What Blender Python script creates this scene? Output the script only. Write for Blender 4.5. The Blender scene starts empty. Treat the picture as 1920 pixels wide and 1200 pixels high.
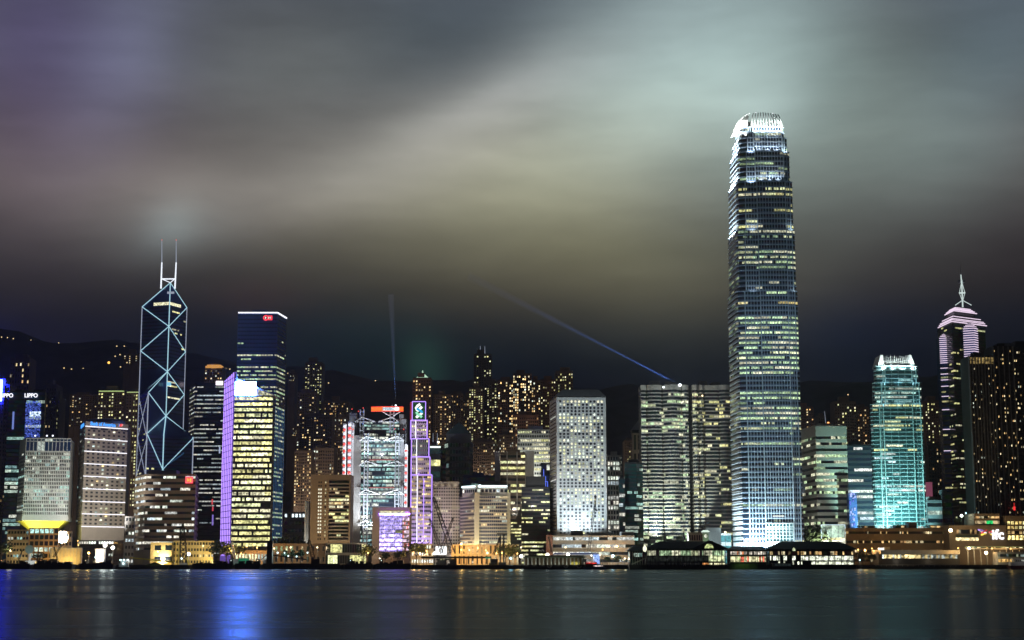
import bpy, math, random
from mathutils import Vector
S = bpy.context.scene
COL = S.collection
R = math.radians
# ------------------------------------------------------------------ camera
F = 2970.0                      # focal length in photo pixels (1920 wide)
PITCH = math.atan(450 / F)
CAMZ = 8.0
cam = bpy.data.cameras.new("camera")
cam.sensor_width = 36; cam.lens = F / 1920 * 36
cam.clip_start = 1; cam.clip_end = 60000
co = bpy.data.objects.new("camera", cam); COL.objects.link(co)
co.location = (0, 0, CAMZ); co.rotation_euler = (math.pi / 2 + PITCH, 0, 0)
S.camera = co
S.render.resolution_x, S.render.resolution_y = 1024, 640
cp, sp_ = math.cos(PITCH), math.sin(PITCH)
def W(px, py, Y):
    """world point that lies at depth Y behind a spot of the survey picture"""
    a = (px - 960) / F; b = (600 - py) / F
    k = Y / (cp - b * sp_)
    return Vector((a * k, Y, CAMZ + (sp_ + b * cp) * k))
def Z(py, Y): return W(960, py, Y).z
def X(px, py, Y): return W(px, py, Y).x
# ------------------------------------------------------------------ world: low cloud lit by the city
S.view_settings.view_transform = 'Standard'; S.view_settings.look = 'None'
S.view_settings.exposure = 0; S.view_settings.gamma = 1
try: S.view_settings.use_curve_mapping = False
except Exception: pass
wd = bpy.data.worlds.new("World"); S.world = wd; wd.use_nodes = True
nt = wd.node_tree; nt.nodes.clear()
N, L = nt.nodes, nt.links
def nd(tree, t, **k):
    n = tree.nodes.new(t)
    for a, v in k.items():
        if a.startswith('i_'): n.inputs[int(a[2:])].default_value = v
        else: setattr(n, a, v)
    return n
tc = nd(nt, 'ShaderNodeTexCoord')
sx = nd(nt, 'ShaderNodeSeparateXYZ'); L.new(tc.outputs['Generated'], sx.inputs[0])
az = nd(nt, 'ShaderNodeMath', operation='ARCTAN2'); L.new(sx.outputs[0], az.inputs[0]); L.new(sx.outputs[1], az.inputs[1])
el = nd(nt, 'ShaderNodeMath', operation='ARCSINE'); L.new(sx.outputs[2], el.inputs[0])
ae = nd(nt, 'ShaderNodeCombineXYZ'); L.new(az.outputs[0], ae.inputs[0]); L.new(el.outputs[0], ae.inputs[1])
# the rest of the dome, away from the lit city, is darker
# gentle turbulence of the cloud
nz = nd(nt, 'ShaderNodeTexNoise'); nz.inputs['Scale'].default_value = 5; nz.inputs['Detail'].default_value = 2; nz.inputs['Roughness'].default_value = .45
L.new(ae.outputs[0], nz.inputs['Vector'])
sub = nd(nt, 'ShaderNodeVectorMath', operation='SUBTRACT'); L.new(nz.outputs['Color'], sub.inputs[0]); sub.inputs[1].default_value = (.5, .5, .5)
sc_ = nd(nt, 'ShaderNodeVectorMath', operation='MULTIPLY'); L.new(sub.outputs[0], sc_.inputs[0]); sc_.inputs[1].default_value = (.045, .022, 0)
ad = nd(nt, 'ShaderNodeVectorMath', operation='ADD'); L.new(ae.outputs[0], ad.inputs[0]); L.new(sc_.outputs[0], ad.inputs[1])
def azel(px, py):
    p = W(px, py, 1000) - Vector((0, 0, CAMZ)); p.normalize()
    return math.atan2(p.x, p.y), math.asin(p.z)
se = nd(nt, 'ShaderNodeSeparateXYZ'); L.new(ad.outputs[0], se.inputs[0])
mr = nd(nt, 'ShaderNodeMapRange'); L.new(se.outputs[1], mr.inputs[0])
e_top = 1.2
mr.inputs[1].default_value = 0; mr.inputs[2].default_value = e_top
rp = nd(nt, 'ShaderNodeValToRGB'); L.new(mr.outputs[0], rp.inputs[0])
SKY = [(1050, (.0015, .0022, .008)), (760, (.0022, .0030, .009)), (690, (.0040, .0054, .0118)), (620, (.0108, .0118, .0185)), (550, (.029, .0265, .0275)),
       (470, (.050, .0455, .0445)), (380, (.093, .085, .082)), (280, (.115, .111, .110)), (150, (.108, .118, .13)), (0, (.088, .098, .12))]
cr = rp.color_ramp
while len(cr.elements) > 1: cr.elements.remove(cr.elements[-1])
SKY2 = [(.36, (.10, .11, .13)), (.46, (.05, .056, .07)), (.95, (.02, .024, .034))]
for i, (py, c) in enumerate(SKY):
    pos = max(0, azel(960, py)[1] / e_top)
    e = cr.elements[0] if i == 0 else cr.elements.new(pos)
    e.position = pos; e.color = (*c, 1)
for e_, c in SKY2:
    e = cr.elements.new(e_ / e_top); e.color = (*c, 1)
bk = nd(nt, 'ShaderNodeMapRange', interpolation_type='SMOOTHSTEP'); L.new(sx.outputs[1], bk.inputs[0])
bk.inputs[1].default_value = -.1; bk.inputs[2].default_value = .75; bk.inputs[3].default_value = .3; bk.inputs[4].default_value = 1
dim = nd(nt, 'ShaderNodeVectorMath', operation='SCALE'); L.new(rp.outputs[0], dim.inputs[0]); L.new(bk.outputs[0], dim.inputs['Scale'])
acc = dim.outputs[0]
PXR = 1 / F
BLOBS = [  # px, py, sx, sy (photo pixels), tilt, linear colour added
    (1345, 60, 210, 170, 20, (.22, .30, .29)), (1230, 190, 190, 85, 25, (.12, .155, .14)), (1440, 230, 190, 150, 0, (.07, .115, .105)),
    (930, 200, 210, 62, 24, (.19, .19, .18)), (1010, 300, 270, 95, 12, (.165, .17, .11)), (960, 400, 300, 75, 5, (.08, .078, .044)),
    (1160, 440, 210, 110, -20, (.06, .06, .03)), (1000, 490, 330, 70, 0, (.035, .032, .014)), (1610, 430, 200, 80, 0, (.02, .02, .018)), (905, 188, 130, 24, 24, (.045, .045, .045)), (740, 110, 200, 60, 24, (-.006, -.006, -.004)), (620, 300, 260, 90, 14, (.03, .028, .025)), (640, 345, 330, 60, 10, (.10, .095, .085)), (330, 370, 330, 60, -3, (.05, .043, .036)),
    (215, 120, 70, 150, -22, (.055, .062, .10)), (60, 110, 170, 190, 0, (-.008, -.03, .03)), (120, 320, 220, 90, 0, (.03, .02, .015)),
    (322, 428, 42, 34, 10, (.07, .095, .10)), (330, 440, 90, 48, 8, (.035, .045, .047)), (310, 400, 130, 60, 0, (.025, .028, .028)),
    (1740, 265, 130, 100, 10, (.05, .08, .08)), (1640, 130, 130, 120, 30, (-.015, -.02, -.03)), (1880, 90, 150, 140, 0, (.01, .035, .045)),
    (1640, 330, 200, 70, 0, (.03, .04, .035)), (1900, 440, 160, 90, 0, (-.012, -.014, -.01)), (1250, 560, 300, 60, 0, (.02, .018, .012)),
    (790, 685, 34, 42, 0, (.010, .034, .022)), (700, 640, 130, 70, 0, (.0, .006, .004)), (40, 640, 140, 90, 0, (.001, 0., .006)), (1000, 640, 420, 60, 0, (-.002, .001, .001)), (0, 735, 30, 60, 0, (.0, .0, .25)),
    (495, 560, 70, 30, 0, (.010, .002, .002)), (1425, 200, 60, 55, 0, (.08, .10, .10)), (820, 50, 220, 90, 0, (-.005, .005, .005)),
    (1130, 70, 150, 120, 0, (.02, .03, .03)), (1590, 600, 120, 60, 0, (-.004, -.002, .008)), (560, 120, 180, 120, 0, (.03, .03, .02)),
]
for (px, py, bx, by, rot, c) in BLOBS:
    a0, e0 = azel(px, py)
    m = nd(nt, 'ShaderNodeMapping', vector_type='TEXTURE')
    m.inputs['Location'].default_value = (a0, e0, 0); m.inputs['Rotation'].default_value = (0, 0, R(rot)); m.inputs['Scale'].default_value = (bx * PXR, by * PXR, 1)
    L.new(ad.outputs[0], m.inputs[0])
    d = nd(nt, 'ShaderNodeVectorMath', operation='DOT_PRODUCT'); L.new(m.outputs[0], d.inputs[0]); L.new(m.outputs[0], d.inputs[1])
    g = nd(nt, 'ShaderNodeMath', operation='MULTIPLY'); L.new(d.outputs['Value'], g.inputs[0]); g.inputs[1].default_value = -.7
    x = nd(nt, 'ShaderNodeMath', operation='EXPONENT'); L.new(g.outputs[0], x.inputs[0])
    s = nd(nt, 'ShaderNodeVectorMath', operation='SCALE'); s.inputs[0].default_value = c; L.new(x.outputs[0], s.inputs['Scale'])
    p = nd(nt, 'ShaderNodeVectorMath', operation='ADD'); L.new(acc, p.inputs[0]); L.new(s.outputs[0], p.inputs[1])
    acc = p.outputs[0]
# soft streaks of moving cloud, broad ones and fine ones
mp = nd(nt, 'ShaderNodeMapping'); L.new(ae.outputs[0], mp.inputs[0]); mp.inputs['Rotation'].default_value = (0, 0, R(-18)); mp.inputs['Scale'].default_value = (5, 16, 1)
n2 = nd(nt, 'ShaderNodeTexNoise'); n2.inputs['Scale'].default_value = 1.2; n2.inputs['Detail'].default_value = 3; L.new(mp.outputs[0], n2.inputs['Vector'])
m2 = nd(nt, 'ShaderNodeMapRange'); L.new(n2.outputs[0], m2.inputs[0]); m2.inputs[1].default_value = .3; m2.inputs[2].default_value = .7; m2.inputs[3].default_value = .88; m2.inputs[4].default_value = 1.1
mp3 = nd(nt, 'ShaderNodeMapping'); L.new(ad.outputs[0], mp3.inputs[0]); mp3.inputs['Rotation'].default_value = (0, 0, R(-22)); mp3.inputs['Scale'].default_value = (9, 38, 1)
n3 = nd(nt, 'ShaderNodeTexNoise'); n3.inputs['Scale'].default_value = 1.6; n3.inputs['Detail'].default_value = 5; n3.inputs['Roughness'].default_value = .6; L.new(mp3.outputs[0], n3.inputs['Vector'])
m3 = nd(nt, 'ShaderNodeMapRange'); L.new(n3.outputs[0], m3.inputs[0]); m3.inputs[1].default_value = .3; m3.inputs[2].default_value = .7; m3.inputs[3].default_value = .92; m3.inputs[4].default_value = 1.06
mm = nd(nt, 'ShaderNodeMath', operation='MULTIPLY'); L.new(m2.outputs[0], mm.inputs[0]); L.new(m3.outputs[0], mm.inputs[1])
fin = nd(nt, 'ShaderNodeVectorMath', operation='SCALE'); L.new(acc, fin.inputs[0]); L.new(mm.outputs[0], fin.inputs['Scale'])
mx = nd(nt, 'ShaderNodeVectorMath', operation='MAXIMUM'); L.new(fin.outputs[0], mx.inputs[0]); mx.inputs[1].default_value = (.0008, .001, .002)
bg = nd(nt, 'ShaderNodeBackground'); L.new(mx.outputs[0], bg.inputs[0]); bg.inputs[1].default_value = 1
wo = nd(nt, 'ShaderNodeOutputWorld'); L.new(bg.outputs[0], wo.inputs[0])
try: wd.cycles.sampling_method = 'MANUAL'; wd.cycles.sample_map_resolution = 512
except Exception: pass
# cycles
C = S.cycles
C.max_bounces = 5; C.diffuse_bounces = 2; C.glossy_bounces = 3; C.transmission_bounces = 3; C.volume_bounces = 0
C.use_denoising = True; C.sample_clamp_indirect = 6; C.caustics_reflective = False; C.caustics_refractive = False
C.use_light_tree = True
try: C.denoiser = 'OPENIMAGEDENOISE'
except Exception: pass
# ------------------------------------------------------------------ materials
def new_mat(name):
    m = bpy.data.materials.new(name); m.use_nodes = True
    t = m.node_tree; b = t.nodes['Principled BSDF']
    return m, t, b
def solid(name, col, rough=.7, metal=0., var=.22, scale=.08, stretch=(1, 1, .35), spec=.4):
    """painted, stone or metal surface with weathering"""
    m, t, b = new_mat(name)
    tcn = t.nodes.new('ShaderNodeTexCoord'); mpn = t.nodes.new('ShaderNodeMapping'); mpn.inputs['Scale'].default_value = stretch
    n = t.nodes.new('ShaderNodeTexNoise'); n.inputs['Scale'].default_value = scale; n.inputs['Detail'].default_value = 6; n.inputs['Roughness'].default_value = .65
    t.links.new(tcn.outputs['Object'], mpn.inputs[0]); t.links.new(mpn.outputs[0], n.inputs['Vector'])
    r = t.nodes.new('ShaderNodeValToRGB'); t.links.new(n.outputs[0], r.inputs[0])
    r.color_ramp.elements[0].position = .3; r.color_ramp.elements[1].position = .7
    r.color_ramp.elements[0].color = (*[c * (1 - var) for c in col], 1); r.color_ramp.elements[1].color = (*[min(1, c * (1 + var)) for c in col], 1)
    t.links.new(r.outputs[0], b.inputs['Base Color'])
    b.inputs['Roughness'].default_value = rough; b.inputs['Metallic'].default_value = metal
    b.inputs['Specular IOR Level'].default_value = spec
    return m
def lamp_mat(name, col, strength, sampled=False):
    m, t, b = new_mat(name)
    b.inputs['Base Color'].default_value = (.05, .05, .05, 1)
    b.inputs['Emission Color'].default_value = (*col, 1); b.inputs['Emission Strength'].default_value = strength
    m.cycles.emission_sampling = 'FRONT' if sampled else 'NONE'
    return m
def window_mat(name, glass=(.012, .018, .03), metal=.0, rough=.12, grain=.55, nscale=.55):
    """glass; a room behind it gives off the light stored for its pane, broken up by what stands in the room"""
    m, t, b = new_mat(name)
    a = t.nodes.new('ShaderNodeAttribute'); a.attribute_name = 'glow'
    tcn = t.nodes.new('ShaderNodeTexCoord')
    n = t.nodes.new('ShaderNodeTexNoise'); n.inputs['Scale'].default_value = nscale; n.inputs['Detail'].default_value = 2
    t.links.new(tcn.outputs['Object'], n.inputs['Vector'])
    r = t.nodes.new('ShaderNodeMapRange'); t.links.new(n.outputs[0], r.inputs[0])
    r.inputs[1].default_value = .35; r.inputs[2].default_value = .65; r.inputs[3].default_value = 1 - grain; r.inputs[4].default_value = 1 + grain
    s = t.nodes.new('ShaderNodeVectorMath'); s.operation = 'SCALE'; t.links.new(a.outputs['Color'], s.inputs[0]); t.links.new(r.outputs[0], s.inputs['Scale'])
    b.inputs['Base Color'].default_value = (*glass, 1); b.inputs['Roughness'].default_value = rough; b.inputs['Metallic'].default_value = metal
    t.links.new(s.outputs[0], b.inputs['Emission Color']); b.inputs['Emission Strength'].default_value = 1
    m.cycles.emission_sampling = 'NONE'
    return m
M = {}
M['stone'] = solid('pale_stone', (.52, .50, .46)); M['beige'] = solid('beige_stone', (.46, .38, .30)); M['brown'] = solid('brown_stone', (.27, .2, .14))
M['white'] = solid('white_panel', (.72, .74, .74), rough=.45, var=.1); M['grey'] = solid('grey_concrete', (.33, .34, .35)); M['dark'] = solid('dark_cladding', (.035, .038, .045), rough=.35)
M['black'] = solid('black_steel', (.012, .012, .013), rough=.5); M['navy'] = solid('navy_glass', (.075, .125, .33), rough=.18, var=.1, spec=.8)
M['teal'] = solid('teal_metal', (.30, .46, .46), rough=.35, var=.1); M['alu'] = solid('silver_aluminium', (.62, .66, .70), rough=.35, var=.08)
M['resi'] = solid('tan_render', (.22, .165, .125)); M['resi2'] = solid('grey_render', (.15, .145, .145)); M['resi3'] = solid('brick_red_render', (.24, .13, .09))
M['roofgreen'] = solid('green_roof_tile', (.035, .055, .05), rough=.5); M['copper'] = solid('green_copper', (.16, .27, .25), rough=.5)
M['asphalt'] = solid('asphalt', (.045, .044, .042), rough=.85, scale=.02, stretch=(1, 1, 1)); M['seawall'] = solid('seawall_concrete', (.05, .05, .05), rough=.9)
M['hill'] = solid('hazy_blue_scrub', (.062, .066, .098), rough=1, var=.5, scale=.012, stretch=(1, 1, 1), spec=.05)  # bluish night haze is mixed into the scrub's colour
M['leaf'] = solid('leaf', (.03, .048, .02), rough=.8, var=.5, scale=.6, stretch=(1, 1, 1)); M['bark'] = solid('bark', (.08, .06, .045), rough=.9)
M['pole'] = solid('lamp_post_steel', (.12, .12, .12), rough=.5, metal=.6); M['steel'] = solid('bright_steel', (.55, .58, .62), rough=.35, metal=.3, var=.1)
M['violet_wall'] = solid('pale_violet_wall', (.55, .5, .62)); M['pink'] = solid('pink_plaster', (.45, .24, .2)); M['redpaint'] = solid('red_paint', (.5, .03, .02)); M['cream'] = solid('cream_render', (.62, .52, .36))
M['win'] = window_mat('office_window'); M['winblue'] = window_mat('blue_glass_window', glass=(.02, .05, .14)); M['winteal'] = window_mat('teal_glass_window', glass=(.02, .06, .065))
M['winres'] = window_mat('home_window', glass=(.012, .012, .014), nscale=.9); M['winfine'] = window_mat('busy_office_window', grain=.8, nscale=.4)
M['led_white'] = lamp_mat('white_light_tube', (.93, .93, 1), 1.6); M['led_cyan'] = lamp_mat('pale_cyan_light_tube', (.48, .83, .95), .95); M['grey_glow'] = lamp_mat('dim_white_tube_mast_glow', (.6, .68, .85), .55)
M['led_dim'] = lamp_mat('blue_light_tube', (.05, .18, .4), .5); M['led_violet'] = lamp_mat('violet_light_tube', (.46, .27, 1), 1.7, True); M['led_pink'] = lamp_mat('pink_white_light_tube', (1, .80, 1), 1.0)
M['mast_glow'] = lamp_mat('mast_self_glow', (.85, .9, 1), 1.3)
# ------------------------------------------------------------------ mesh helpers
class MB:
    def __init__(s): s.v = []; s.f = []; s.m = []; s.c = []
    def pt(s, p): s.v.append(tuple(p)); return len(s.v) - 1
    def face(s, idx, m=0, c=(0, 0, 0)): s.f.append(tuple(idx)); s.m.append(m); s.c.append(c)
    def quad(s, a, b, c_, d, m=0, c=(0, 0, 0)): s.face([s.pt(a), s.pt(b), s.pt(c_), s.pt(d)], m, c); return s
    def box(s, x0, x1, y0, y1, z0, z1, m=0, c=(0, 0, 0)):
        i = [s.pt(p) for p in ((x0, y0, z0), (x1, y0, z0), (x1, y1, z0), (x0, y1, z0), (x0, y0, z1), (x1, y0, z1), (x1, y1, z1), (x0, y1, z1))]
        for f in ((0, 3, 2, 1), (4, 5, 6, 7), (0, 1, 5, 4), (1, 2, 6, 5), (2, 3, 7, 6), (3, 0, 4, 7)): s.face([i[k] for k in f], m, c)
        return s
    def loft(s, rings, m=0, c=(0, 0, 0), cap=True, base=True):
        """rings: lists of 3-D points of equal length, bottom to top"""
        ids = [[s.pt(p) for p in r] for r in rings]; n = len(ids[0])
        for a, b in zip(ids, ids[1:]):
            for i in range(n):
                j = (i + 1) % n; s.face([a[i], a[j], b[j], b[i]], m, c)
        if cap: s.face(ids[-1], m, c)
        if base: s.face(ids[0][::-1], m, c)
        return s
    def prism(s, poly, z0, z1, m=0, c=(0, 0, 0)): return s.loft([[(x, y, z0) for x, y in poly], [(x, y, z1) for x, y in poly]], m, c)
    def tube(s, p, q, r, n=6, m=0, c=(0, 0, 0), r2=None):
        p, q = Vector(p), Vector(q); d = (q - p).normalized()
        u = d.cross(Vector((0, 0, 1)) if abs(d.z) < .95 else Vector((1, 0, 0))).normalized(); w = d.cross(u)
        r2 = r if r2 is None else r2
        ring = lambda o, rr: [o + (u * math.cos(2 * math.pi * k / n) + w * math.sin(2 * math.pi * k / n)) * rr for k in range(n)]
        return s.loft([ring(p, r), ring(q, r2)], m, c)
    def ball(s, o, r, n=8, m=0, c=(0, 0, 0), sz=1.):
        o = Vector(o); rings = []
        for k in range(1, n // 2 + 1):
            t = math.pi * k / (n // 2 + 1)
            rings.append([o + Vector((r * math.sin(t) * math.cos(2 * math.pi * i / n), r * math.sin(t) * math.sin(2 * math.pi * i / n), -r * sz * math.cos(t))) for i in range(n)])
        return s.loft(rings, m, c)
    def build(s, name, mats, parent=None, smooth=False):
        o0 = Vector(parent['_o']) if parent is not None else Vector((0, 0, 0))
        me = bpy.data.meshes.new(name)
        me.from_pydata([(x - o0.x, y - o0.y, z - o0.z) for x, y, z in s.v], [], s.f)
        for m in (mats if isinstance(mats, (list, tuple)) else [mats]): me.materials.append(M[m] if isinstance(m, str) else m)
        me.polygons.foreach_set('material_index', s.m)
        if any(any(c) for c in s.c):
            at = me.attributes.new('glow', 'FLOAT_COLOR', 'FACE')
            at.data.foreach_set('color', [q for c in s.c for q in (*c, 1.)])
        if smooth: me.polygons.foreach_set('use_smooth', [True] * len(s.f))
        me.update()
        o = bpy.data.objects.new(name, me); COL.objects.link(o)
        if parent is not None:
            o['_o'] = tuple(o0)
            o.parent = parent
            if parent.type != 'EMPTY': pass   # parent sits at its own thing's origin
        return o
def thing(name, label, cat, loc, group=None):
    o = bpy.data.objects.new(name, None); COL.objects.link(o); o.location = loc; o.empty_display_size = 1
    o['_o'] = tuple(loc); o['label'] = label; o['category'] = cat
    if group: o['group'] = group
    return o
def tag(o, label=None, cat=None, group=None, kind=None):
    for k, v in (('label', label), ('category', cat), ('group', group), ('kind', kind)):
        if v: o[k] = v
    return o
def area(poly): return sum(a[0] * b[1] - b[0] * a[1] for a, b in zip(poly, poly[1:] + poly[:1])) / 2
def inset(poly, d):
    """offset a CCW polygon inwards by d (outwards when negative)"""
    n = len(poly); out = []
    for i in range(n):
        p0, p1, p2 = Vector(poly[i - 1]), Vector(poly[i]), Vector(poly[(i + 1) % n])
        e1, e2 = (p1 - p0).normalized(), (p2 - p1).normalized()
        n1, n2 = Vector((-e1.y, e1.x)), Vector((-e2.y, e2.x))
        b = n1 + n2
        k = 2 / max(.35, b.length_squared)
        out.append(tuple(p1 + b * d * min(k, 2.5)))
    return out
def sc(c, k): return tuple(v * k for v in c)
rng = random.Random(7)
FLOOD = .42
PAL = {  # room light colours (linear)
    'cool': [(.7, .95, .52), (.6, .86, .5), (.88, .95, .56), (.95, .95, .66)], 'office': [(.98, .91, .40), (.9, .95, .5), (1, .95, .62), (.88, .86, .36)],
    'white': [(.95, .97, .9), (.8, .95, 1.), (1, .96, .8), (.9, 1, .85)], 'warm': [(1, .66, .26), (1, .75, .36), (1, .85, .5), (.95, .55, .22)],
    'teal': [(.5, .85, .75), (.7, .9, .75), (.4, .7, .7), (.9, .95, .8)], 'home': [(1, .62, .24), (1, .74, .36), (1, .86, .55), (.85, .95, .8), (1, .8, .4)],
    'yellow': [(1, .8, .3), (1, .88, .42), (1, .7, .22)], 'mix': [(.95, .95, .7), (1, .75, .35), (.75, .95, .9), (.9, .95, .6)],
    'violet': [(.85, .75, 1.), (.95, .9, 1), (.7, .55, 1)],
}
def lit_row(n, p, pal, amp=1., run=(2, 7)):
    out = []
    while len(out) < n:
        k = rng.randint(*run); on = rng.random() < p
        c = rng.choice(PAL[pal]) if isinstance(pal, str) else rng.choice(pal); a = amp * rng.uniform(.55, 1.65)
        for _ in range(k):
            if on and rng.random() < .93:
                j = a * rng.uniform(.7, 1.2); out.append(tuple(q * j for q in c))
            else: out.append(tuple(q * .012 * rng.random() for q in c))
    return out[:n]
def ribbon(t, name, pts, z0, z1, pane, lit, mats=('win',), pier=0.):
    """one storey's row of panes along the visible plan path"""
    b = MB(); i = 0
    segs = []
    for a, c in zip(pts, pts[1:]):
        a, c = Vector(a), Vector(c); l = (c - a).length; n = max(1, round(l / pane))
        for k in range(n):
            s0, s1 = k / n, (k + 1) / n
            if pier > 0:
                m_ = s0 + (s1 - s0) * pier
                segs += [(a.lerp(c, s0), a.lerp(c, m_), 1), (a.lerp(c, m_), a.lerp(c, s1), 0)]
            else: segs.append((a.lerp(c, s0), a.lerp(c, s1), 0))
    cols = lit(sum(1 for q in segs if q[2] == 0)) if callable(lit) else lit
    lo, hi = b.pt((*segs[0][0], z0)), b.pt((*segs[0][0], z1))
    for p, q, m in segs:
        l2, h2 = b.pt((*q, z0)), b.pt((*q, z1))
        b.face([lo, l2, h2, hi], m, (0, 0, 0) if m else cols[i])
        if not m: i += 1
        lo, hi = l2, h2
    return b.build(name, list(mats), t)
def footprint(path, py, depth):
    vis = [(X(px, py, Y), Y) for px, Y in path]
    a, b = vis[0], vis[-1]; back = max(y for _, y in vis) + depth
    ka, kb = back / a[1], back / b[1]
    return vis, vis + [(b[0] * (1 + (kb - 1) * .8), back), (a[0] * (1 + (ka - 1) * .8), back)]
def ridge(u):
    P_ = [(-.6, 640), (-.33, 624), (-.29, 652), (-.25, 640), (-.22, 668), (-.17, 684), (-.13, 698), (-.09, 716), (-.02, 722), (.05, 734), (.12, 728), (.18, 724), (.23, 716), (.32, 700), (.6, 690)]
    for (a, p), (b, q) in zip(P_, P_[1:]):
        if u <= b:
            k = max(0, (u - a) / (b - a)); k = k * k * (3 - 2 * k); return p + (q - p) * k
    return 670
def ground(x, y):
    if y < 2050: return 3.5
    k = min(1, (y - 2050) / 1150); k = k * k * (3 - 2 * k)
    return 3.5 + (Z(ridge(x / y), 3200) - 3.5) * k
def office(name, label, path, py, ytop, nfl, body='grey', lo=.28, hi=.82, rec=.5, pane=3., pier=0., p=.5, pal='office', amp=1., depth=32, blank_top=0, blank_base=0,
           win='win', cat='office tower', group=None, roof=True, z0=None, rowp=None, fullrow=.12, run=(2, 7), pmat=None, ztop=None, rowname='window_band'):
    vis, poly = footprint(path, py, depth); nv = len(vis)
    Y = min(y for _, y in vis); z1 = Z(ytop, path[len(path) // 2][1]) if ztop is None else ztop
    cx = sum(q[0] for q in poly) / len(poly); cy = sum(q[1] for q in poly) / len(poly)
    z0 = ground(cx, cy) if z0 is None else z0
    t = thing(name, label, cat, (cx, cy, z0), group)
    h = (z1 - z0) / (nfl + blank_top + blank_base)
    rings = []; inn = inset(poly, rec)
    ring = lambda q, z: [(x, y, z) for x, y in q]
    rings.append(ring(poly, z0))
    for k in range(nfl):
        zb = z0 + (k + blank_base) * h
        if rec > 0: rings += [ring(poly, zb + lo * h), ring(inn, zb + lo * h + .02), ring(inn, zb + hi * h - .02), ring(poly, zb + hi * h)]
    rings.append(ring(poly, z1))
    MB().loft(rings).build('wall', body, t)
    w = inset(poly, rec - .14)[:nv]
    for k in range(nfl):
        zb = z0 + (k + blank_base) * h
        pk = rowp(k / nfl) if rowp else p
        u = rng.random()
        pk = pk if fullrow == 0 else pk * rng.uniform(.3, 1.5) if u > fullrow else (min(1, pk + .45) if u > fullrow * .4 else pk * .1)
        ribbon(t, rowname, w, zb + lo * h + .04, zb + hi * h - .04, pane, lambda n: lit_row(n, pk, pal, amp, run), (win, pmat or body), pier)
    if roof:
        wv = vis[-1][0] - vis[0][0]; b = MB(); yb = Y + 8
        x0 = vis[0][0] + wv * rng.uniform(.2, .35); x1 = vis[0][0] + wv * rng.uniform(.6, .8)
        b.box(x0, x1, yb, yb + depth * .4, z1 - .05, z1 + rng.uniform(3, 6)); b.build('roof_plant_room', body, t)
        b = MB().loft([[(x, y, z1 - .03) for x, y in inset(poly, .4)], [(x, y, z1 + 1.2) for x, y in inset(poly, .4)]]); b.build('parapet', body, t)
    return t, dict(vis=vis, poly=poly, z0=z0, z1=z1, h=h, Y=Y, zb=lambda k: z0 + (k + blank_base) * h)
_wm = {}
def win_mesh(w, h, c, mat='winres'):
    key = (round(w, 1), round(h, 1), c, mat)
    if key not in _wm:
        me = bpy.data.meshes.new('window'); w2, h2 = key[0] / 2, key[1] / 2
        me.from_pydata([(-w2, 0, -h2), (w2, 0, -h2), (w2, 0, h2), (-w2, 0, h2)], [], [(0, 1, 2, 3)])
        at = me.attributes.new('glow', 'FLOAT_COLOR', 'FACE'); at.data.foreach_set('color', [*c, 1.]); me.materials.append(M[mat]); _wm[key] = me
    return _wm[key]
def put_windows(t, spots, w, h, limit=100, mat='winres', lit_first=True):
    """spots: (x, y, z, colour or None). Largest/lit ones become parts; whatever passes the limit is one part"""
    lit = [s for s in spots if s[3]]; dark = [s for s in spots if not s[3]]
    rng.shuffle(lit); one = lit[:limit]; rest = lit[limit:]
    o0 = Vector(t['_o'])
    for x, y, z, c in one:
        o = bpy.data.objects.new('window', win_mesh(w, h, c, mat)); COL.objects.link(o); o.parent = t; o.location = Vector((x, y, z)) - o0
    if dark or rest:
        b = MB()
        for x, y, z, c in rest + dark: b.quad((x - w / 2, y, z - h / 2), (x + w / 2, y, z - h / 2), (x + w / 2, y, z + h / 2), (x - w / 2, y, z + h / 2), 0, c or (0.001, .001, .001))
        o = b.build('windows', mat, t); o['kind'] = 'stuff'
def lightq(pal, amp=1.):
    c = rng.choice(PAL[pal]); k = amp * rng.choice((.35, .6, .85, 1.2, 1.7)); return tuple(round(q * k, 3) for q in c)
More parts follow.
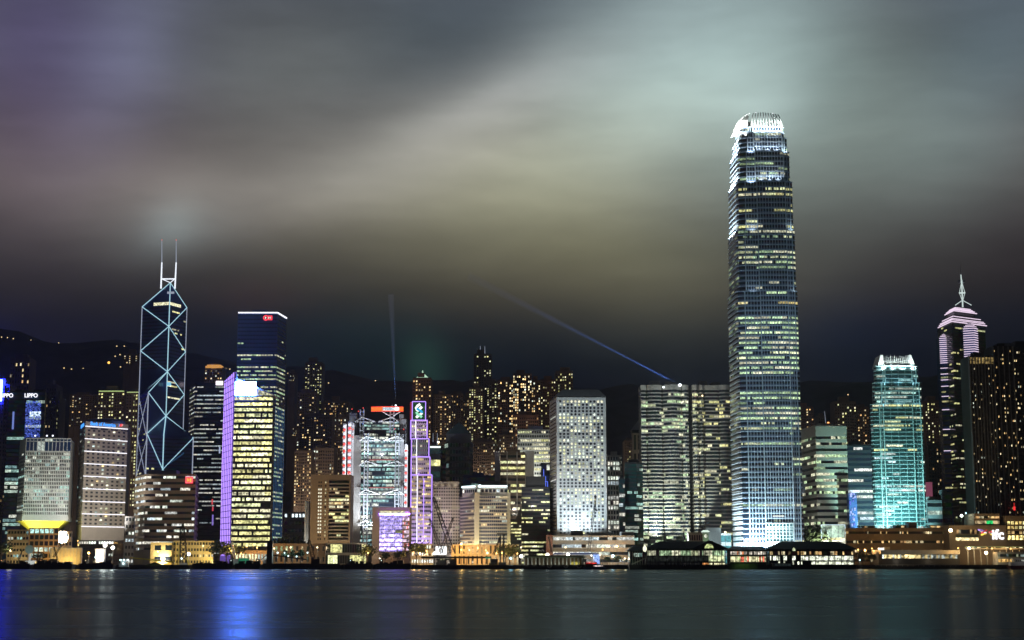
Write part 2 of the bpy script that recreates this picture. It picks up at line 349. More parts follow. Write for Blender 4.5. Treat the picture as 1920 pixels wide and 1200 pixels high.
def resi(label, px0, px1, ytop, Y, cols, nfl, p=.25, pal='home', body='resi', amp=.9, name='apartment_tower', group='apartment towers on the slope', ybot=None, step=2.5, ww=.5, wh=.5, crown=None, cat='apartment tower', clump=.5):
    py = (ytop + 900) / 2
    x0, x1 = X(px0, py, Y), X(px1, py, Y); z1 = Z(ytop, Y); z0 = ground((x0 + x1) / 2, Y) - 1
    t = thing(name, label, cat, ((x0 + x1) / 2, Y + 14, z0), group)
    nb = max(2, cols // 2); bw = (x1 - x0) / nb; pts = []
    for i in range(nb):
        y = Y + (step if i % 2 else 0); pts += [(x0 + i * bw, y), (x0 + (i + 1) * bw, y)]
    poly = pts + [(x1 + 1, Y + 28), (x0 - 1, Y + 28)]
    MB().prism(poly, z0, z1).build('wall', body, t)
    zl = Z(ybot, Y) if ybot else z0 + 6
    h = (z1 - zl) / (nfl + .6); cw = (x1 - x0) / cols; spots = []
    cp_ = [p * .62 * rng.choice((.25, .5, 1, 1.6, 2.2)) for _ in range(cols)]
    for k in range(nfl):
        for c in range(cols):
            x = x0 + (c + .5) * cw; b = min(nb - 1, int((x - x0) / bw)); y = Y + (step if b % 2 else 0) - .1
            on = rng.random() < cp_[c] * (1.6 if (k * 7 + c // 2) % 5 < 2 else .7)
            spots.append((x, y, zl + (k + .55) * h, lightq(pal, amp) if on else None))
    put_windows(t, spots, cw * ww, h * wh)
    a, b_ = x0 + (x1 - x0) * rng.uniform(.15, .3), x0 + (x1 - x0) * rng.uniform(.6, .85)
    MB().box(a, b_, Y + 6, Y + 18, z1 - .05, z1 + rng.uniform(4, 9)).build('lift_motor_room', body, t)
    MB().loft([[(x, y, z1 - .03) for x, y in ((x0 + .3, Y + 3.2), (x1 - .3, Y + 3.2), (x1 - .3, Y + 27), (x0 + .3, Y + 27))], [(x, y, z1 + 1.3) for x, y in ((x0 + .3, Y + 3.2), (x1 - .3, Y + 3.2), (x1 - .3, Y + 27), (x0 + .3, Y + 27))]]).build('parapet', body, t)
    return t, (x0, x1, z0, z1)
def flood(src, dst, lum, col, cone=60, blend=.6, alb=.5, size=.6):
    """a floodlight; lum is the brightness it gives a wall at dst"""
    src, dst = Vector(src), Vector(dst); d = (dst - src).length
    ld = bpy.data.lights.new('floodlight', 'POINT' if cone >= 165 else 'SPOT'); ld.energy = FLOOD * lum * math.pi / alb * 4 * math.pi * d * d
    ld.color = col; ld.shadow_soft_size = size
    if cone < 165: ld.spot_size = R(cone); ld.spot_blend = blend
    o = bpy.data.objects.new('floodlight', ld); COL.objects.link(o); o.location = src
    o.rotation_euler = (dst - src).to_track_quat('-Z', 'Y').to_euler()
    return o
def text(t, name, s, loc, size, mat, depth=.25, sx_=1., rot=0., align='CENTER', bold=0.):
    cu = bpy.data.curves.new(name, 'FONT'); cu.body = s; cu.size = size; cu.align_x = align; cu.align_y = 'CENTER'; cu.extrude = depth; cu.offset = bold
    o = bpy.data.objects.new(name + '_outline', cu); COL.objects.link(o)
    dg = bpy.context.evaluated_depsgraph_get(); me = bpy.data.meshes.new_from_object(o.evaluated_get(dg))
    bpy.data.objects.remove(o)
    me.materials.clear(); me.materials.append(M[mat] if isinstance(mat, str) else mat)
    q = bpy.data.objects.new(name, me); COL.objects.link(q)
    q.scale = (sx_, 1, 1); q.rotation_euler = (R(90), 0, rot)
    o0 = Vector(t['_o']) if t is not None else Vector((0, 0, 0)); q.parent = t; q.location = Vector(loc) - o0
    return q
# ------------------------------------------------------------------ the setting: harbour, land, hills
def water():
    m, t, b = new_mat('harbour_water')
    # long exposure water: the moving chop leaves only part of the mirror image
    gl = t.nodes.new('ShaderNodeBsdfAnisotropic'); gl.inputs['Color'].default_value = (.185, .225, .25, 1); df = t.nodes.new('ShaderNodeBsdfDiffuse'); df.inputs['Color'].default_value = (.004, .008, .01, 1)
    mixn = t.nodes.new('ShaderNodeAddShader'); t.links.new(gl.outputs[0], mixn.inputs[0]); t.links.new(df.outputs[0], mixn.inputs[1]); t.links.new(mixn.outputs[0], t.nodes['Material Output'].inputs['Surface'])
    tcn = t.nodes.new('ShaderNodeTexCoord')
    def noise(scale, sx, sy, det):
        mpn = t.nodes.new('ShaderNodeMapping'); mpn.inputs['Scale'].default_value = (sx, sy, 1); t.links.new(tcn.outputs['Object'], mpn.inputs[0])
        n = t.nodes.new('ShaderNodeTexNoise'); n.inputs['Scale'].default_value = scale; n.inputs['Detail'].default_value = det; t.links.new(mpn.outputs[0], n.inputs['Vector'])
        return n
    a = noise(1, .02, .05, 4); c = noise(1, .0015, .012, 3)
    r = t.nodes.new('ShaderNodeMapRange'); t.links.new(c.outputs[0], r.inputs[0]); r.inputs[1].default_value = .35; r.inputs[2].default_value = .65; r.inputs[3].default_value = .22; r.inputs[4].default_value = .34
    t.links.new(r.outputs[0], gl.inputs['Roughness'])
    bp = t.nodes.new('ShaderNodeBump'); bp.inputs['Strength'].default_value = .25; bp.inputs['Distance'].default_value = 1.; t.links.new(a.outputs[0], bp.inputs['Height']); t.links.new(bp.outputs[0], gl.inputs['Normal'])
    t.nodes.remove(b)
    o = MB().quad((-9000, -3000, 0), (9000, -3000, 0), (9000, 1500, 0), (-9000, 1500, 0)).build('harbour_water', m)
    tag(o, 'dark still harbour water streaked with reflections of the lights', 'water', kind='structure')
water()
def land():
    b = MB(); nx, ny = 120, 70; idx = []
    for j in range(ny + 1):
        y = 1405 if j == 0 else 1405 + 3300 * (j / ny) ** 1.15
        row = []
        for i in range(nx + 1):
            x = (i / nx - .5) * 1.3 * (y + 500); g = ground(x, y)
            if y > 2100: g += (math.sin(x * .021 + y * .013) + math.sin(x * .047 - y * .031)) * 5 * min(1, (y - 2100) / 500)
            row.append(b.pt((x, y, g)))
        idx.append(row)
    for j in range(ny):
        for i in range(nx):
            m = 0 if 1405 + 3300 * (j / ny) ** 1.15 < 2000 else 1
            b.face([idx[j][i], idx[j][i + 1], idx[j + 1][i + 1], idx[j + 1][i]], m)
    o = b.build('ground', ['asphalt', 'hill'], None, True); tag(o, 'paved waterfront rising into dark wooded hills behind the city', 'ground', kind='structure')
    o = MB().box(-1500, 1500, 1402.5, 1406, -6, 3.9).build('quay_wall', 'seawall'); tag(o, 'dark concrete quay wall along the far shore', 'wall', kind='structure')
land()
# ------------------------------------------------------------------ towers on the slope behind
def behind():
    r = resi
    r('dark apartment tower behind the twin sign towers with a lamp string on its roof', 14, 50, 672, 2050, 8, 34, .22)
    t = r('dark wide apartment block showing between the flared office block and the banded beige tower', 128, 178, 740, 2250, 12, 16, .2, ybot=800)
    t, q = r('apartment tower with a green light line on its roof above the banded beige tower', 181, 231, 733, 2200, 10, 22, .5, pal='office', ybot=860)
    MB().box(q[0] + 1, q[1] - 1, 2199, 2199.6, q[3] - .9, q[3] + .2).build('light_strip', lamp_mat('green_white_light', (.7, .95, .35), .8), t)
    t, q = r('narrow apartment tower with one bright column of windows beside the triangle braced tower', 234, 261, 735, 2180, 5, 36, .55, pal='office', ybot=950)
    MB().box(q[0] + 1, q[1] - 1, 2179, 2179.6, q[3] - .9, q[3] + .2).build('light_strip', lamp_mat('lime_light', (.75, .95, .4), .7), t)
    t, q = r('small apartment tower with an amber glowing crown behind the dark banded office', 381, 414, 690, 2300, 7, 14, .3, ybot=760)
    x0, x1, z0, z1 = q
    b = MB().box(x0 + 3, x1 - 3, 2301, 2325, z1, z1 + 5); b.box(x0 + 1, x0 + 5, 2299, 2304, z1, z1 + 3); b.box(x1 - 5, x1 - 1, 2299, 2304, z1, z1 + 3); b.build('crown', lamp_mat('amber_self_glow', (.9, .42, .1), .75), t)  # crown glows by itself to stand for amber floodlighting
    r('slim tallest apartment tower standing between the red ring tower and the exposed frame tower', 570, 602, 680, 2350, 7, 42, .3, body='resi2', pal='office', ybot=800)
    r('dark stepped apartment tower just left of the slim tall one', 556, 592, 736, 2300, 8, 26, .2, ybot=860)
    r('wide brown apartment slab with bright rows under its roof, behind the balcony tower', 561, 622, 779, 2150, 14, 26, .35, pal='warm', amp=1.1, ybot=900)
    r('low dark apartment tower with amber window columns left of the brown balcony tower', 552, 583, 845, 2050, 8, 18, .45, pal='warm', ybot=950)
    r('tan apartment tower with narrow dark bays between the brown slab and the balcony tower', 583, 626, 840, 2080, 10, 16, .25, ybot=945)
    r('distant apartment block with small amber windows left of the red and white lamp stripes', 607, 652, 752, 2380, 14, 16, .4, pal='warm', amp=.8, ybot=830)
    r('slim dark apartment tower touching the left red and white lamp stripes', 626, 648, 782, 2250, 6, 26, .15, ybot=930)
    t, q = r('apartment tower under a glowing pale green pyramid, behind the violet outlined tower', 773, 808, 709, 2250, 7, 34, .45, pal='warm', body='resi3', ybot=900)
    cx = (q[0] + q[1]) / 2; z = q[3]
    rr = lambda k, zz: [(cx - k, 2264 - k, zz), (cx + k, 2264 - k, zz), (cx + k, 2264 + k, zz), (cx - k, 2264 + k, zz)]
    MB().loft([rr(9, z), rr(9, z + 1), rr(1.2, z + 9), rr(.3, z + 13)]).build('pyramid_roof', lamp_mat('green_self_glow', (.62, .95, .68), .9), t)  # emission stands in for green floodlights on the pyramid
    r('tan apartment tower with one bright amber window column right of the green pyramid', 812, 845, 740, 2260, 8, 30, .38, pal='warm', ybot=880)
    r('narrow apartment wing with amber windows between the tan tower and the tall twin mast tower', 845, 868, 738, 2290, 5, 28, .3, pal='warm', ybot=880)
    t, q = r('tallest dark apartment tower on the slope with two white masts', 888, 921, 664, 2350, 7, 48, .25, body='resi2', pal='office', ybot=880)
    for s in (.36, .62):
        x = q[0] + (q[1] - q[0]) * s; MB().tube((x, 2362, q[3]), (x, 2362, q[3] + 14), .7, r2=.25).build('mast', 'grey_glow', t)
    r('lower tan apartment wing with lit stair column at the foot of the twin mast tower', 879, 905, 727, 2240, 6, 36, .5, pal='office', ybot=880)
    r('apartment tower with green white windows just right of the twin mast tower', 908, 936, 716, 2290, 6, 38, .45, pal='office', ybot=880)
    r('broad apartment block with large glowing windows, centre bay highest', 962, 997, 701, 2200, 10, 26, .5, pal='home', amp=1.5, body='resi3', ww=.62, wh=.62, ybot=830)
    r('left wing of the glowing apartment block, lower than its centre bay', 934, 962, 713, 2212, 8, 26, .45, pal='home', amp=1.5, body='resi3', ww=.6, wh=.6, ybot=840)
    r('right wing of the glowing apartment block beside the porthole tower', 997, 1013, 714, 2212, 5, 26, .5, pal='home', amp=1.4, body='resi3', ww=.6, wh=.6, ybot=840)
    r('brown hotel like block with small amber windows in front of the glowing apartments', 962, 1010, 778, 2080, 12, 14, .3, pal='warm', body='resi3', amp=.8, ybot=870)
    r('brown apartment tower with a dark flank left behind the porthole tower', 1014, 1042, 712, 2280, 7, 30, .35, pal='office', ybot=860, body='resi3')
    r('apartment tower with a bright cluster of windows under its roof behind the porthole tower', 1042, 1075, 696, 2310, 8, 30, .5, pal='office', ybot=860)
    r('dim apartment block with scattered small windows behind the grey pyramid roof', 868, 890, 745, 2330, 6, 20, .3, pal='warm', ybot=880, amp=.7)
    r('dark low apartment block above the brown and white striped office', 936, 966, 815, 2040, 9, 12, .3, pal='home', ybot=880, amp=.7)
    r('dim block with amber windows low between the dark pyramid roofed tower and the striped office', 884, 928, 828, 2030, 12, 12, .3, pal='home', ybot=900, amp=.7)
    r('slim dark apartment tower with a few yellow windows left of the stone pyramid roofed tower', 1172, 1187, 826, 2150, 4, 20, .3, pal='office', ybot=930)
    r('brown apartment tower close to the right side of the tallest tower', 1500, 1527, 763, 2300, 6, 18, .3, pal='warm', body='resi3', ybot=850)
    r('small apartment block with a red lamp on its roof behind the pale banded office', 1536, 1552, 780, 2350, 4, 12, .15, ybot=850)
    r('dark apartment tower with bright top windows behind the pale banded office', 1567, 1608, 753, 2200, 9, 26, .25, pal='office', ybot=900)
    r('brown apartment tower with one column of pink windows beside the teal lit tower', 1609, 1632, 764, 2220, 5, 28, .3, pal='warm', body='resi3', ybot=900)
    r('brown apartment tower with yellow stair windows right of the teal lit tower', 1737, 1765, 752, 2180, 7, 28, .3, pal='office', body='resi3', ybot=900)
    r('low dark red apartment block under the yellow stair windows right of the teal tower', 1741, 1772, 836, 2020, 8, 14, .15, pal='warm', body='resi3', ybot=940, amp=.6)
    t, q = r('tall grey tower with one lit crown band behind the flared office block', 79, 101, 722, 2010, 5, 30, .12, body='resi2', ybot=960)
    r('thin grey side wing with yellow windows right behind the lit crown tower', 101, 107, 745, 2015, 3, 26, .4, pal='office', body='resi2', ybot=960)
    t, q = r('black apartment tower cut by the left edge with small pink windows', -22, 13, 722, 1900, 8, 34, .15, pal='home', amp=.6, ybot=990)
    x0, x1 = X(-7, 735, 1899), X(3.5, 735, 1899); MB().box(x0, x1, 1898, 1899.6, Z(752, 1899), Z(712, 1899)).build('blue_screen', lamp_mat('deep_blue_screen', (.01, .02, 1), 240., True), t)
behind()
def slope_glow():
    # added unseen spots that brighten the flats like street light
    for px in (150, 240, 580, 640, 840, 920, 1000, 1060, 1580, 1760):
        x = X(px, 900, 2000); flood((x, 1960, 45), (x * 1.1, 2230, 120), .026, (1, .78, .58), 100, alb=.22)
slope_glow()
# ------------------------------------------------------------------ hillside lamps and houses
def hill_lights():
    k = 0
    spots = [(3, 632), (14, 633), (25, 635), (58, 638), (110, 643), (120, 690), (134, 692), (156, 691), (177, 691), (205, 679), (226, 688), (236, 689), (246, 688), (256, 686), (219, 649), (233, 649), (225, 665), (216, 668),
             (253, 671), (424, 691), (431, 692), (543, 703), (541, 712), (616, 718), (704, 714), (1590, 740), (540, 700), (549, 788), (544, 815), (551, 862), (548, 855), (547, 906)]
    first = None
    for px, py in spots:
        lo, hi = 2060, 3600      # walk up the slope to where this spot of hillside lies
        for _ in range(40):
            mid = (lo + hi) / 2
            if Z(py, mid) > ground(X(px, py, mid), mid) + 6: lo = mid
            else: hi = mid
        Y = lo; p = W(px, py, Y); g = ground(p.x, Y) - 8
        if first is None:
            t = thing('hillside_lamp', 'distant road lamp shining on the dark hillside', 'lamp', (p.x, Y, g), 'lamps scattered over the dark hill')
            MB().tube((p.x, Y, g), p, .25).build('post', 'pole', t)
            MB().ball(p, 1.1).build('bulb', lamp_mat('hill_lamp_glow', (1, .72, .35), 1.5), t); first = t; z0 = p.z - g
        else:
            c = first.copy(); COL.objects.link(c); c.location = (p.x, Y, p.z - z0)
            for ch in first.children:
                d = ch.copy(); COL.objects.link(d); d.parent = c
    big = thing('hillside_lamp', 'brightest amber lamp on the hillside left of the triangle braced tower', 'lamp', tuple(W(204, 690, 2500)))
    p = W(204, 680, 2500); MB().tube(W(204, 692, 2500), p, .3).build('post', 'pole', big); MB().ball(p, 2.).build('bulb', lamp_mat('amber_hill_lamp_glow', (1, .5, .1), 2.5), big)
    for (a, b_, top, label) in ((228, 258, 664, 'hillside house block with lit amber rows above the road lamps'), (538, 551, 697, 'small hillside house with a lit terrace right of the red sign tower'), (132, 178, 790, 'low hillside building with small lit windows behind the dark apartment block'),
                               (548, 560, 800, 'steep little hillside block with green white windows left of the brown slab')):
        resi(label, a, b_, top, 2450 if top < 760 else 2350, 7, 4, .45, pal='home', group='houses on the dark hillside', name='hillside_house', ybot=top + 18, step=1.5, cat='house')
hill_lights()
# ------------------------------------------------------------------ the business towers, from left to right
def tubes(t, pts, r, mat, name='light_tube'):
    for p, q in zip(pts, pts[1:]): MB().tube(p, q, r).build(name, mat, t)
def sign_towers():
    for px0, px1, lab, s, a in ((11, 44, 'dark glass twin tower with a cut white roof sign, left one', 'LIPPO', 1), (45, 80, 'blue lit glass twin tower with a full white roof sign, right one', 'LIPPO', 0)):
        t, q = office('glass_tower', lab, [(px0, 1800), (px1, 1800)], 850, 735, 42, body='dark', win='winblue', pane=3.5, p=.2, pal='teal', amp=.55, rec=.3, lo=.2, hi=.9, rowp=(lambda u: .5 if u < .55 else .06) if a else (lambda u: .15))
        y = 1799; z = Z(742, 1800); xc = X(17 if a else 58, 742, 1800)
        text(t, 'sign_lettering', s, (X(13 if a else 59, 742, 1800), y - .6, z), 6.4, 'led_white', sx_=.92, bold=.12)
        if not a:
            b = MB(); x0, x1 = X(47, 800, 1800), X(76, 800, 1800)
            n = 46
            for i in range(14):
                for j in range(n):
                    if rng.random() < .25: continue
                    zz = Z(822, 1800) + (Z(752, 1800) - Z(822, 1800)) * j / n; xx = x0 + (x1 - x0) * i / 14
                    k = rng.uniform(.2, 1.1); hot = 1.6 if 26 < j < 33 and i > 3 else 0
                    b.quad((xx, y, zz), (xx + 1.1, y, zz), (xx + 1.1, y, zz + .7), (xx, y, zz + .7), 0, (.12 * k + hot * .8, .2 * k + hot, .95 * k + hot))
            b.build('light_screen', 'win', t)
        else:
            x0 = X(23, 800, 1800); MB().box(x0, x0 + 2, y - .2, y, Z(805, 1800), Z(772, 1800)).build('light_strip', lamp_mat('blue_white_light', (.25, .35, .9), .7), t)
sign_towers()
def flared():
    pth = [(34, 1600), (45.5, 1560), (129.5, 1566)]
    vis, poly = footprint(pth, 900, 42); z0, z1 = Z(975, 1560), Z(821, 1560)
    t = thing('flared_office_block', 'white gridded office block on a narrow base flaring out in yellow light', 'office tower', (sum(p[0] for p in poly) / 4 if len(poly) == 4 else X(85, 900, 1580), 1580, 3.5))
    cx, cy = X(83, 900, 1580), 1584
    small = [(cx + (x - cx) * .58, cy + (y - cy) * .58) for x, y in poly]
    ring = lambda q, z: [(x, y, z) for x, y in q]
    MB().loft([ring(poly, z0), ring(poly, z1)]).build('wall', 'white', t)
    MB().loft([ring(small, 3.5), ring(small, Z(991, 1560)), ring(inset(poly, .3), z0 + .01)], cap=False).build('flared_base', solid('yellow_light_tinted_panel', (.75, .68, .12), rough=.5, var=.06), t)  # yellow light is put into the panel colour as well
    MB().loft([ring(inset(poly, -.6), z0 - .6), ring(inset(poly, -.6), z0 + 4)]).build('chin_band', 'white', t)
    w = inset(poly, -.12)[:3]; lowz = Z(966, 1560); top = Z(847, 1560); nf = 17; h = (top - lowz) / nf
    for k in range(nf):
        p = .85 if k in (6, 7) else (.5 if k in (3, 4, 5) else .22)
        ribbon(t, 'window_row', w[1:], lowz + k * h + .18 * h, lowz + k * h + .86 * h, 1.75, lambda n: lit_row(n, p, 'teal', .6, (1, 4)), ('win', 'white'), .42)
        ribbon(t, 'side_window_row', w[:2], lowz + k * h + .3 * h, lowz + k * h + .75 * h, 6, lambda n: lit_row(n, .15, 'teal', .5), ('win', 'white'), .35)
    for za, zb in ((845, 828), (826.5, 823)):
        ribbon(t, 'tall_window_row', w[1:], Z(za, 1560), Z(zb, 1560), 3.7, lambda n: lit_row(n, .12 if za > 840 else .3, 'white', .8, (1, 2)), ('winblue', 'white'), .18)
    b = MB().box(cx - 12, cx + 14, 1590, 1605, z1 - .02, z1 + 3); b.build('roof_plant_room', 'grey', t)
    for px in (66, 88, 99):
        p = W(px, 817, 1570); l = thing('roof_lamp', {66: 'white roof lamp over the left part of the flared block', 88: 'white roof lamp, left of the close pair on the flared block', 99: 'white roof lamp, right of the close pair on the flared block'}[px], 'lamp', (p.x, 1570, z1), 'roof lamps of the flared block')
        MB().tube((p.x, 1570, z1), p, .2).build('post', 'pole', l); MB().ball(p, .9).build('bulb', lamp_mat('roof_lamp_glow', (.85, .9, 1), 2.2), l)
    flood((cx, 1496, 46), (cx, 1560, Z(905, 1560)), .55, (.80, 1, .86), 110, alb=.72); flood((cx - 6, 1561, 15), (cx - 6, 1567, Z(983, 1560)), 3.6, (1, .93, .28), 150, alb=.5)
    flood((cx + 14, 1561, 15), (cx + 14, 1567, Z(983, 1560)), 1.1, (1, .95, .3), 150, alb=.5)
    flood((X(22, 960, 1545), 1530, 30), (X(40, 900, 1575), 1580, Z(930, 1580)), .12, (1, .95, .4), 80, alb=.6)
flared()
def banded_beige():
    Y = 1580
    pth = [(145.5, 1650), (156.5, Y), (236, 1617)]
    vis, poly = footprint(pth, 900, 40); z1 = Z(790, Y)
    t = thing('hotel_like_tower', 'beige stone tower with small square windows and white light bands, blue sign on top', 'office tower', (X(195, 900, 1620), 1620, 3.5))
    MB().prism(poly, 3.5, z1).build('wall', solid('beige_lit_stone', (.47, .42, .36), var=.1), t)
    w = inset(poly, -.12); A, B_, C_ = [Vector(q) for q in w[:3]]
    zt, zb = Z(803, Y), Z(985, Y); nf = 25; h = (zt - zb) / nf
    u = (C_ - B_).normalized(); rot = math.atan2(u.y, u.x); spots = []
    Lf = (C_ - B_).length
    def add(p, w_, hh, c, r, part=True):
        o = bpy.data.objects.new('window', win_mesh(w_, hh, c, 'win')); COL.objects.link(o); o.parent = t; o.location = Vector(p) - Vector(t['_o']); o.rotation_euler = (0, 0, r)
    dark = MB(); n = 0
    for k in range(nf):
        for i in range(8):
            p = B_ + u * Lf * (.055 + .118 * i + .03); z = zb + (k + .5) * h
            on = rng.random() < (.55 if k in (11, 12) else .16); c = lightq('mix', .9) if on else (0, 0, 0)
            if on or (n < 62 and k > 12):
                n += 0 if on else 1; add((p.x, p.y, z), 2.7, 1.75, c if on else (.001, .001, .001), rot)
            else:
                d = u * 1.35; dark.quad((p.x - d.x, p.y - d.y, z - .87), (p.x + d.x, p.y + d.y, z - .87), (p.x + d.x, p.y + d.y, z + .87), (p.x - d.x, p.y - d.y, z + .87), 0, (.001, .001, .001))
    ua = (B_ - A).normalized(); La = (B_ - A).length
    for k in range(nf):
        for i in range(6):
            p = A + ua * La * (.09 + .165 * i); z = zb + (k + .5) * h; d = ua * 2.2
            c = tuple(q * .5 for q in lightq('teal')) if rng.random() < .12 else (.001, .001, .001)
            dark.quad((p.x - d.x, p.y - d.y, z - .87), (p.x + d.x, p.y + d.y, z - .87), (p.x + d.x, p.y + d.y, z + .87), (p.x - d.x, p.y - d.y, z + .87), 0, c)
    o = dark.build('windows', 'win', t); o['kind'] = 'stuff'
    for k in range(9):
        z = Z(799, Y) + (Z(987, Y) - Z(799, Y)) * k / 8
        MB().tube((B_.x - .1, B_.y - .25, z), (C_.x, C_.y - .25, z), .42).build('light_band', 'led_white' if k else 'led_white', t)
    for i in range(4):
        p = B_ + u * Lf * (.12 + .24 * i); q = p + u * Lf * .17; z = Z(802.5, Y)
        MB().quad((p.x, p.y, z - .7), (q.x, q.y, z - .7), (q.x, q.y, z + .7), (p.x, p.y, z + .7), 0, (.001, .001, .002)).build('louvre', 'win', t)
    m = lamp_mat('blue_sign_light', (.06, .33, 1.), 1.5)
    p = B_ + u * Lf * .41; text(t, 'sign_lettering', 'Bank of America', (p.x, p.y - .35, Z(795.2, 1590)), 5.1, m, sx_=.86, rot=rot, bold=.1)
    p = B_ + u * Lf * .77; z = Z(796.5, 1605); b = MB()
    for i, c in enumerate(((.2, .4, 1), (1, .06, .05), (1, .06, .05), (1, .3, .3))):
        q = p + u * (i * 1.25); s = u * 1.9
        b.quad((q.x, q.y - .3, z - 1.4), (q.x + s.x * .6, q.y + s.y * .6 - .3, z - 1.), (q.x + s.x, q.y + s.y - .3, z + .9), (q.x + s.x * .35, q.y + s.y * .35 - .3, z + 1.5), 0, c)
    b.build('flag_emblem', 'winfine', t)
    q = A + ua * La * .5; text(t, 'side_sign_lettering', 'Bank of America', (q.x, q.y - .4, Z(797.5, 1610)), 5, m, sx_=1.1, rot=math.atan2(ua.y, ua.x), bold=.12)
    b = MB(); cx = X(200, 790, 1620)
    b.loft([[(cx + r_ * math.cos(a) * 1.4, 1612 + r_ * .6 * math.sin(a), z1 + zz) for a in [i * math.pi / 8 for i in range(16)]] for r_, zz in ((15, 0), (15, 2.5), (12, 4.5), (6, 5.5))]); b.build('roof_dome', 'navy', t)
    flood((X(195, 1000, 1500), 1500, 36), (X(196, 900, 1590), 1595, Z(900, 1590)), .5, (1, .92, .82), 95, alb=.42); flood((X(118, 1000, 1500), 1500, 25), (A.x, A.y - 25, Z(900, 1600)), .35, (1, .93, .85), 90, alb=.42)
banded_beige()
def braced():
    Yo = 1800; O = Vector((X(309, 850, Yo), Yo)); v_ = O.normalized(); r_ = Vector((v_.y, -v_.x)); A, B_, C_, D = [O + r_ * s + v_ * q for s, q in ((-31, 20), (-20, -31), (31, -20), (20, 31))]
    t = thing('braced_glass_tower', 'dark glass tower of triangular prisms edged with pale cyan light tubes and twin masts', 'office tower', (O.x, O.y, 3.5))
    zAD, zO1 = Z(575.5, 1824), Z(530, Yo); zAB, zO2 = Z(740, 1795), Z(697, Yo); zBC, zO3 = Z(817, 1775), Z(780, Yo)
    P3 = lambda q, z: (q.x, q.y, z)
    def shaft(p, q, zpq, zo):
        b = MB(); i = [b.pt(P3(v, 3.5)) for v in (O, p, q)] + [b.pt(P3(O, zo)), b.pt(P3(p, zpq)), b.pt(P3(q, zpq))]
        for f in ((0, 1, 4, 3), (1, 2, 5, 4), (2, 0, 3, 5)): b.face([i[k] for k in f])
        b.face([i[3], i[4], i[5]]); b.build('glass_shaft', 'navy', t)
    shaft(D, A, zAD, zO1); shaft(A, B_, zAB, zO2); shaft(B_, C_, zBC, zO3); shaft(C_, D, zBC - 30, zO3 - 30)
    e = .35
    off = lambda q: Vector((q.x, q.y - e))
    def rows(path, za, zb, p, amp=.7):
        n = int((zb - za) / 4.1)
        for k in range(n):
            z = za + k * (zb - za) / n
            pk = p * rng.choice((0, 0, .5, 1, 1, 2.5))
            ribbon(t, 'window_band', [tuple(off(q)) for q in path], z + 1.2, z + 2.9, 3, lambda m: lit_row(m, pk, 'office', amp, (2, 6)), ('winblue',))
    rows([A, O, D], zO2 + 3, zAD - 2, .16); rows([O, D], zO3 + 2, zO2, .16); rows([A, B_], zBC, zAB - 3, .1); rows([A, B_, C_], Z(925, 1780), zBC - 2, .16)
    z = Z(569, Yo); a, d = A.lerp(O, .42), D.lerp(O, .35); a2 = O + (a - O) * .95
    ribbon(t, 'bright_window_band', [(a.x, a.y - .6), (O.x, O.y - .6), (d.x, d.y - .6)], z - 1.6, z + 1.8, 3, lambda n: [(1, .95, .6)] * n, ('win',))
    MB().box(O.x - 3, O.x + 5, O.y - 1.2, O.y - .8, Z(551, Yo), Z(547, Yo)).build('crown_window', 'grey_glow', t)
    H_ = lambda q, py: (q.x, q.y - e * 1.5, Z(py, q.y))
    c, g = 'led_cyan', 'grey_glow'; r = .46
    tubes(t, [H_(A, 575.5), (O.x, O.y - e, zO1), H_(D, 577)], r, c)
    tubes(t, [H_(A, 575.5), H_(O, 612), H_(A, 658), H_(O, 697), H_(A, 745)], r, c); tubes(t, [H_(D, 577), H_(O, 612), H_(D, 660), H_(O, 697), H_(D, 740), H_(O, 780)], r, c)
    tubes(t, [(O.x, O.y - e, zO1), H_(O, 697), H_(O, 780)], .55, c); tubes(t, [H_(A, 575.5), H_(A, 745)], .5, g); tubes(t, [H_(D, 577), H_(D, 815)], .5, g)
    tubes(t, [H_(A, 745), H_(A, 940)], .4, g); tubes(t, [H_(O, 697), H_(B_, 736)], r, c); tubes(t, [H_(B_, 736), H_(B_, 940)], .65, g); tubes(t, [H_(B_, 736), H_(O, 780)], r, c)
    Mz = B_.lerp(C_, .36); Mb = Mz
    tubes(t, [H_(B_, 813), H_(O, 780), H_(C_, 821)], r, c); tubes(t, [H_(C_, 821), H_(C_, 940)], .6, g)
    tubes(t, [H_(B_, 813), H_(Mb, 880), H_(C_, 821)], r, c); tubes(t, [H_(Mb, 880), H_(B_, 945)], r, c); tubes(t, [H_(Mb, 880), H_(C_, 945)], r, c); tubes(t, [H_(O, 780), H_(Mb, 815), H_(Mb, 880)], .6, c)
    tubes(t, [H_(A, 745), H_(B_, 822), H_(A, 893), H_(B_, 960)], .35, g); tubes(t, [H_(B_, 736), H_(A, 822), H_(B_, 893)], .35, g)
    tubes(t, [H_(B_.lerp(O, .05), 870), H_(O, 790)], .4, 'led_dim'); tubes(t, [H_(O, 800), H_(B_.lerp(C_, .8), 850), H_(Mb, 878)], .4, 'led_dim')
    for px, x2 in ((303.5, 301.8), (330.3, 328)):
        f = W(x2, 541, Yo); m = W(px, 492, Yo); tp = W(px, 450, Yo)
        MB().tube(f, m, .95, r2=.75).build('mast', 'mast_glow', t); MB().tube(m, tp, .5, r2=.3).build('mast_tip', 'grey_glow', t)  # white light on the masts is put in as their own glow
        MB().ball(tp, .55).build('warning_lamp', lamp_mat('red_warning_light', (1, .1, .05), 1.4), t)
    p, q = W(303, 523, Yo), W(327.5, 523, Yo); MB().tube(p, q, .8).build('mast_crossbar', 'mast_glow', t)
    for a in (p, q): MB().tube(a, (O.x, O.y, zO1), .5).build('mast_brace', 'mast_glow', t)
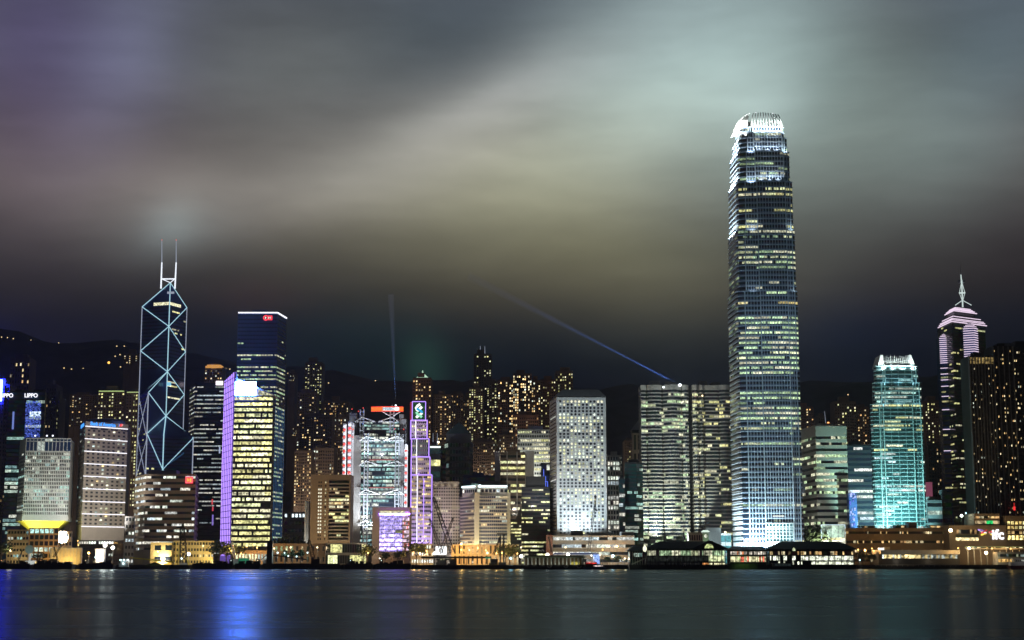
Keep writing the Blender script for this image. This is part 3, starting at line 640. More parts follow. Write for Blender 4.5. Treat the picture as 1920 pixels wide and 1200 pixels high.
    o = MB().tube(W(317, 723, Yo - 6), W(317, 717, Yo - 6), 2.4, n=10).build('painted_glass_reflection', lamp_mat('cyan_reflection_glow', (.3, .75, 1), .9), t)  # glowing disc painted in for a reflection on the glass
braced()
def misc_left():
    t, q = office('banded_office_tower', 'dark office tower with thin light storeys between the braced tower and the violet edged tower', [(352, 1900), (362, 1860), (420, 1860)], 850, 722, 42, body='dark', pane=2.4, p=.62, pal='white', amp=.42, lo=.36, hi=.68, rec=.3, rowp=lambda u: .25 if u < .3 else .75)
    b = MB().box(X(405, 717, 1858), X(418, 717, 1858), 1857, 1859, Z(722, 1858) + .02, Z(714.5, 1858)); b.build('roof_sign', lamp_mat('white_pink_sign', (1, .85, .95), 2.), t)
    for px, a, c, m in ((412, 838, 850, (.6, .7, 1)), (398, 936, 946, (1, .1, .12)), (399, 965, 985, (.35, .25, .9)), (399, 950, 958, (1, .1, .15))):
        x = X(px, a, 1859); MB().box(x - .8, x + .8, 1858.8, 1859.4, Z(c, 1859), Z(a, 1859)).build('light_panel', lamp_mat('coloured_panel_%d' % a, m, .7), t)
    # tall navy tower with red emblem
    t, q = office('navy_glass_tower', 'tall navy glass tower with a white roof line and a red ring emblem', [(442.5, 1760), (517, 1760), (533.5, 1800)], 750, 588, 62, body='navy', win='winblue', pane=2.2, p=.4, pal='cool', amp=.55, lo=.3, hi=.7, rec=.2, depth=30,
                  rowp=lambda u: 0 if u > .90 else (.15 if u > .85 else .72), pier=.0)
    a, b_, c = [Vector(v) for v in q['vis']]; z = q['z1'] + 1
    tubes(t, [(a.x, a.y - .5, z), (b_.x, b_.y - .5, z), (c.x + .4, c.y, z)], .8, 'led_white', 'roof_light_line')
    n = 13
    for i in range(n + 1):
        p = a.lerp(b_, i / n); MB().box(p.x - .18, p.x + .18, p.y - .4, p.y + .1, 20, q['z1'] - 1).build('mullion', 'navy', t)
    for i in range(7):
        p = b_.lerp(c, i / 6); MB().box(p.x - .25, p.x + .25, p.y - .5, p.y + .1, 20, Z(765, 1780)).build('side_light_strip', 'led_dim', t)
    m = lamp_mat('red_emblem_light', (1, .05, .07), 1.7); m2 = lamp_mat('cream_emblem_light', (1, .75, .6), 1.6)
    cx, cz, yy = X(498.5, 596, 1759), Z(596, 1759), 1758.6
    b = MB(); nn = 20
    for i in range(nn):
        a0, a1 = 2 * math.pi * i / nn, 2 * math.pi * (i + 1) / nn
        b.quad((cx + 2.0 * math.cos(a0), yy, cz + 2.0 * math.sin(a0)), (cx + 2.0 * math.cos(a1), yy, cz + 2.0 * math.sin(a1)), (cx + 3.1 * math.cos(a1), yy, cz + 3.1 * math.sin(a1)), (cx + 3.1 * math.cos(a0), yy, cz + 3.1 * math.sin(a0)))
    b.box(cx + 2.2, cx + 7, yy, yy + .2, cz + 1.6, cz + 2.5); b.box(cx + 2.2, cx + 7, yy, yy + .2, cz - 2.5, cz - 1.6); b.box(cx + 6.2, cx + 7.2, yy, yy + .2, cz - 2.5, cz + 2.5)
    b.build('ring_emblem', m, t)
    b = MB(); b.box(cx - .9, cx - .2, yy - .1, yy, cz - 1.3, cz + 1.3); b.box(cx - .2, cx + .9, yy - .1, yy, cz - .3, cz + .3); b.box(cx + 2.9, cx + 3.5, yy - .1, yy, cz - 1.1, cz + 1.1); b.box(cx + 4.7, cx + 5.3, yy - .1, yy, cz - 1.1, cz + 1.1); b.box(cx + 3.5, cx + 4.7, yy - .1, yy, cz - .2, cz + .2)
    b.build('emblem_strokes', m2, t)
misc_left()
def violet_edge():
    Y = 1560
    t, q = office('violet_edged_tower', 'office tower with bright yellow storeys, a violet light wall and a glaring white screen', [(417.5, 1610), (436.5, Y), (509.5, Y)], 870, 742, 27, body='dark', pane=2.0, p=.97, pal='office', amp=1.1, lo=.22, hi=.78, rec=.5,
                  win='winfine', roof=False, fullrow=0, run=(6, 16), blank_base=3)
    vis = [Vector(v) for v in q['vis']]; a, b_, c = vis; z1 = q['z1']
    # sloping top with screen
    rt = MB(); zl, zr = Z(708, Y), Z(739, Y)
    i = [rt.pt(p) for p in ((b_.x, Y, z1 - .02), (c.x, Y, z1 - .02), (c.x, Y + 30, z1 - .02), (b_.x, Y + 30, z1 - .02), (b_.x, Y, zl), (c.x, Y, zr), (c.x, Y + 30, zr), (b_.x, Y + 30, zl))]
    for f in ((4, 5, 6, 7), (0, 1, 5, 4), (1, 2, 6, 5), (2, 3, 7, 6), (3, 0, 4, 7)): rt.face([i[k] for k in f])
    rt.build('sloping_crown', 'stone', t)
    rb = MB().quad((b_.x + 1, Y - .15, z1 + .5), (c.x - .6, Y - .15, z1 + .5), (c.x - .6, Y - .15, zr - .8), (b_.x + 1, Y - .15, zl - 3), 0, (.5, .5, .3)); rb.build('crown_glazing', 'winfine', t)
    scr = MB().box(X(442, 725, Y), X(480, 725, Y), Y - 1.4, Y - .4, Z(741.5, Y), Z(716, Y)); scr.build('screen', lamp_mat('blue_white_screen', (.07, .20, 1.), 240., True), t)
    # violet flank
    wv = MB(); topd = 1.0
    zt = Z(706, 1585)
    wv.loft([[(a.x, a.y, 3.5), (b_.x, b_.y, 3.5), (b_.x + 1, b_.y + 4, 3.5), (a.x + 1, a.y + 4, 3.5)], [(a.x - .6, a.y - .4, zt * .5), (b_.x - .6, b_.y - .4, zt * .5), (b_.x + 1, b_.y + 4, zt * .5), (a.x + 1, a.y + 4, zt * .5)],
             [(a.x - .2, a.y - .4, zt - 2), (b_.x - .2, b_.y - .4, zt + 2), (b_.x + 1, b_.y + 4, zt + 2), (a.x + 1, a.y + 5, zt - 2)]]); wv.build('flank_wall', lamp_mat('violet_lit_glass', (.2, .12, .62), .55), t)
    for k in range(6):
        u = (k + .3) / 6
        p0 = a.lerp(b_, u); tubes(t, [(p0.x, p0.y - .8, 12), (p0.x - .6, p0.y - 1.2, zt * .5), (p0.x - .2, p0.y - 1.2, zt - 2 + 4 * u)], .62, 'led_violet', 'light_tube')
    for k in range(30):
        z = 14 + (zt - 18) * k / 29; s = max(0, (z / zt - .5) * 2); dx = -.6
        MB().tube((a.x + dx, a.y - 1.4, z), (b_.x + dx, b_.y - 1.4, z), .3).build('rail', 'black', t)
    s = MB().box(b_.x + .2, b_.x + 1.6, Y - 1, Y + 2, zl - 4, zl + 4); s.build('corner_fin', 'steel', t)
violet_edge()
def striped_office():
    t, q = office('striped_office_block', 'wide brown grey office block with a red square sign at its top corner', [(251, 1600), (271, 1550), (366, 1550)], 950, 891, 13, body=solid('brown_grey_concrete', (.36, .29, .23), var=.12), pane=2.4, p=.45, pal='white', amp=.8, lo=.44, hi=.86, rec=.8, fullrow=.05, run=(1, 5), blank_base=2, depth=40, rowname='strip_window')
    x, z, y = X(354.5, 900, 1548), Z(900, 1548), 1548.6
    sb = MB().box(x - 3.8, x + 3.8, y - .5, y, z - 3.4, z + 3.4).build('sign_board', lamp_mat('red_sign_light', (1, .03, .05), 1.1), t)
    b = MB()
    for p in ((-2.9, 2.9, 2.5, 2.8), (-2.9, 2.9, -2.8, -2.5), (-3.2, -2.9, -2.5, 2.5), (2.9, 3.2, -2.5, 2.5)): b.box(x + p[0], x + p[1], y - .7, y - .5, z + p[2], z + p[3])
    b.build('sign_border', lamp_mat('pink_sign_light', (1, .35, .4), 1.4), sb)
    b = MB()
    for p in ((-2., -1.5, -1.8, 1.8), (-2.2, 0, .8, 1.2), (-1, -.5, -1.8, 1.4), (-2, .2, -.5, 0), (.5, .9, -1.8, 1.8), (1.1, 1.5, -1.8, 1.8), (1.7, 2.2, -1.8, 1.8), (.4, 2.3, -1.9, -1.5), (.4, 2.3, .2, .6)): b.box(x + p[0], x + p[1], y - .7, y - .5, z + p[2], z + p[3])
    b.build('sign_strokes', lamp_mat('amber_sign_light', (1, .5, .12), 1.4), sb)
    flood((X(310, 1000, 1470), 1465, 6), (X(310, 940, 1550), 1550, Z(950, 1550)), .08, (1, .85, .7), 110, alb=.4)
striped_office()
def balcony_tower():
    Y = 1560
    x0, x1 = X(582, 950, Y), X(657, 950, Y); z1 = Z(890, Y)
    t = thing('balcony_tower', 'brown tower with a column of curved balconies and paired slit windows', 'office tower', ((x0 + x1) / 2, Y + 15, 3.5))
    xb0, xb1 = X(616, 950, Y), X(654, 950, Y)
    MB().loft([[(x0, Y, z), (xb0, Y, z), (xb0, Y + 4, z), (xb1, Y + 4, z), (xb1, Y, z), (x1, Y, z), (x1, Y + 30, z), (x0, Y + 30, z)] for z in (3.5, Z(900, Y))]).build('wall', solid('warm_brown_stone', (.46, .34, .22), var=.08), t)
    MB().box(x0, x1, Y, Y + 30, Z(900, Y) + .02, z1).build('parapet_wall', solid('warm_brown_stone_top', (.42, .32, .22), var=.08), t)
    nf = 17; za, zb = Z(1014, Y), Z(901, Y); h = (zb - za) / nf
    for k in range(nf):
        z = za + k * h; pk = (0, .1, .05, .2, .1, .8, .4, .5, .35, .5, .9, .85, .05, .5, .4, .05, .05)[k]
        ribbon(t, 'window_band', [(xb0 + .1, Y + 3.85), (xb1 - .1, Y + 3.85)], z + .28 * h, z + .9 * h, 1.9, lambda n: lit_row(n, pk, 'warm' if k in (10, 13, 14) else 'office', .9, (1, 4)))
        b = MB(); n = 8; pts = [(xb0 + .15 + (xb1 - xb0 - .3) * i / n, Y - 1.6 * math.sin(math.pi * i / n) - .1) for i in range(n + 1)]
        b.loft([[(x, y, z - .12 * h) for x, y in pts] + [(xb1 - .15, Y + 3.8, z - .12 * h), (xb0 + .15, Y + 3.8, z - .12 * h)], [(x, y, z + .26 * h) for x, y in pts] + [(xb1 - .15, Y + 3.8, z + .26 * h), (xb0 + .15, Y + 3.8, z + .26 * h)]]); b.build('balcony', 'beige', t)
    spots = []
    for k in range(nf):
        z = za + (k + .5) * h
        for px in (597.5, 601.5): spots.append((X(px, 950, Y), Y - .12, z, (1., .95, .7) if 1 < k < 15 else None))
        spots.append((X(610, 950, Y), Y - .12, z, (.5, .45, .25) if k % 3 else None))
    put_windows(t, spots, 1.3, 1.6, mat='win')
    flood((X(620, 1010, 1490), 1500, 7), (X(620, 960, Y), Y, Z(955, Y)), .3, (1, .78, .48), 120, alb=.42)
    b = MB().box(X(573, 980, 1580), X(580.5, 980, 1580), 1572, 1590, 3.5, Z(940, 1580)); o = b.build('white_stair_tower', 'white'); tag(o, 'narrow white floodlit stair tower at the left foot of the balcony tower', 'tower')
    flood((X(577, 1010, 1565), 1562, 5), (X(577, 1000, 1572), 1572, Z(1000, 1572)), 1.2, (1, .97, .85), 60, alb=.7)
balcony_tower()
def exposed_frame_bank():
    Y = 1660
    xp = lambda px, py=890: X(px, py, Y)
    t = thing('exposed_frame_tower', 'grey tower hung from exposed steel masts and trusses, red and white lamp stripes beside', 'office tower', (xp(710), Y + 20, 3.5))
    # glass storeys between the masts, lower block then set back upper block
    def block(px0, px1, ya, yb, y, n, skip=()):
        x0, x1 = X(px0, 890, y), X(px1, 890, y); z0, z1 = Z(ya, y), Z(yb, y); h = (z1 - z0) / n
        MB().box(x0, x1, y, y + 30, z0 if ya < 1000 else 3.5, z1).build('glazed_block', 'dark', t)
        for k in range(n):
            if k in skip: continue
            p = rng.choice((.9, .95, .8, .6))
            ribbon(t, 'window_band', [(x0 + .3, y - .15), (x1 - .3, y - .15)], z0 + (k + .22) * h, z0 + (k + .85) * h, 1.5, lambda m: lit_row(m, p, 'teal', .62, (3, 9)), ('winfine',))
    block(662, 757, 1025, 818, Y, 28); block(678, 748, 818, 790, Y + 12, 5)
    # service towers
    MB().box(xp(657.5), xp(677), Y - 3, Y + 26, 3.5, Z(817, Y)).build('service_tower', solid('grey_panel', (.30, .29, .27), var=.06, scale=.4, stretch=(1, 1, 1)), t)
    MB().box(xp(750.5), xp(757), Y - 2, Y + 26, 3.5, Z(815, Y)).build('service_tower', 'grey', t)
    MB().box(xp(651), xp(664), Y + 14, Y + 30, 3.5, Z(772, Y)).build('plant_tower', 'grey', t); MB().box(xp(740), xp(759), Y + 16, Y + 34, 3.5, Z(783, Y)).build('plant_tower', 'grey', t)
    MB().box(xp(745), xp(754), Y + 17, Y + 30, Z(783, Y) - .1, Z(774, Y)).build('plant_room', 'grey', t)
    # masts: two tubes with rungs
    def mast(px, ya, yb, y):
        z0, z1 = (3.5 if ya > 1000 else Z(ya, y)), Z(yb, y)
        for d in (-3.4, 3.4):
            a = X(px, 890, y) + d * .55; MB().tube((a, y, z0), (a, y, z1), .75, n=8).build('mast', 'steel', t)
        b = MB(); n = int((z1 - z0) / 3.9)
        for k in range(n):
            z = z0 + (k + .5) * (z1 - z0) / n; a = X(px, 890, y); b.box(a - 1.3, a + 1.3, y - .3, y + .3, z - .45, z + .45)
        b.build('mast_rungs', 'steel', t)
    mast(686, 1025, 812, Y - 5); mast(744.5, 1025, 812, Y - 5); mast(677, 818, 768, Y + 8); mast(734, 818, 766, Y + 8)
    MB().tube((X(734, 890, Y + 8), Y + 8, Z(766, Y + 8)), (X(734, 890, Y + 8), Y + 8, Z(758, Y + 8)), 2.2, r2=.2).build('mast_cap', 'steel', t)
    def hanger(pa, pb, py, y, h=8.5):
        za, zb = Z(py, y), Z(py + h, y); m = (pa + pb) / 2
        xs = lambda p: X(p, 890, y)
        for o, s in ((pa, -1), (pb, 1)):
            MB().tube((xs(o), y - 1, za), (xs(o + s * 13), y - 1, zb), .5).build('truss_bar', 'white', t); MB().tube((xs(o), y - 1, zb), (xs(o + s * 13), y - 1, zb), .45).build('truss_bar', 'white', t)
            MB().tube((xs(o), y - 1, za), (xs(m - s * 2 * 0 + s * 3), y - 1, zb), .62).build('truss_bar', 'white', t); MB().tube((xs(o), y - 1, zb), (xs(m + s * 3), y - 1, zb), .45).build('truss_bar', 'white', t)
    for py in (818, 864, 918, 976): hanger(686, 744.5, py, Y - 6)
    hanger(677, 734, 782, Y + 7, 9)
    for py in (862.5, 914.5): MB().box(xp(692), xp(739), Y - 1.2, Y - .4, Z(py + .6, Y), Z(py - .6, Y)).build('red_beam', lamp_mat('red_beam_light', (.8, .12, .12), .7), t)
    # roof sign
    y = Y + 2; zt = Z(771, y); zb = Z(763.5, y)
    b = MB(); n = 10; pts = [(X(696 + 60.5 * i / n, 767, y), y - 3 * math.sin(math.pi * i / n)) for i in range(n + 1)]
    for (a, c), i in zip(zip(pts, pts[1:]), range(n)): b.quad((*a, zt), (*c, zt), (*c, zb), (*a, zb))
    sp = b.build('sign_panel', lamp_mat('orange_sign_light', (1, .2, .01), 1.1), t)
    b = MB()
    for za, zc in ((zt - .5, zt), (zb, zb + .5)):
        for a, c in zip(pts, pts[1:]): b.tube((*a, (za + zc) / 2), (*c, (za + zc) / 2), .35)
    b.build('sign_border', lamp_mat('red_sign_edge', (1, .02, .01), 1.4), sp)
    ys = y - 3.3; MB().box(X(717.5, 767, ys), X(748.5, 767, ys), ys - .3, ys, zt + .4, zb - .4).build('sign_face', lamp_mat('white_sign_face', (.85, .97, 1), 1.05), sp)
    text(sp, 'sign_lettering', 'HSBC', (X(728.5, 767, ys), ys - .35, (zt + zb) / 2), 3.9, lamp_mat('blue_lettering', (.25, .55, .85), .55), sx_=1.35, bold=.05)
    MB().ball((X(744, 767, ys - 2), ys - 2, (zt + zb) / 2), 2.1).build('sign_lamp', lamp_mat('pink_white_lamp', (1, .8, .85), 3.), sp)
    for s in (717, 750):
        MB().tube(W(s, 772, y), W(735 - (735 - s) * .18, 780, y), .55).build('sign_brace', 'white', t)
    p = W(742, 760, Y + 4); MB().ball(p, .9).build('searchlight', lamp_mat('searchlight_face', (.8, .9, 1), 3), t)
    MB().tube((p.x, p.y, zb - .1), (p.x, p.y, p.z), .3).build('searchlight_post', 'steel', t)
    # lamp stripes
    red, wh = lamp_mat('red_lamp_cluster', (1, .09, .07), 1.25), lamp_mat('white_lamp_cluster', (.8, .85, 1), 1.3)
    for px, ya, yb, n, w in ((645.5, 796, 890, 14, 2.6), (655, 793, 890, 14, 2.9), (661, 795, 830, 5, 1.2), (761.5, 835, 953, 17, 2.4)):
        y = Y - 4
        MB().box(X(px - w - .6, 850, y), X(px + w + .6, 850, y), y + .6, y + 8, 3.5, Z(ya - 2, y)).build('stair_shaft', 'white', t)
        for k in range(n):
            zz = Z(ya + (yb - ya) * (k + .5) / n, y); col = red if k % 2 else wh
            MB().ball((X(px, 850, y), y, zz), w * .6, n=8, sz=1.0).build('lamp_cluster', col, t)
        if ya > 800 or px < 650:
            MB().box(X(px, 850, y) + w * .42, X(px, 850, y) + w * .62, y - .2, y + .5, Z(yb, y), Z(ya, y)).build('lamp_strip', 'led_white', t)
    for px, py in ((660, 767), (672, 771), (681, 765), (757, 805), (740, 804), (729, 763)):
        MB().ball(W(px, py, Y), .6).build('warning_lamp', lamp_mat('red_roof_lamp', (1, .06, .05), 1.6), t)
    for px, py, tz, l in ((686, 1010, 870, 1.1), (744, 1010, 870, 1.1), (715, 1015, 900, .4), (700, 1000, 830, .5)):
        flood((X(px, py, Y - 30), Y - 32, 24), (X(px, tz, Y), Y - 5, Z(tz, Y)), l, (.8, .88, 1), 90, alb=.55)
    flood((xp(667), Y - 40, 20), (xp(667), Y - 3, Z(900, Y)), .16, (1, .95, .85), 80, alb=.3)
    for px in (690, 735): flood((xp(px) + 12, Y - 30, Z(850, Y)), (xp(px), Y + 7, Z(795, Y)), .7, (.8, .88, 1), 110, alb=.55)
exposed_frame_bank()
def car_park():
    Y = 1500
    x0, xs, x1 = X(697.5, 1000, Y), X(711, 1000, Y), X(768, 1000, Y); z1 = Z(951, Y)
    t = thing('violet_lit_block', 'low block with violet and white lit storeys beside a plain beige stair wall', 'building', ((x0 + x1) / 2, Y + 12, 3.5))
    MB().box(x0, x1, Y, Y + 28, 3.5, z1).build('wall', solid('pale_grey_beige', (.42, .36, .3), var=.06), t)
    n = 9; za, zb = Z(1034, Y), Z(962, Y); h = (zb - za) / n
    ribbon(t, 'top_window_band', [(xs + .4, Y - .12), (X(760, 960, Y), Y - .12)], Z(963, Y), Z(958, Y), 2.4, lambda m: [(.75, .72, .4)] * m)
    for k in range(n):
        z = za + k * h
        hot = 2.3 if k in (0, 1, 2, 3, 8) else 1.1
        ribbon(t, 'lit_storey', [(xs + .3, Y - .12), (X(754, 1000, Y), Y - .12)], z + .3 * h, z + .98 * h, 2.1, lambda m: [sc((.62, .5, 1.), hot * rng.uniform(.75, 1.1)) if not (k == 4 and i > m * .6) else (.25, .25, .12) for i in range(m)], ('winfine',))
        ribbon(t, 'violet_rail', [(xs + .3, Y - .2), (X(754, 1000, Y), Y - .2)], z + .02, z + .28 * h, 1.05, lambda m: [(.13, .08, .6) if i % 2 else (.5, .4, 1.) for i in range(m)])
        ribbon(t, 'ramp_storey', [(X(755, 1000, Y), Y - .12), (x1 - .4, Y - .12)], z + .25 * h, z + .9 * h, 1.2, lambda m: [sc(((1, .75, .95) if rng.random() > .25 else (1, .25, .2)), rng.uniform(.4, 1.2)) for i in range(m)], ('winfine',))
    MB().box(xs + .3, x1 - .2, Y - .8, Y - .05, Z(965, Y), Z(963.6, Y)).build('light_band', lamp_mat('violet_light_wall', (.30, .14, 1), 90., True), t)
    flood((X(690, 1030, 1450), 1460, 8), (X(704, 1000, Y), Y, Z(1000, Y)), .2, (1, .8, .55), 80, alb=.4)
car_park()
def outlined_tower():
    Y = 1600
    tiers = [(770, 809.5, 1018, 891, 16), (770.5, 806, 891, 857, 4), (771, 804, 857, 823, 4), (769.5, 800.5, 823, 788, 5)]
    t = thing('outlined_tower', 'slim stepped tower outlined in violet and white light tubes with a ribbon emblem on top', 'office tower', (X(788, 900, Y), Y + 12, 3.5))
    for i, (a, b_, ya, yb, n) in enumerate(tiers):
        pm = (ya + yb) / 2; x0, x1 = X(a, pm, Y), X(b_, pm, Y); y = Y + 1.2 * i
        z0, z1 = 3.5 if i == 0 else Z(ya, Y) - .05 + .02 * i, Z(yb, Y)
        bay = x0 + (x1 - x0) * .3
        MB().loft([[(x0, y + 1.5, z), (bay, y + 1.5, z), (bay, y, z), (x1, y, z), (x1, y + 24 - 2 * i, z), (x0, y + 24 - 2 * i, z)] for z in (z0, z1)]).build('tier', solid('tier_stone_%d' % i, ((.5, .44, .52), (.5, .46, .40), (.16, .22, .16), (.6, .55, .58))[i], var=.08), t)
        zl = Z(ya, Y); h = (z1 - zl) / n; hb = (z1 - zl)
        for k in range(n):
            z = zl + k * h; p = (.6, .5, .2, .15)[i]
            for (u0, u1, yy) in ((x0 + .4, bay - .4, y + 1.36), (bay + 1., x1 - 1., y - .14)):
                ribbon(t, 'window_band', [(u0, yy), (u1, yy)], z + .3 * h, z + .72 * h, 1.9, lambda m: lit_row(m, p, 'yellow' if i < 2 else 'office', .85, (1, 3)), ('win', 'stone'), .35 if i else .15)
        tubes(t, [(x0, y + 1.2, z0), (x0, y + 1.2, z1 + .4), (bay, y - .3, z1 + .4), (x1, y - .3, z1 + .4), (x1, y - .3, max(z0, 16))], .5, 'led_violet')
        tubes(t, [(bay, y - .4, max(z0, 14)), (bay, y - .4, z1)], .45, 'led_white')
        if i == 0: tubes(t, [(bay + (x1 - bay) * .45, y - .4, 14), (bay + (x1 - bay) * .45, y - .4, z1 - 3)], .45, 'led_violet')
    for i, (a, b_, ya, yb, n) in enumerate(tiers):  # added violet spots carry the tubes' light onto the tiers
        xm = X((a + b_) / 2, ya, Y); flood((xm - 3, Y - 16, (12 if i == 0 else Z(ya, Y) + 2)), (xm, Y, (Z(960, Y) if i == 0 else Z(yb, Y))), (.9, .45, .3, .5)[i], (.55, .38, 1), 120, alb=.5)
    flood((X(790, 1000, Y), Y - 22, 10), (X(790, 920, Y), Y, Z(925, Y)), .5, (.55, .38, 1), 44, alb=.5)
    y = Y + 5; x0, x1 = X(769, 770, y), X(798, 770, y); z0, z1 = Z(788, y) - .02, Z(753, y)
    sg = MB().box(x0, x1, y, y + 16, z0, z1).build('sign_box', 'dark', t)
    MB().box(x0 - .1, x0 + 2, y - .3, y - .05, z0 + .5, z1 - .5).build('red_side_panel', lamp_mat('red_panel', (.5, .02, .03), .6), sg)
    tubes(t, [(x0 + 2.2, y - .3, z0), (x0 + 2.2, y - .3, z1), (x1, y - .3, z1), (x1, y - .3, z0)], .45, 'led_violet')
    MB().quad((x0 + 3, y - .2, z0 + .6), (x1 - .6, y - .2, z0 + .6), (x1 - .6, y - .2, z1 - .6), (x0 + 3, y - .2, z1 - .6), 0, (.015, .06, .02)).build('sign_face', 'winfine', sg)
    cx, cz = (x0 + x1) / 2 + 1.2, (z0 + z1) / 2
    def ribbonlet(pts, r, mat, dy):
        b = MB(); up = []; dn = []
        for i, (u, v) in enumerate(pts):
            a = pts[max(0, i - 1)]; c = pts[min(len(pts) - 1, i + 1)]; dx, dz = c[0] - a[0], c[1] - a[1]; l = math.hypot(dx, dz)
            up.append((cx + u - dz / l * r, y - .4 - dy, cz + v + dx / l * r)); dn.append((cx + u + dz / l * r, y - .4 - dy, cz + v - dx / l * r))
        for i in range(len(pts) - 1): b.quad(dn[i], dn[i + 1], up[i + 1], up[i])
        b.build('ribbon_emblem', mat, sg)
    w_, bl, gr = lamp_mat('white_ribbon', (.95, 1, .95), 1.5), lamp_mat('blue_ribbon', (.02, .45, .85), 1.), lamp_mat('green_ribbon', (.35, .95, .6), 1.)
    ribbonlet([(1.2, 7), (-1.5, 5.2), (-3, 3), (-2.2, 1.2), (0, 0)], 1.3, w_, 0); ribbonlet([(-2.4, 2.6), (0, .9), (2.6, -.6), (3.2, -2.2)], 1.15, bl, .1); ribbonlet([(3, 4.2), (1.6, 3), (0, 1.2)], 1.3, w_, .05)
    ribbonlet([(3.2, -2), (1.2, -3.8), (-1.6, -5.6), (-2.8, -6.8)], 1.3, w_, .05); ribbonlet([(-2.8, -1), (-1.6, -3.2), (1., -4.8), (3, -6.6)], 1.25, gr, .15)
outlined_tower()
def middle():
    # grey stone tower with a dark pyramid roof
    Y = 1750
    t, q = office('pyramid_roof_tower', 'dim grey stone tower with a dark green pyramid roof and a small spire', [(833, 1770), (842, Y), (880, Y), (887, 1765)], 870, 828, 18, body='grey', pane=3, p=.12, pal='teal', amp=.5, rec=.3, lo=.2, hi=.8, roof=False, pier=.3)
    z = q['z1']; cx = sum(p[0] for p in q['poly']) / len(q['poly']); cy = Y + 20
    rr = lambda k, zz: [(cx - k, cy - k, zz), (cx + k, cy - k, zz), (cx + k, cy + k, zz), (cx - k, cy + k, zz)]
    MB().loft([rr(13.5, z - .02), rr(13.5, Z(812, Y))]).build('upper_drum', 'grey', t)
    MB().loft([rr(14, Z(812, Y)), rr(8, Z(801, Y)), rr(.4, Z(789, Y))]).build('pyramid_roof', 'copper', t); MB().tube((cx, cy, Z(789.5, Y)), (cx, cy, Z(780, Y)), .6, r2=.1).build('spire', 'grey', t)
    flood((cx, Y - 120, 70), (cx, Y, Z(815, Y)), .05, (.7, .9, 1), 60, alb=.3)
    t, q = office('glass_office', 'low glass office with a bright white light line at its roof beside the outlined tower', [(803, 1690), (826, 1690)], 880, 836, 10, body='dark', win='winteal', pane=3, p=.3, pal='office', amp=.9)
    MB().box(q['vis'][0][0], q['vis'][1][0], 1688.6, 1689.4, q['z1'] - 2.2, q['z1'] - .4).build('light_line', lamp_mat('white_green_light', (.85, 1, .9), 1.5), t)
    for px in (812, 820):
        p = W(px, 836, 1700); MB().tube(p, W(px, 812, 1700), .4, r2=.15).build('mast', 'grey_glow', t)
    MB().ball(W(822, 829, 1698), 1.3).build('roof_lamp', lamp_mat('warm_roof_lamp', (1, .95, .7), 2.5), t)
    office('dark_glass_slab', 'dark glass slab between the lit glass office and the grey hotel', [(823, 1720), (836, 1720)], 880, 842, 22, body='dark', p=.06, pal='teal', amp=.4)
    office('navy_block', 'dark blue block behind the two floodlit hotels', [(868, 1700), (930, 1700)], 880, 893, 14, body='navy', win='winblue', p=.08, pal='teal', amp=.4)
    # white gridded office
    t, q = office('white_grid_office', 'white office block with a square window grid, brightest in its lower storeys', [(970, 1760), (1032, 1760)], 850, 807, 12, body='white', pane=2.6, pier=.3, p=.5, pal='office', amp=.9, lo=.3, hi=.86, rec=.3, rowp=lambda u: .9 if .3 < u < .72 else .35, z0=Z(900, 1760), rowname='window_row')
    o = q['vis']; MB().box(o[0][0], o[1][0], 1760.2, 1785, 3.5, q['z0'] - .02).build('lower_wall', 'grey', t)
    flood(((o[0][0] + o[1][0]) / 2, 1728, Z(893, 1730)), ((o[0][0] + o[1][0]) / 2, 1760, Z(845, 1760)), .9, (1, 1, .85), 120, alb=.7)
    for px, ya, yb in ((1017, 878, 898), (1021, 885, 912), (1026, 880, 925)):
        pass
    t, q = office('blue_strip_office', 'small dark office with blue neon lines squeezed beside the porthole tower', [(1014, 1640), (1031, 1640)], 890, 868, 10, body='dark', win='winblue', p=.1, pal='teal', amp=.5, roof=False)
    bl = lamp_mat('blue_neon', (.12, .2, 1), 1.3); x = q['vis'][0][0]
    tubes(t, [(x + 3, 1639, Z(880, 1640)), (x + 3, 1639, Z(903, 1640)), (x + 7, 1639, Z(903, 1640)), (x + 7, 1639, Z(922, 1640))], .35, bl, 'neon_line'); tubes(t, [(x + 5, 1639, Z(893, 1640)), (x + 5, 1639, Z(912, 1640))], .35, bl, 'neon_line')
    # brown and white striped office
    t, q = office('pier_fronted_office', 'brown office block with tall white piers and pale end walls', [(938, 1660), (985, 1660)], 910, 850, 19, body='brown', pane=2.1, p=.55, pal='office', amp=.85, lo=.25, hi=.7, rec=.4, depth=26)
    x = lambda p: X(p, 910, 1660)
    for a, b_ in ((927.5, 937.5), (985.5, 1001)): MB().box(x(a), x(b_), 1658.6, 1690, 3.5, Z(846, 1660)).build('end_wall', 'stone', t)
    for px in (951, 969.5): MB().box(x(px) - .6, x(px) + .6, 1658.6, 1660.6, 3.5, Z(847, 1660)).build('pier', 'stone', t)
    flood((x(963), 1600, 60), (x(963), 1660, Z(900, 1660)), .3, (1, .95, .85), 90, alb=.5)
    # grey hotel with fluted crown
    Y = 1610
    t, q = office('grey_hotel', 'broad grey hotel with a fine window grid and a fluted pale crown', [(803, 1640), (812, Y), (848, Y), (862, Y + 2)], 960, 913, 24, body='stone', pane=2.4, pier=.42, p=.13, pal='cool', amp=.6, lo=.25, hi=.75, rec=.15, roof=False, cat='hotel', rowname='window_row')
    v = q['vis']; z = q['z1']; cr_ = [(X(812, 905, Y + 6), Y + 6), (X(860, 905, Y + 6), Y + 6), (X(862, 905, Y + 6), Y + 26), (X(806, 905, Y + 6), Y + 26)]
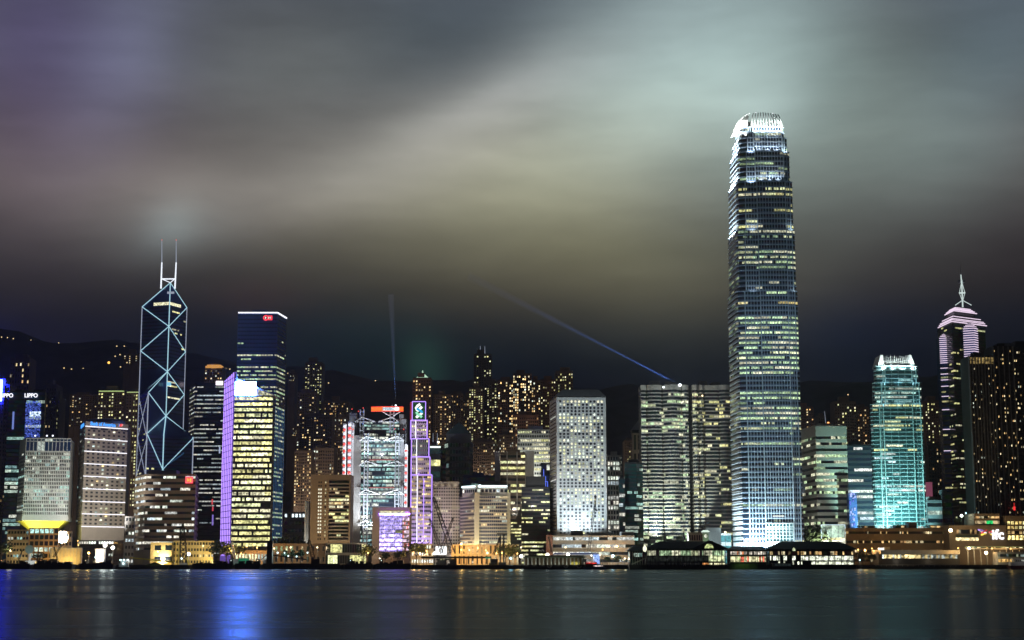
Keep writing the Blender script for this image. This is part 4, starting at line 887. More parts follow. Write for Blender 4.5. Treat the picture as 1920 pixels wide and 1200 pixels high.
    MB().loft([[(a, b_, z - .02) for a, b_ in cr_], [(a, b_, Z(902, Y)) for a, b_ in cr_]]).build('crown_wall', 'stone', t)
    b = MB()
    for i in range(22):
        p = Vector(cr_[0]).lerp(Vector(cr_[1]), i / 21); b.box(p.x - .35, p.x + .35, p.y - .8, p.y + .05, z, Z(903, Y))
    b.build('crown_fins', 'stone', t)
    for i in range(4):
        p = Vector(cr_[0]).lerp(Vector(cr_[1]), .12 + .25 * i); flood((p.x, p.y - 2.5, z + .6), (p.x, p.y, z + 5), .4, (1, .82, .62), 130, alb=.5)
    flood((X(835, 1000, 1490), 1500, 8), (X(835, 960, Y), Y, Z(965, Y)), .34, (1, .86, .72), 100, alb=.5)
    # floodlit hotel
    Y = 1560
    t, q = office('floodlit_hotel', 'hotel with yellow floodlit corner pilasters and a white light band along its roof', [(862, 1600), (889, Y), (957, Y + 4)], 960, 929, 20, body=solid('hotel_stone', (.55, .5, .42), var=.06), pane=2.1, pier=.22, p=.16, pal='mix', amp=.8, lo=.24, hi=.84, rec=.5, roof=False, cat='hotel', win='winblue', rowname='window_row')
    v = [Vector(a) for a in q['vis']]; z = q['z1']; c0, c1 = v[1], v[2]; pz = solid('pilaster_stone', (.6, .55, .42), var=.05)
    for p, w_ in ((c0 + Vector((.2, 0)), 5.), (c1 - Vector((3.2, 0)), 3.2)):
        MB().box(p.x, p.x + w_, p.y - 1.0, p.y + .8, 3.5, z + 3).build('pilaster', pz, t)
        flood((p.x + w_ / 2, p.y - 4, 15), (p.x + w_ / 2, p.y - 1, 30), 3.2, (1, .86, .34), 95, alb=.6)
    a0 = v[0].lerp(v[1], .02)
    up = [(X(866, 920, Y + 14), Y + 24), (X(893, 920, Y + 4), Y + 4), (X(951, 920, Y + 4), Y + 5), (X(952, 920, Y + 4), Y + 30), (X(868, 920, Y + 14), Y + 34)]
    MB().loft([[(a, b_, z - .03) for a, b_ in up], [(a, b_, Z(909, Y)) for a, b_ in up]]).build('attic_storey', 'stone', t)
    ribbon(t, 'attic_window_row', [up[0], (up[1][0], up[1][1] - .15), (up[2][0], up[2][1] - .15)], Z(922.5, Y), Z(917, Y), 3.6, lambda n: lit_row(n, .2, 'white', .8, (1, 1)), ('win', 'stone'), .3)
    wl = lamp_mat('white_roof_glow', (.75, .95, 1), 2.4)
    MB().tube((up[0][0], up[0][1] - .8, Z(911.5, Y)), (up[1][0] - 1.5, up[1][1] - .8, Z(911.5, Y)), .95).build('roof_light_band', wl, t); MB().tube((up[1][0] + 2, up[1][1] - .8, Z(911.5, Y)), (up[2][0], up[2][1] - .8, Z(911.5, Y)), .95).build('roof_light_band', wl, t)
    MB().ball((up[1][0] + 3.5, up[1][1] - .8, Z(911, Y)), 1.7).build('roof_emblem_lamp', wl, t)
    MB().box(X(896, 905, Y + 30), X(935, 905, Y + 30), Y + 30, Y + 45, z, Z(902.5, Y + 30)).build('plant_room', 'grey', t)
    for k in range(4):
        p = v[0].lerp(v[1], .15 + .22 * k); flood((p.x - 2, p.y - 7, 16), (p.x, p.y, 34), 1.1, (1, .68, .28), 100, alb=.5)
    flood((X(925, 1000, 1500), 1500, 12), (X(925, 960, Y), Y, Z(965, Y)), .3, (1, .93, .7), 90, alb=.5)
    # black stepped office
    t, q = office('black_stepped_office', 'black office block with wide yellow window strips and a lower stepped left shoulder', [(978, 1550), (1031, 1550)], 960, 915, 19, body='black', pane=2.1, p=.5, pal='office', amp=.95, lo=.3, hi=.72, rec=.25, fullrow=.2, run=(1, 4), blank_top=0)
    x = lambda p: X(p, 960, 1552)
    MB().box(X(986, 900, 1552), X(1022, 900, 1552), 1554, 1578, q['z1'] - .02, Z(893, 1552)).build('roof_block', 'black', t)
    MB().box(x(957.5), x(977.7), 1552, 1580, 3.5, Z(975, 1552)).build('shoulder', 'black', t)
    for k in range(9):
        z = Z(1030 - 6 * k, 1552); ribbon(t, 'shoulder_window_band', [(x(958), 1551.85), (x(977), 1551.85)], z, z + 1.5, 2., lambda n: lit_row(n, .5, 'office', .9, (1, 4)))
    MB().loft([[(x(966), 1552.5, Z(975, 1552)), (x(977.7), 1552.5, Z(975, 1552)), (x(977.7), 1578, Z(975, 1552)), (x(966), 1578, Z(975, 1552))], [(x(976), 1552.5, Z(950, 1552)), (x(977.7), 1552.5, Z(950, 1552)), (x(977.7), 1578, Z(950, 1552)), (x(976), 1578, Z(950, 1552))]]).build('sloping_shoulder', 'black', t)
middle()
def porthole_tower():
    Y = 1530
    pth = [(1031, 1580), (1044, Y), (1137, Y + 2)]
    vis, poly = footprint(pth, 875, 38); z1 = Z(745, Y)
    t = thing('porthole_tower', 'pale aluminium tower covered in round porthole windows with a sloping dark roof', 'office tower', (X(1088, 875, Y), Y + 20, 3.5))
    wm = solid('pale_aluminium_panel', (.52, .56, .58), rough=.45, var=.05)
    MB().prism(poly, 3.5, z1).build('wall', wm, t)
    A, B_, C_ = [Vector(v) for v in vis]; u = (C_ - B_).normalized(); Lf = (C_ - B_).length
    rows, cols = 41, 12; za, zb = Z(1002, Y), Z(749.5, Y); h = (zb - za) / rows
    r = 1.12; disc = [(math.cos(2 * math.pi * k / 14) * r, math.sin(2 * math.pi * k / 14) * r) for k in range(14)]
    mesh = {}
    def disc_mesh(c):
        if c not in mesh:
            me = bpy.data.meshes.new('porthole'); me.from_pydata([(a, 0, b_) for a, b_ in disc], [], [tuple(range(14))])
            at = me.attributes.new('glow', 'FLOAT_COLOR', 'FACE'); at.data.foreach_set('color', [*c, 1.]); me.materials.append(M['win']); mesh[c] = me
        return mesh[c]
    allw = []
    for k in range(rows):
        p = rng.choice((.05, .3, .6, .85, .9)) if k > 3 else .2
        for i in range(cols):
            q = B_ + u * Lf * (.075 + .0768 * i); z = za + (k + .5) * h
            c = rng.choice(((.95, .95, .5), (1, .95, .65), (.85, .95, .7), (.9, 1, .85))) if rng.random() < p else None
            if c:
                a = rng.choice((.6, .9, 1.2)); c = tuple(round(v * a, 2) for v in c)
            allw.append((q.x, q.y - .12, z, c))
    lit = [w for w in allw if w[3]]; rng.shuffle(lit); o0 = Vector(t['_o'])
    for w in lit[:100]:
        o = bpy.data.objects.new('porthole_window', disc_mesh(w[3])); COL.objects.link(o); o.parent = t; o.location = Vector(w[:3]) - o0
    b = MB()
    for x, y, z, c in lit[100:] + [w for w in allw if not w[3]]: b.face([b.pt((x + a, y, z + d)) for a, d in disc], 0, c or (.001, .001, .001))
    o = b.build('porthole_windows', 'win', t); o['kind'] = 'stuff'
    ua = (B_ - A); n = 38; h2 = (zb - za) / n
    for k in range(n):
        z = za + k * h2; p, q = A + ua * .12, A + ua * .9
        MB().quad((p.x - .15, p.y - .1, z + .3 * h2), (q.x - .15, q.y - .1, z + .3 * h2), (q.x - .15, q.y - .1, z + .62 * h2), (p.x - .15, p.y - .1, z + .62 * h2), 0, lightq('white', .5) if rng.random() < .15 else (.004, .004, .004)).build('side_window', 'win', t)
    in_ = inset(poly, 2.5)
    MB().loft([[(x, y, z1 - .02) for x, y in inset(poly, .6)], [(x, y, z1 + 1.2) for x, y in inset(poly, .6)]]).build('shadow_gap', 'dark', t)
    MB().loft([[(x, y, z1 + 1.2) for x, y in inset(poly, .1)], [(x, y, Z(729, Y)) for x, y in inset(poly, 7)]]).build('sloping_roof', 'grey', t)
    for z in (Z(945, Y), Z(980, Y), Z(872, Y)): MB().box(B_.x, C_.x, Y - .25, Y - .02, z - .2, z + .2).build('joint_line', 'grey', t)
    for px, l in ((1062, 1.1), (1088, 1.8), (1112, 1.2)): flood((X(px, 1000, Y - 16), Y - 15, 36), (X(px, 995, Y), Y, Z(965, Y)), l, (.82, .95, 1), 115, alb=.54)
    flood((X(1088, 1000, Y - 90), Y - 95, 40), (X(1088, 880, Y), Y, Z(840, Y)), .8, (.85, .97, 1), 90, alb=.54)
    flood((X(1000, 900, Y - 40), Y - 10, 60), (A.x, A.y - 25, Z(870, Y)), .25, (1, .92, .92), 120, alb=.54)
    flood((X(1088, 740, Y - 60), Y - 70, Z(800, Y)), (X(1088, 740, Y), Y + 4, Z(737, Y)), .1, (.8, .95, 1), 60, alb=.33)
porthole_tower()
def right_middle():
    # long low block in front of the porthole tower
    Y = 1470
    t, q = office('long_low_block', 'long low pale block with cool lit strip windows in front of the porthole tower', [(1036, Y), (1190, Y)], 1020, 1004, 4, body='stone', pane=2., p=.6, pal='white', amp=.75, lo=.35, hi=.78, rec=.6, depth=30, rowp=lambda u: (.25, .6, .7, .5)[int(u * 4)], roof=False, cat='building', rowname='strip_window')
    x = lambda p: X(p, 1020, Y); z = q['z1']
    MB().box(x(1025), x(1036) - .02, Y - .4, Y + 24, 3.5, Z(1003, Y)).build('pink_end_wall', 'pink', t)
    MB().box(x(1072), x(1094), Y + 6, Y + 18, z - .02, z + 4.5).build('roof_plant_room', 'dark', t); MB().box(x(1106), x(1136), Y + 8, Y + 20, z - .02, z + 3).build('roof_plant_room', 'stone', t); MB().box(x(1168), x(1190), Y + 8, Y + 20, z - .02, z + 3.4).build('roof_plant_room', 'stone', t)
    flood((x(1030), Y - 30, 8), (x(1031), Y, 18), .2, (1, .6, .45), 70, alb=.4); flood((x(1110), Y - 60, 9), (x(1110), Y, 18), .1, (.92, .96, 1), 120, alb=.5); flood((x(1170), Y - 50, 9), (x(1165), Y, 16), .1, (.88, .95, 1), 100, alb=.5)
    b = text(t, 'wall_lettering', '\u25A0 \u25A0 \u25A0 \u25A0', (x(1081), Y - .7, Z(1029.5, Y)), 1.6, 'dark') if False else None
    office('white_pier_office', 'slim office with white vertical piers right beside the porthole tower', [(1138, 1640), (1159, 1640), (1166, 1655)], 930, 855, 22, body='stone', pane=3., pier=.4, p=.3, pal='white', amp=.8, lo=.12, hi=.82, rec=.4, rowname='window_row')
    flood((X(1150, 940, 1600), 1590, 40), (X(1150, 930, 1640), 1640, Z(930, 1640)), .1, (1, 1, .95), 90, alb=.5)
    office('teal_glass_office', 'dark teal glass office with scattered lit panes left of the green lit round tower', [(1172, 1590), (1194, 1590), (1206, 1600)], 950, 869, 26, body='dark', win='winteal', pane=2.2, p=.3, pal='teal', amp=.6, lo=.15, hi=.85, rec=.2)
    office('low_teal_office', 'lower dark teal glass office in front of the white pier office', [(1161, 1575), (1172, 1575)], 950, 898, 18, body='dark', win='winteal', pane=2.2, p=.3, pal='white', amp=.6, lo=.15, hi=.85, rec=.2)
    Yp = 1780
    t, q = office('stone_pyramid_tower', 'tan stone tower with tall dark slots under a grey pyramid roof', [(1185, Yp), (1222, Yp)], 850, 812, 7, body='beige', pane=4, pier=.45, p=.05, pal='teal', amp=.4, lo=.1, hi=.9, rec=.5, roof=False, rowname='window_row')
    v = q['vis']; cx = (v[0][0] + v[1][0]) / 2; k0 = (v[1][0] - v[0][0]) / 2; cy = Yp + 17
    rr = lambda k, zz: [(cx - k, cy - min(k, 16), zz), (cx + k, cy - min(k, 16), zz), (cx + k, cy + min(k, 16), zz), (cx - k, cy + min(k, 16), zz)]
    MB().loft([rr(k0 - 1, q['z1'] - .02), rr(k0 - 1, q['z1'] + 4)]).build('attic', 'dark', t); MB().loft([rr(k0, q['z1'] + 4), rr(1, Z(783, Yp))]).build('pyramid_roof', 'grey', t)
    flood((cx, Yp - 60, Z(900, Yp)), (cx, Yp, Z(840, Yp)), .07, (1, .95, .7), 80, alb=.45)
    # twin banded round towers
    def lobes(name, label, segs, ytop, nfl, rowp, body, pal, amp):
        """segs: (px0, px1, bulge) plan pieces from left to right"""
        Y = 1640; pts = []
        for px0, px1, bl in segs:
            n = 7 if bl else 1
            if pts: pts += [(pts[-1][0] + .05, Y + 4), (X(px0, 880, Y) - .05, Y + 4)]
            for i in range(n + 1):
                u = i / n; p = (X(px0 + (px1 - px0) * u, 880, Y), Y - bl * math.sin(math.pi * u))
                if not pts or (Vector(p) - Vector(pts[-1])).length > .05: pts.append(p)
        x0, x1 = pts[0][0], pts[-1][0]; poly = pts + [(x1, Y + 34), (x0, Y + 34)]; z0, z1 = 3.5, Z(ytop, Y)
        t = thing(name, label, 'office tower', ((x0 + x1) / 2, Y + 15, z0)); h = (z1 - 5 - z0 - 6) / nfl
        rings = [[(x, y, z0) for x, y in poly]]; inn = inset(poly, .5)
        for k in range(nfl):
            zb = z0 + 6 + k * h
            for q, f in ((poly, .30), (inn, .31), (inn, .97), (poly, .98)): rings.append([(x, y, zb + f * h) for x, y in q])
        rings.append([(x, y, z1) for x, y in poly]); MB().loft(rings).build('wall', body, t)
        w = inset(poly, .36)[:len(pts)]
        for k in range(nfl):
            zb = z0 + 6 + k * h; pk = min(1, rowp(k / nfl) * rng.choice((.2, .6, 1, 1.3)))
            ribbon(t, 'window_band', w, zb + .33 * h, zb + .95 * h, 2.2, lambda n: lit_row(n, pk, pal, amp, (2, 8)))
        wv = x1 - x0
        for a, b_, hh in ((.22, .42, 5), (.55, .75, 4)): MB().box(x0 + wv * a, x0 + wv * b_, Y + 6, Y + 22, z1 - .03, z1 + hh).build('roof_plant_room', body, t)
        return t, pts, z1, h
    gl = solid('grey_pink_granite', (.27, .245, .22), var=.08)
    Y = 1640
    t, pts, z1, h = lobes('round_banded_tower', 'curved banded tower floodlit pale green from below with a star bright searchlight on its roof', [(1203, 1213, 0), (1215, 1242.5, 3), (1244.5, 1279, 6), (1281, 1293, 3)], 722, 46, lambda u: .12 + .5 * (u > .74) * (u < .93) + .3 * (u < .4), gl, 'cool', .7)
    for px, l in ((1222, 5.), (1236, 5.), (1262, .8), (1288, 2.4)): flood((X(px, 1000, Y - 22), Y - 24, 12), (X(px, 950, Y), Y - 3, Z(950, Y)), l, (.85, 1, .85), 55, alb=.4)
    flood((X(1250, 1000, Y - 60), Y - 80, 20), (X(1245, 900, Y), Y - 3, Z(860, Y)), .3, (.88, 1, .82), 50, alb=.4)
    t2, pts2, z2, h2 = lobes('round_banded_tower', 'darker curved banded tower with pinkish right flank directly left of the tallest tower', [(1300, 1311.5, 4), (1313, 1322, 2), (1323.5, 1348.5, 0), (1350.5, 1372, 4)], 722, 46, lambda u: .22 + .35 * (u > .74) * (u < .92), gl, 'office', .7)
    flood((X(1310, 1000, Y - 22), Y - 26, 12), (X(1310, 960, Y), Y - 3, Z(940, Y)), 3.2, (.85, 1, .85), 34, alb=.4); flood((X(1345, 1000, Y - 60), Y - 70, 20), (X(1345, 900, Y), Y - 3, Z(880, Y)), .06, (1, .8, .7), 90, alb=.4)
    flood((X(1303, 745, Y - 10), Y - 8, Z(748, Y)), (X(1306, 728, Y), Y, Z(733, Y)), .25, (1, .6, .35), 110, alb=.4)
    for px, lab, r in ((1275, 'star bright searchlight on the roof of the green lit curved tower', 1.6), (1244, 'small white roof lamp left of the searchlight on the curved tower', 1.)):
        p = W(px, 722 if r > 1.2 else 726, Y - 3); l = thing('roof_searchlight', lab, 'searchlight', (p.x, p.y, z1 - .1))
        MB().tube((p.x, p.y, z1 - .1), (p.x, p.y, p.z), .35).build('post', 'pole', l); MB().ball(p, r).build('bulb', lamp_mat('searchlight_glow', (.85, .95, 1), 4), l)
right_middle()
def notched(name, label, Y, tiers, floors, wallmat, wincol, win, pal, p_of, fin, crown_fn, base_py, fin_w=.42, rail=True, finstep=2.7, flankmat='alu'):
    """tower of set back tiers: left flank, corner bay, proud centre bay, right bay"""
    mid = tiers[0]
    cx = X((mid[2] + mid[6]) / 2, (mid[0] + mid[1]) / 2, Y)
    t = thing(name, label, 'skyscraper', (cx, Y + 25, 3.5)); info = []
    for i, (py0, py1, Lb, Cn, BL, BR, Rr) in enumerate(tiers):
        pm = (py0 + py1) / 2; xs = lambda p: X(p, pm, Y)
        z0 = 3.5 if i == 0 else Z(py0, Y) - .02; z1 = Z(py1, Y)
        xl = xs(Lb); kb = .98
        flank = [(X(Lb, pm, Y + 46), Y + 46), (xs(Cn) - 1.5, Y + 6), (xs(Cn), Y + 2.5)]
        front = flank + [(xs(Cn) + 6, Y), (xs(BL) - .01, Y), (xs(BL), Y - 2.2), (xs(BR), Y - 2.2), (xs(BR) + .01, Y), (xs(Rr) - 3, Y), (xs(Rr), Y + 3)]
        poly = front + [(xs(Rr) + 2, Y + 44)]
        MB().loft([[(x, y, z0) for x, y in poly], [(x, y, z1) for x, y in poly]]).build('tier', wallmat, t)
        n = floors[i]; zl = z0 if i else Z(base_py, Y); h = (z1 - zl) / n
        w = inset(poly, -.12); nf = len(front)
        fr = w[2:nf]; lf = w[:3]
        for k in range(n):
            z = zl + k * h; p = p_of(i, k / n)
            ribbon(t, 'window_band', fr, z + .3 * h, z + .74 * h, 1.6, lambda m: lit_row(m, p[0], p[2] if len(p) > 2 else pal, p[1], (3, 12)), (win,))
            ribbon(t, 'flank_window_band', lf, z + .35 * h, z + .75 * h, 2.4, lambda m: lit_row(m, p[0] * .5, pal, p[1] * .35, (2, 6)), (win,))
            if rail:
                b = MB(); o_ = inset(poly, -.75)[:nf]; q_ = inset(poly, .05)[:nf]
                for zz in ((z + .9 * h, z + 1.0 * h),):
                    for (a, c), (d, e) in zip(zip(o_, o_[1:]), zip(q_, q_[1:])):
                        b.quad((*a, zz[0]), (*c, zz[0]), (*c, zz[1]), (*a, zz[1])); b.quad((*a, zz[1]), (*c, zz[1]), (*e, zz[1]), (*d, zz[1])); b.quad((*d, zz[0]), (*e, zz[0]), (*c, zz[0]), (*a, zz[0]))
                b.build('floor_rail', fin, t)
        # upright metal fins
        for s, (a, c) in enumerate(((front[3], front[4]), (front[5], front[6]), (front[7], front[8]))):
            a, c = Vector(a), Vector(c); m = max(2, round((c - a).length / finstep)); b = MB()
            for j in range(m + 1):
                q = a.lerp(c, j / m); b.box(q.x - fin_w / 2, q.x + fin_w / 2, q.y - .8, q.y - .05, zl + .5, z1 + (1.5 if s == 1 else .3))
            b.build('fin_row', fin, t)
        f0, f1, f2 = [Vector(q) for q in inset(poly, -.05)[:3]]; b = MB()
        for p, q in ((f0, f1), (f1, f2)): b.quad((*p, z0 + .1), (*q, z0 + .1), (*q, z1 - .1), (*p, z1 - .1))
        b.build('flank_cladding', flankmat, t)
        for q in (front[3], front[5], front[6], front[8]): MB().box(q[0] - .5, q[0] + .5, q[1] - 1.3, q[1] - .9, zl, z1 - .2).build('corner_fin', fin, t)
        info.append(dict(front=front, poly=poly, z0=z0, z1=z1, xs=xs))
    crown_fn(t, info[-1])
    return t, info
def tallest():
    Y = 1500
    tiers = [(1025, 545, 1370, 1389.5, 1430.5, 1482.5, 1502), (545, 430, 1366.5, 1386, 1422, 1475, 1492), (430, 340, 1366.5, 1386, 1419, 1472, 1487), (340, 284, 1369, 1388, 1415, 1468, 1481), (284, 258, 1373, 1390, 1412, 1465, 1476), (258, 238, 1379, 1392, 1411, 1464, 1470)]
    def p_of(i, u):
        r = rng.random()
        if i == 0:
            if .645 < u < .895: return (.9, .85)
            if u > .895 and u < .96: return (.12, .6, 'yellow')
            if u > .96: return (.3, .8)
            if .6 < u < .645: return (.1, .5)
            if .42 < u < .6: return (.95 if r < .5 else .4 if r < .75 else .03, .7)
            return (.9 if r < .22 else .3 if r < .5 else .02, .55)
        if i == 1: return (.95 if r < .45 else .4 if r < .75 else .04, .65)
        if i == 2: return (.92 if r < .4 else .35 if r < .65 else .03, .7, 'office')
        if i == 3: return (.55, .5)
        return (.3, .5)
    def crown(t, g):
        z0 = g['z1']; xl, xr = g['xs'](1379), g['xs'](1470); cx = (xl + xr) / 2
        bl, br = X(1409, 238, Y), X(1465, 238, Y)
        tips = []
        glow = solid('white_crown_metal', (.78, .8, .78), rough=.5, var=.04)
        MB().loft([[(xl + 3, Y + 5, z0 - .02), (xr - 2, Y + 3, z0 - .02), (xr - 2, Y + 36, z0 - .02), (xl + 3, Y + 36, z0 - .02)], [(xl + 6, Y + 7, z0 + 7), (xr - 4, Y + 6, z0 + 7), (xr - 4, Y + 32, z0 + 7), (xl + 6, Y + 32, z0 + 7)]]).build('crown_core', glow, t)
        def claw(x, y, lean_x, lean_y, h, r=.55):
            b = MB(); rings = []
            for k in range(8):
                u = k / 7; dx, dy = lean_x * u ** 2, lean_y * u ** 2; s = r * (1 - .5 * u)
                rings.append([(x + dx - s, y + dy - s * 2, z0 - .5 + h * u), (x + dx + s, y + dy - s * 2, z0 - .5 + h * u), (x + dx + s, y + dy + s * 2, z0 - .5 + h * u), (x + dx - s, y + dy + s * 2, z0 - .5 + h * u)])
            b.loft(rings).build('crown_claw', glow, t); tips.append((x + lean_x, y + lean_y, z0 - .3 + h))
        n = 11
        for k in range(n):
            u = k / (n - 1); x = bl + (br - bl) * u; claw(x, Y - .5, (cx + 4 - x) * .18 + 1., 7, 17 - 3.5 * abs(u - .42) * (1 if u > .42 else .6), .7)
        for k in range(9):
            u = k / 8; y = Y + 4 + 34 * u; claw(xl + 1.5, y, 13 - 2 * u, 0, 15.5, .75); claw(xr - .5, y + 2, -9, 0, 13, .75)
        for k in range(9): claw(bl + (br - bl) * k / 8, Y + 40, 0, -6, 14)
        # sloping glass shoulder at the left of the crown
        MB().loft([[(xl + .8, Y + 2, z0), (xl + 12, Y + 1, z0), (xl + 12, Y + 30, z0), (xl + .8, Y + 38, z0)], [(xl + 6, Y + 4, z0 + 8), (xl + 13, Y + 3, z0 + 8), (xl + 13, Y + 28, z0 + 8), (xl + 6, Y + 34, z0 + 8)], [(xl + 12.5, Y + 8, z0 + 14), (xl + 15, Y + 8, z0 + 14), (xl + 15, Y + 26, z0 + 14), (xl + 12.5, Y + 30, z0 + 14)]]).build('crown_shoulder', glow, t)
        MB().loft([[(xr - 9, Y + 1.5, z0), (xr - .5, Y + 2.5, z0), (xr - .5, Y + 38, z0), (xr - 9, Y + 30, z0)], [(xr - 9, Y + 3, z0 + 8), (xr - 4.5, Y + 4, z0 + 8), (xr - 4.5, Y + 34, z0 + 8), (xr - 9, Y + 28, z0 + 8)]]).build('crown_shoulder', glow, t)
        for q in (tips[1], tips[8]): MB().ball(q, .6).build('tip_lamp', 'led_white', t)
        for k in range(4):
            x = bl + (br - bl) * (.12 + .25 * k); flood((x, Y - 9, z0 - 5), (x, Y + 1, z0 + 5), 5.5, (.85, 1, .98), 120, alb=.75)
        flood((xl - 9, Y + 6, z0 - 3), (xl + 6, Y + 14, z0 + 7), 5., (.98, 1, .95), 120, alb=.75); flood((xl + 2, Y - 10, z0 - 4), (xl + 7, Y + 4, z0 + 6), 5., (.95, 1, .95), 110, alb=.75); flood((xr + 5, Y - 7, z0 - 4), (xr - 4, Y + 4, z0 + 6), 5., (.95, 1, .95), 120, alb=.75)
        flood((cx + 3, Y + 14, z0 + 7.5), (cx + 3, Y + 38, z0 + 10), 3., (.95, 1, .95), 140, alb=.75)
    wallm = solid('blue_grey_curtain_wall', (.13, .19, .30), rough=.25, var=.08, spec=.6)
    finm = solid('white_metal_fin', (.42, .50, .56), rough=.4, var=.04)
    t, info = notched('tallest_skyscraper', 'tallest tower of glass and white fins, glowing claw crown, pale blue floodlit foot', Y, tiers, (50, 12, 9, 6, 3, 2), wallm, None, 'win', 'cool', p_of, finm, crown, 1020, fin_w=.45)
    # lit grid at the foot of the centre bay
    g = info[0]; x0, x1 = g['xs'](1434) + .5, g['xs'](1486) - .5
    xs = lambda p: X(p, 1000, Y); x0, x1 = xs(1435), xs(1486)
    b = MB()
    for i in range(9):
        x = x0 + (x1 - x0) * i / 8; b.box(x - .35, x + .35, Y - 4, Y - 2.9, Z(1017, Y), Z(981.5, Y))
    for py in (981.5, 988, 992, 997.5, 1004, 1009.5, 1015): b.box(x0 - .35, x1 + .35, Y - 4.02, Y - 3.1, Z(py, Y) - .35, Z(py, Y) + .35)
    b.build('lobby_grid', solid('lobby_frame_metal', (.7, .76, .76), rough=.4, var=.03), t)
    for i in range(8):
        xa = x0 + (x1 - x0) * (i + .12) / 8; xb = x0 + (x1 - x0) * (i + .88) / 8
    ribbon(t, 'lobby_glazing', [(x0, Y - 2.8), (x1, Y - 2.8)], Z(1015, Y), Z(982, Y), 2, lambda m: [(.03, .16, .19)] * m, ('winteal',))
    MB().box(x0, x1, Y - 4.4, Y - 2.6, 3.5, Z(1015.4, Y)).build('lobby_base', 'white', t)
    MB().box(xs(1449), xs(1470), Y - 3.3, Y - 3., Z(969, Y), Z(966.5, Y)).build('light_line', lamp_mat('warm_white_line', (1, .95, .85), .8), t)
    lb = (.72, .90, 1)
    for py, l in ((560, .10), (400, .10), (720, .12)): flood((xs(1440), Y - 190, 60), (xs(1440), Y, Z(py, Y)), l, (.55, .78, 1), 40, alb=.42)  # added faint spots over the water lift the upper fins
    # floodlights: left foot, front foot, ledges
    fx = xs(1380)
    flood((xs(1366) - 12, Y + 8, 8), (xs(1384), Y + 20, Z(975, Y)), 2.6, (.72, .93, 1), 130, alb=.5)
    flood((xs(1366) - 22, Y + 10, 14), (xs(1383), Y + 18, Z(880, Y)), 2.2, lb, 90, alb=.5); flood((xs(1366) - 40, Y - 10, 25), (xs(1383), Y + 15, Z(720, Y)), 1., lb, 70, alb=.5)
    for px, l in ((1398, 14.), (1412, 9.), (1426, 4.)): flood((xs(px), Y - 14, 6), (xs(px + 3), Y, Z(985, Y)), l, (.74, .95, 1), 100, alb=.5)
    flood((xs(1405), Y - 45, 8), (xs(1412), Y, Z(900, Y)), .42, (.60, .92, 1), 80, alb=.5)
    for px in (1442, 1460, 1478): flood((xs(px), Y - 16, 6), (xs(px), Y - 4, Z(1000, Y)), 1.4, (.6, 1, 1), 100, alb=.6)
    flood((xs(1498), Y - 30, 6), (xs(1495), Y, Z(970, Y)), .5, (.85, .88, 1), 60, alb=.5); flood((xs(1440), Y - 130, 25), (xs(1450), Y, Z(850, Y)), .13, (.66, .86, 1), 80, alb=.5)
    def ledge(i, lum, yoff=0, which='LBR'):
        g = info[i]; z = g['z0']; f = g['front']
        if 'L' in which:
            for k in (.2, .5, .8):
                p = Vector(f[0]).lerp(Vector(f[1]), k); flood((p.x - 7, p.y - 1, z - 3), (p.x, p.y, z + 7), lum * 1.6, (.8, .95, 1), 120, alb=.3)
        if 'C' in which: flood(((f[3][0] + f[4][0]) / 2, Y - 6, z - 2), ((f[3][0] + f[4][0]) / 2, Y, z + 7), lum * .5, (.8, .9, 1), 120, alb=.5)
        if 'B' in which:
            for k in (.2, .5, .8): flood((f[5][0] + (f[6][0] - f[5][0]) * k, Y - 6.5, z + yoff), (f[5][0] + (f[6][0] - f[5][0]) * k, Y - 2.5, z + yoff + 7), lum * .55, (.88, .95, 1), 120, alb=.5)
        if 'R' in which: flood((f[8][0] + 1, Y - 6, z - 2), (f[8][0], Y, z + 7), lum * .4, (.8, .95, 1), 110, alb=.5)
    ledge(3, 3.6, which='LCB'); ledge(4, 4., which='LCRB'); ledge(2, 1.6, which='LCR'); ledge(5, 1.6, which='LB'); ledge(1, .6, which='CR')
    flood((info[2]['front'][5][0] + 14, Y - 7, Z(334, Y)), (info[2]['front'][5][0] + 14, Y - 2, Z(322, Y)), .5, (.9, .95, 1), 140, alb=.5)
tallest()
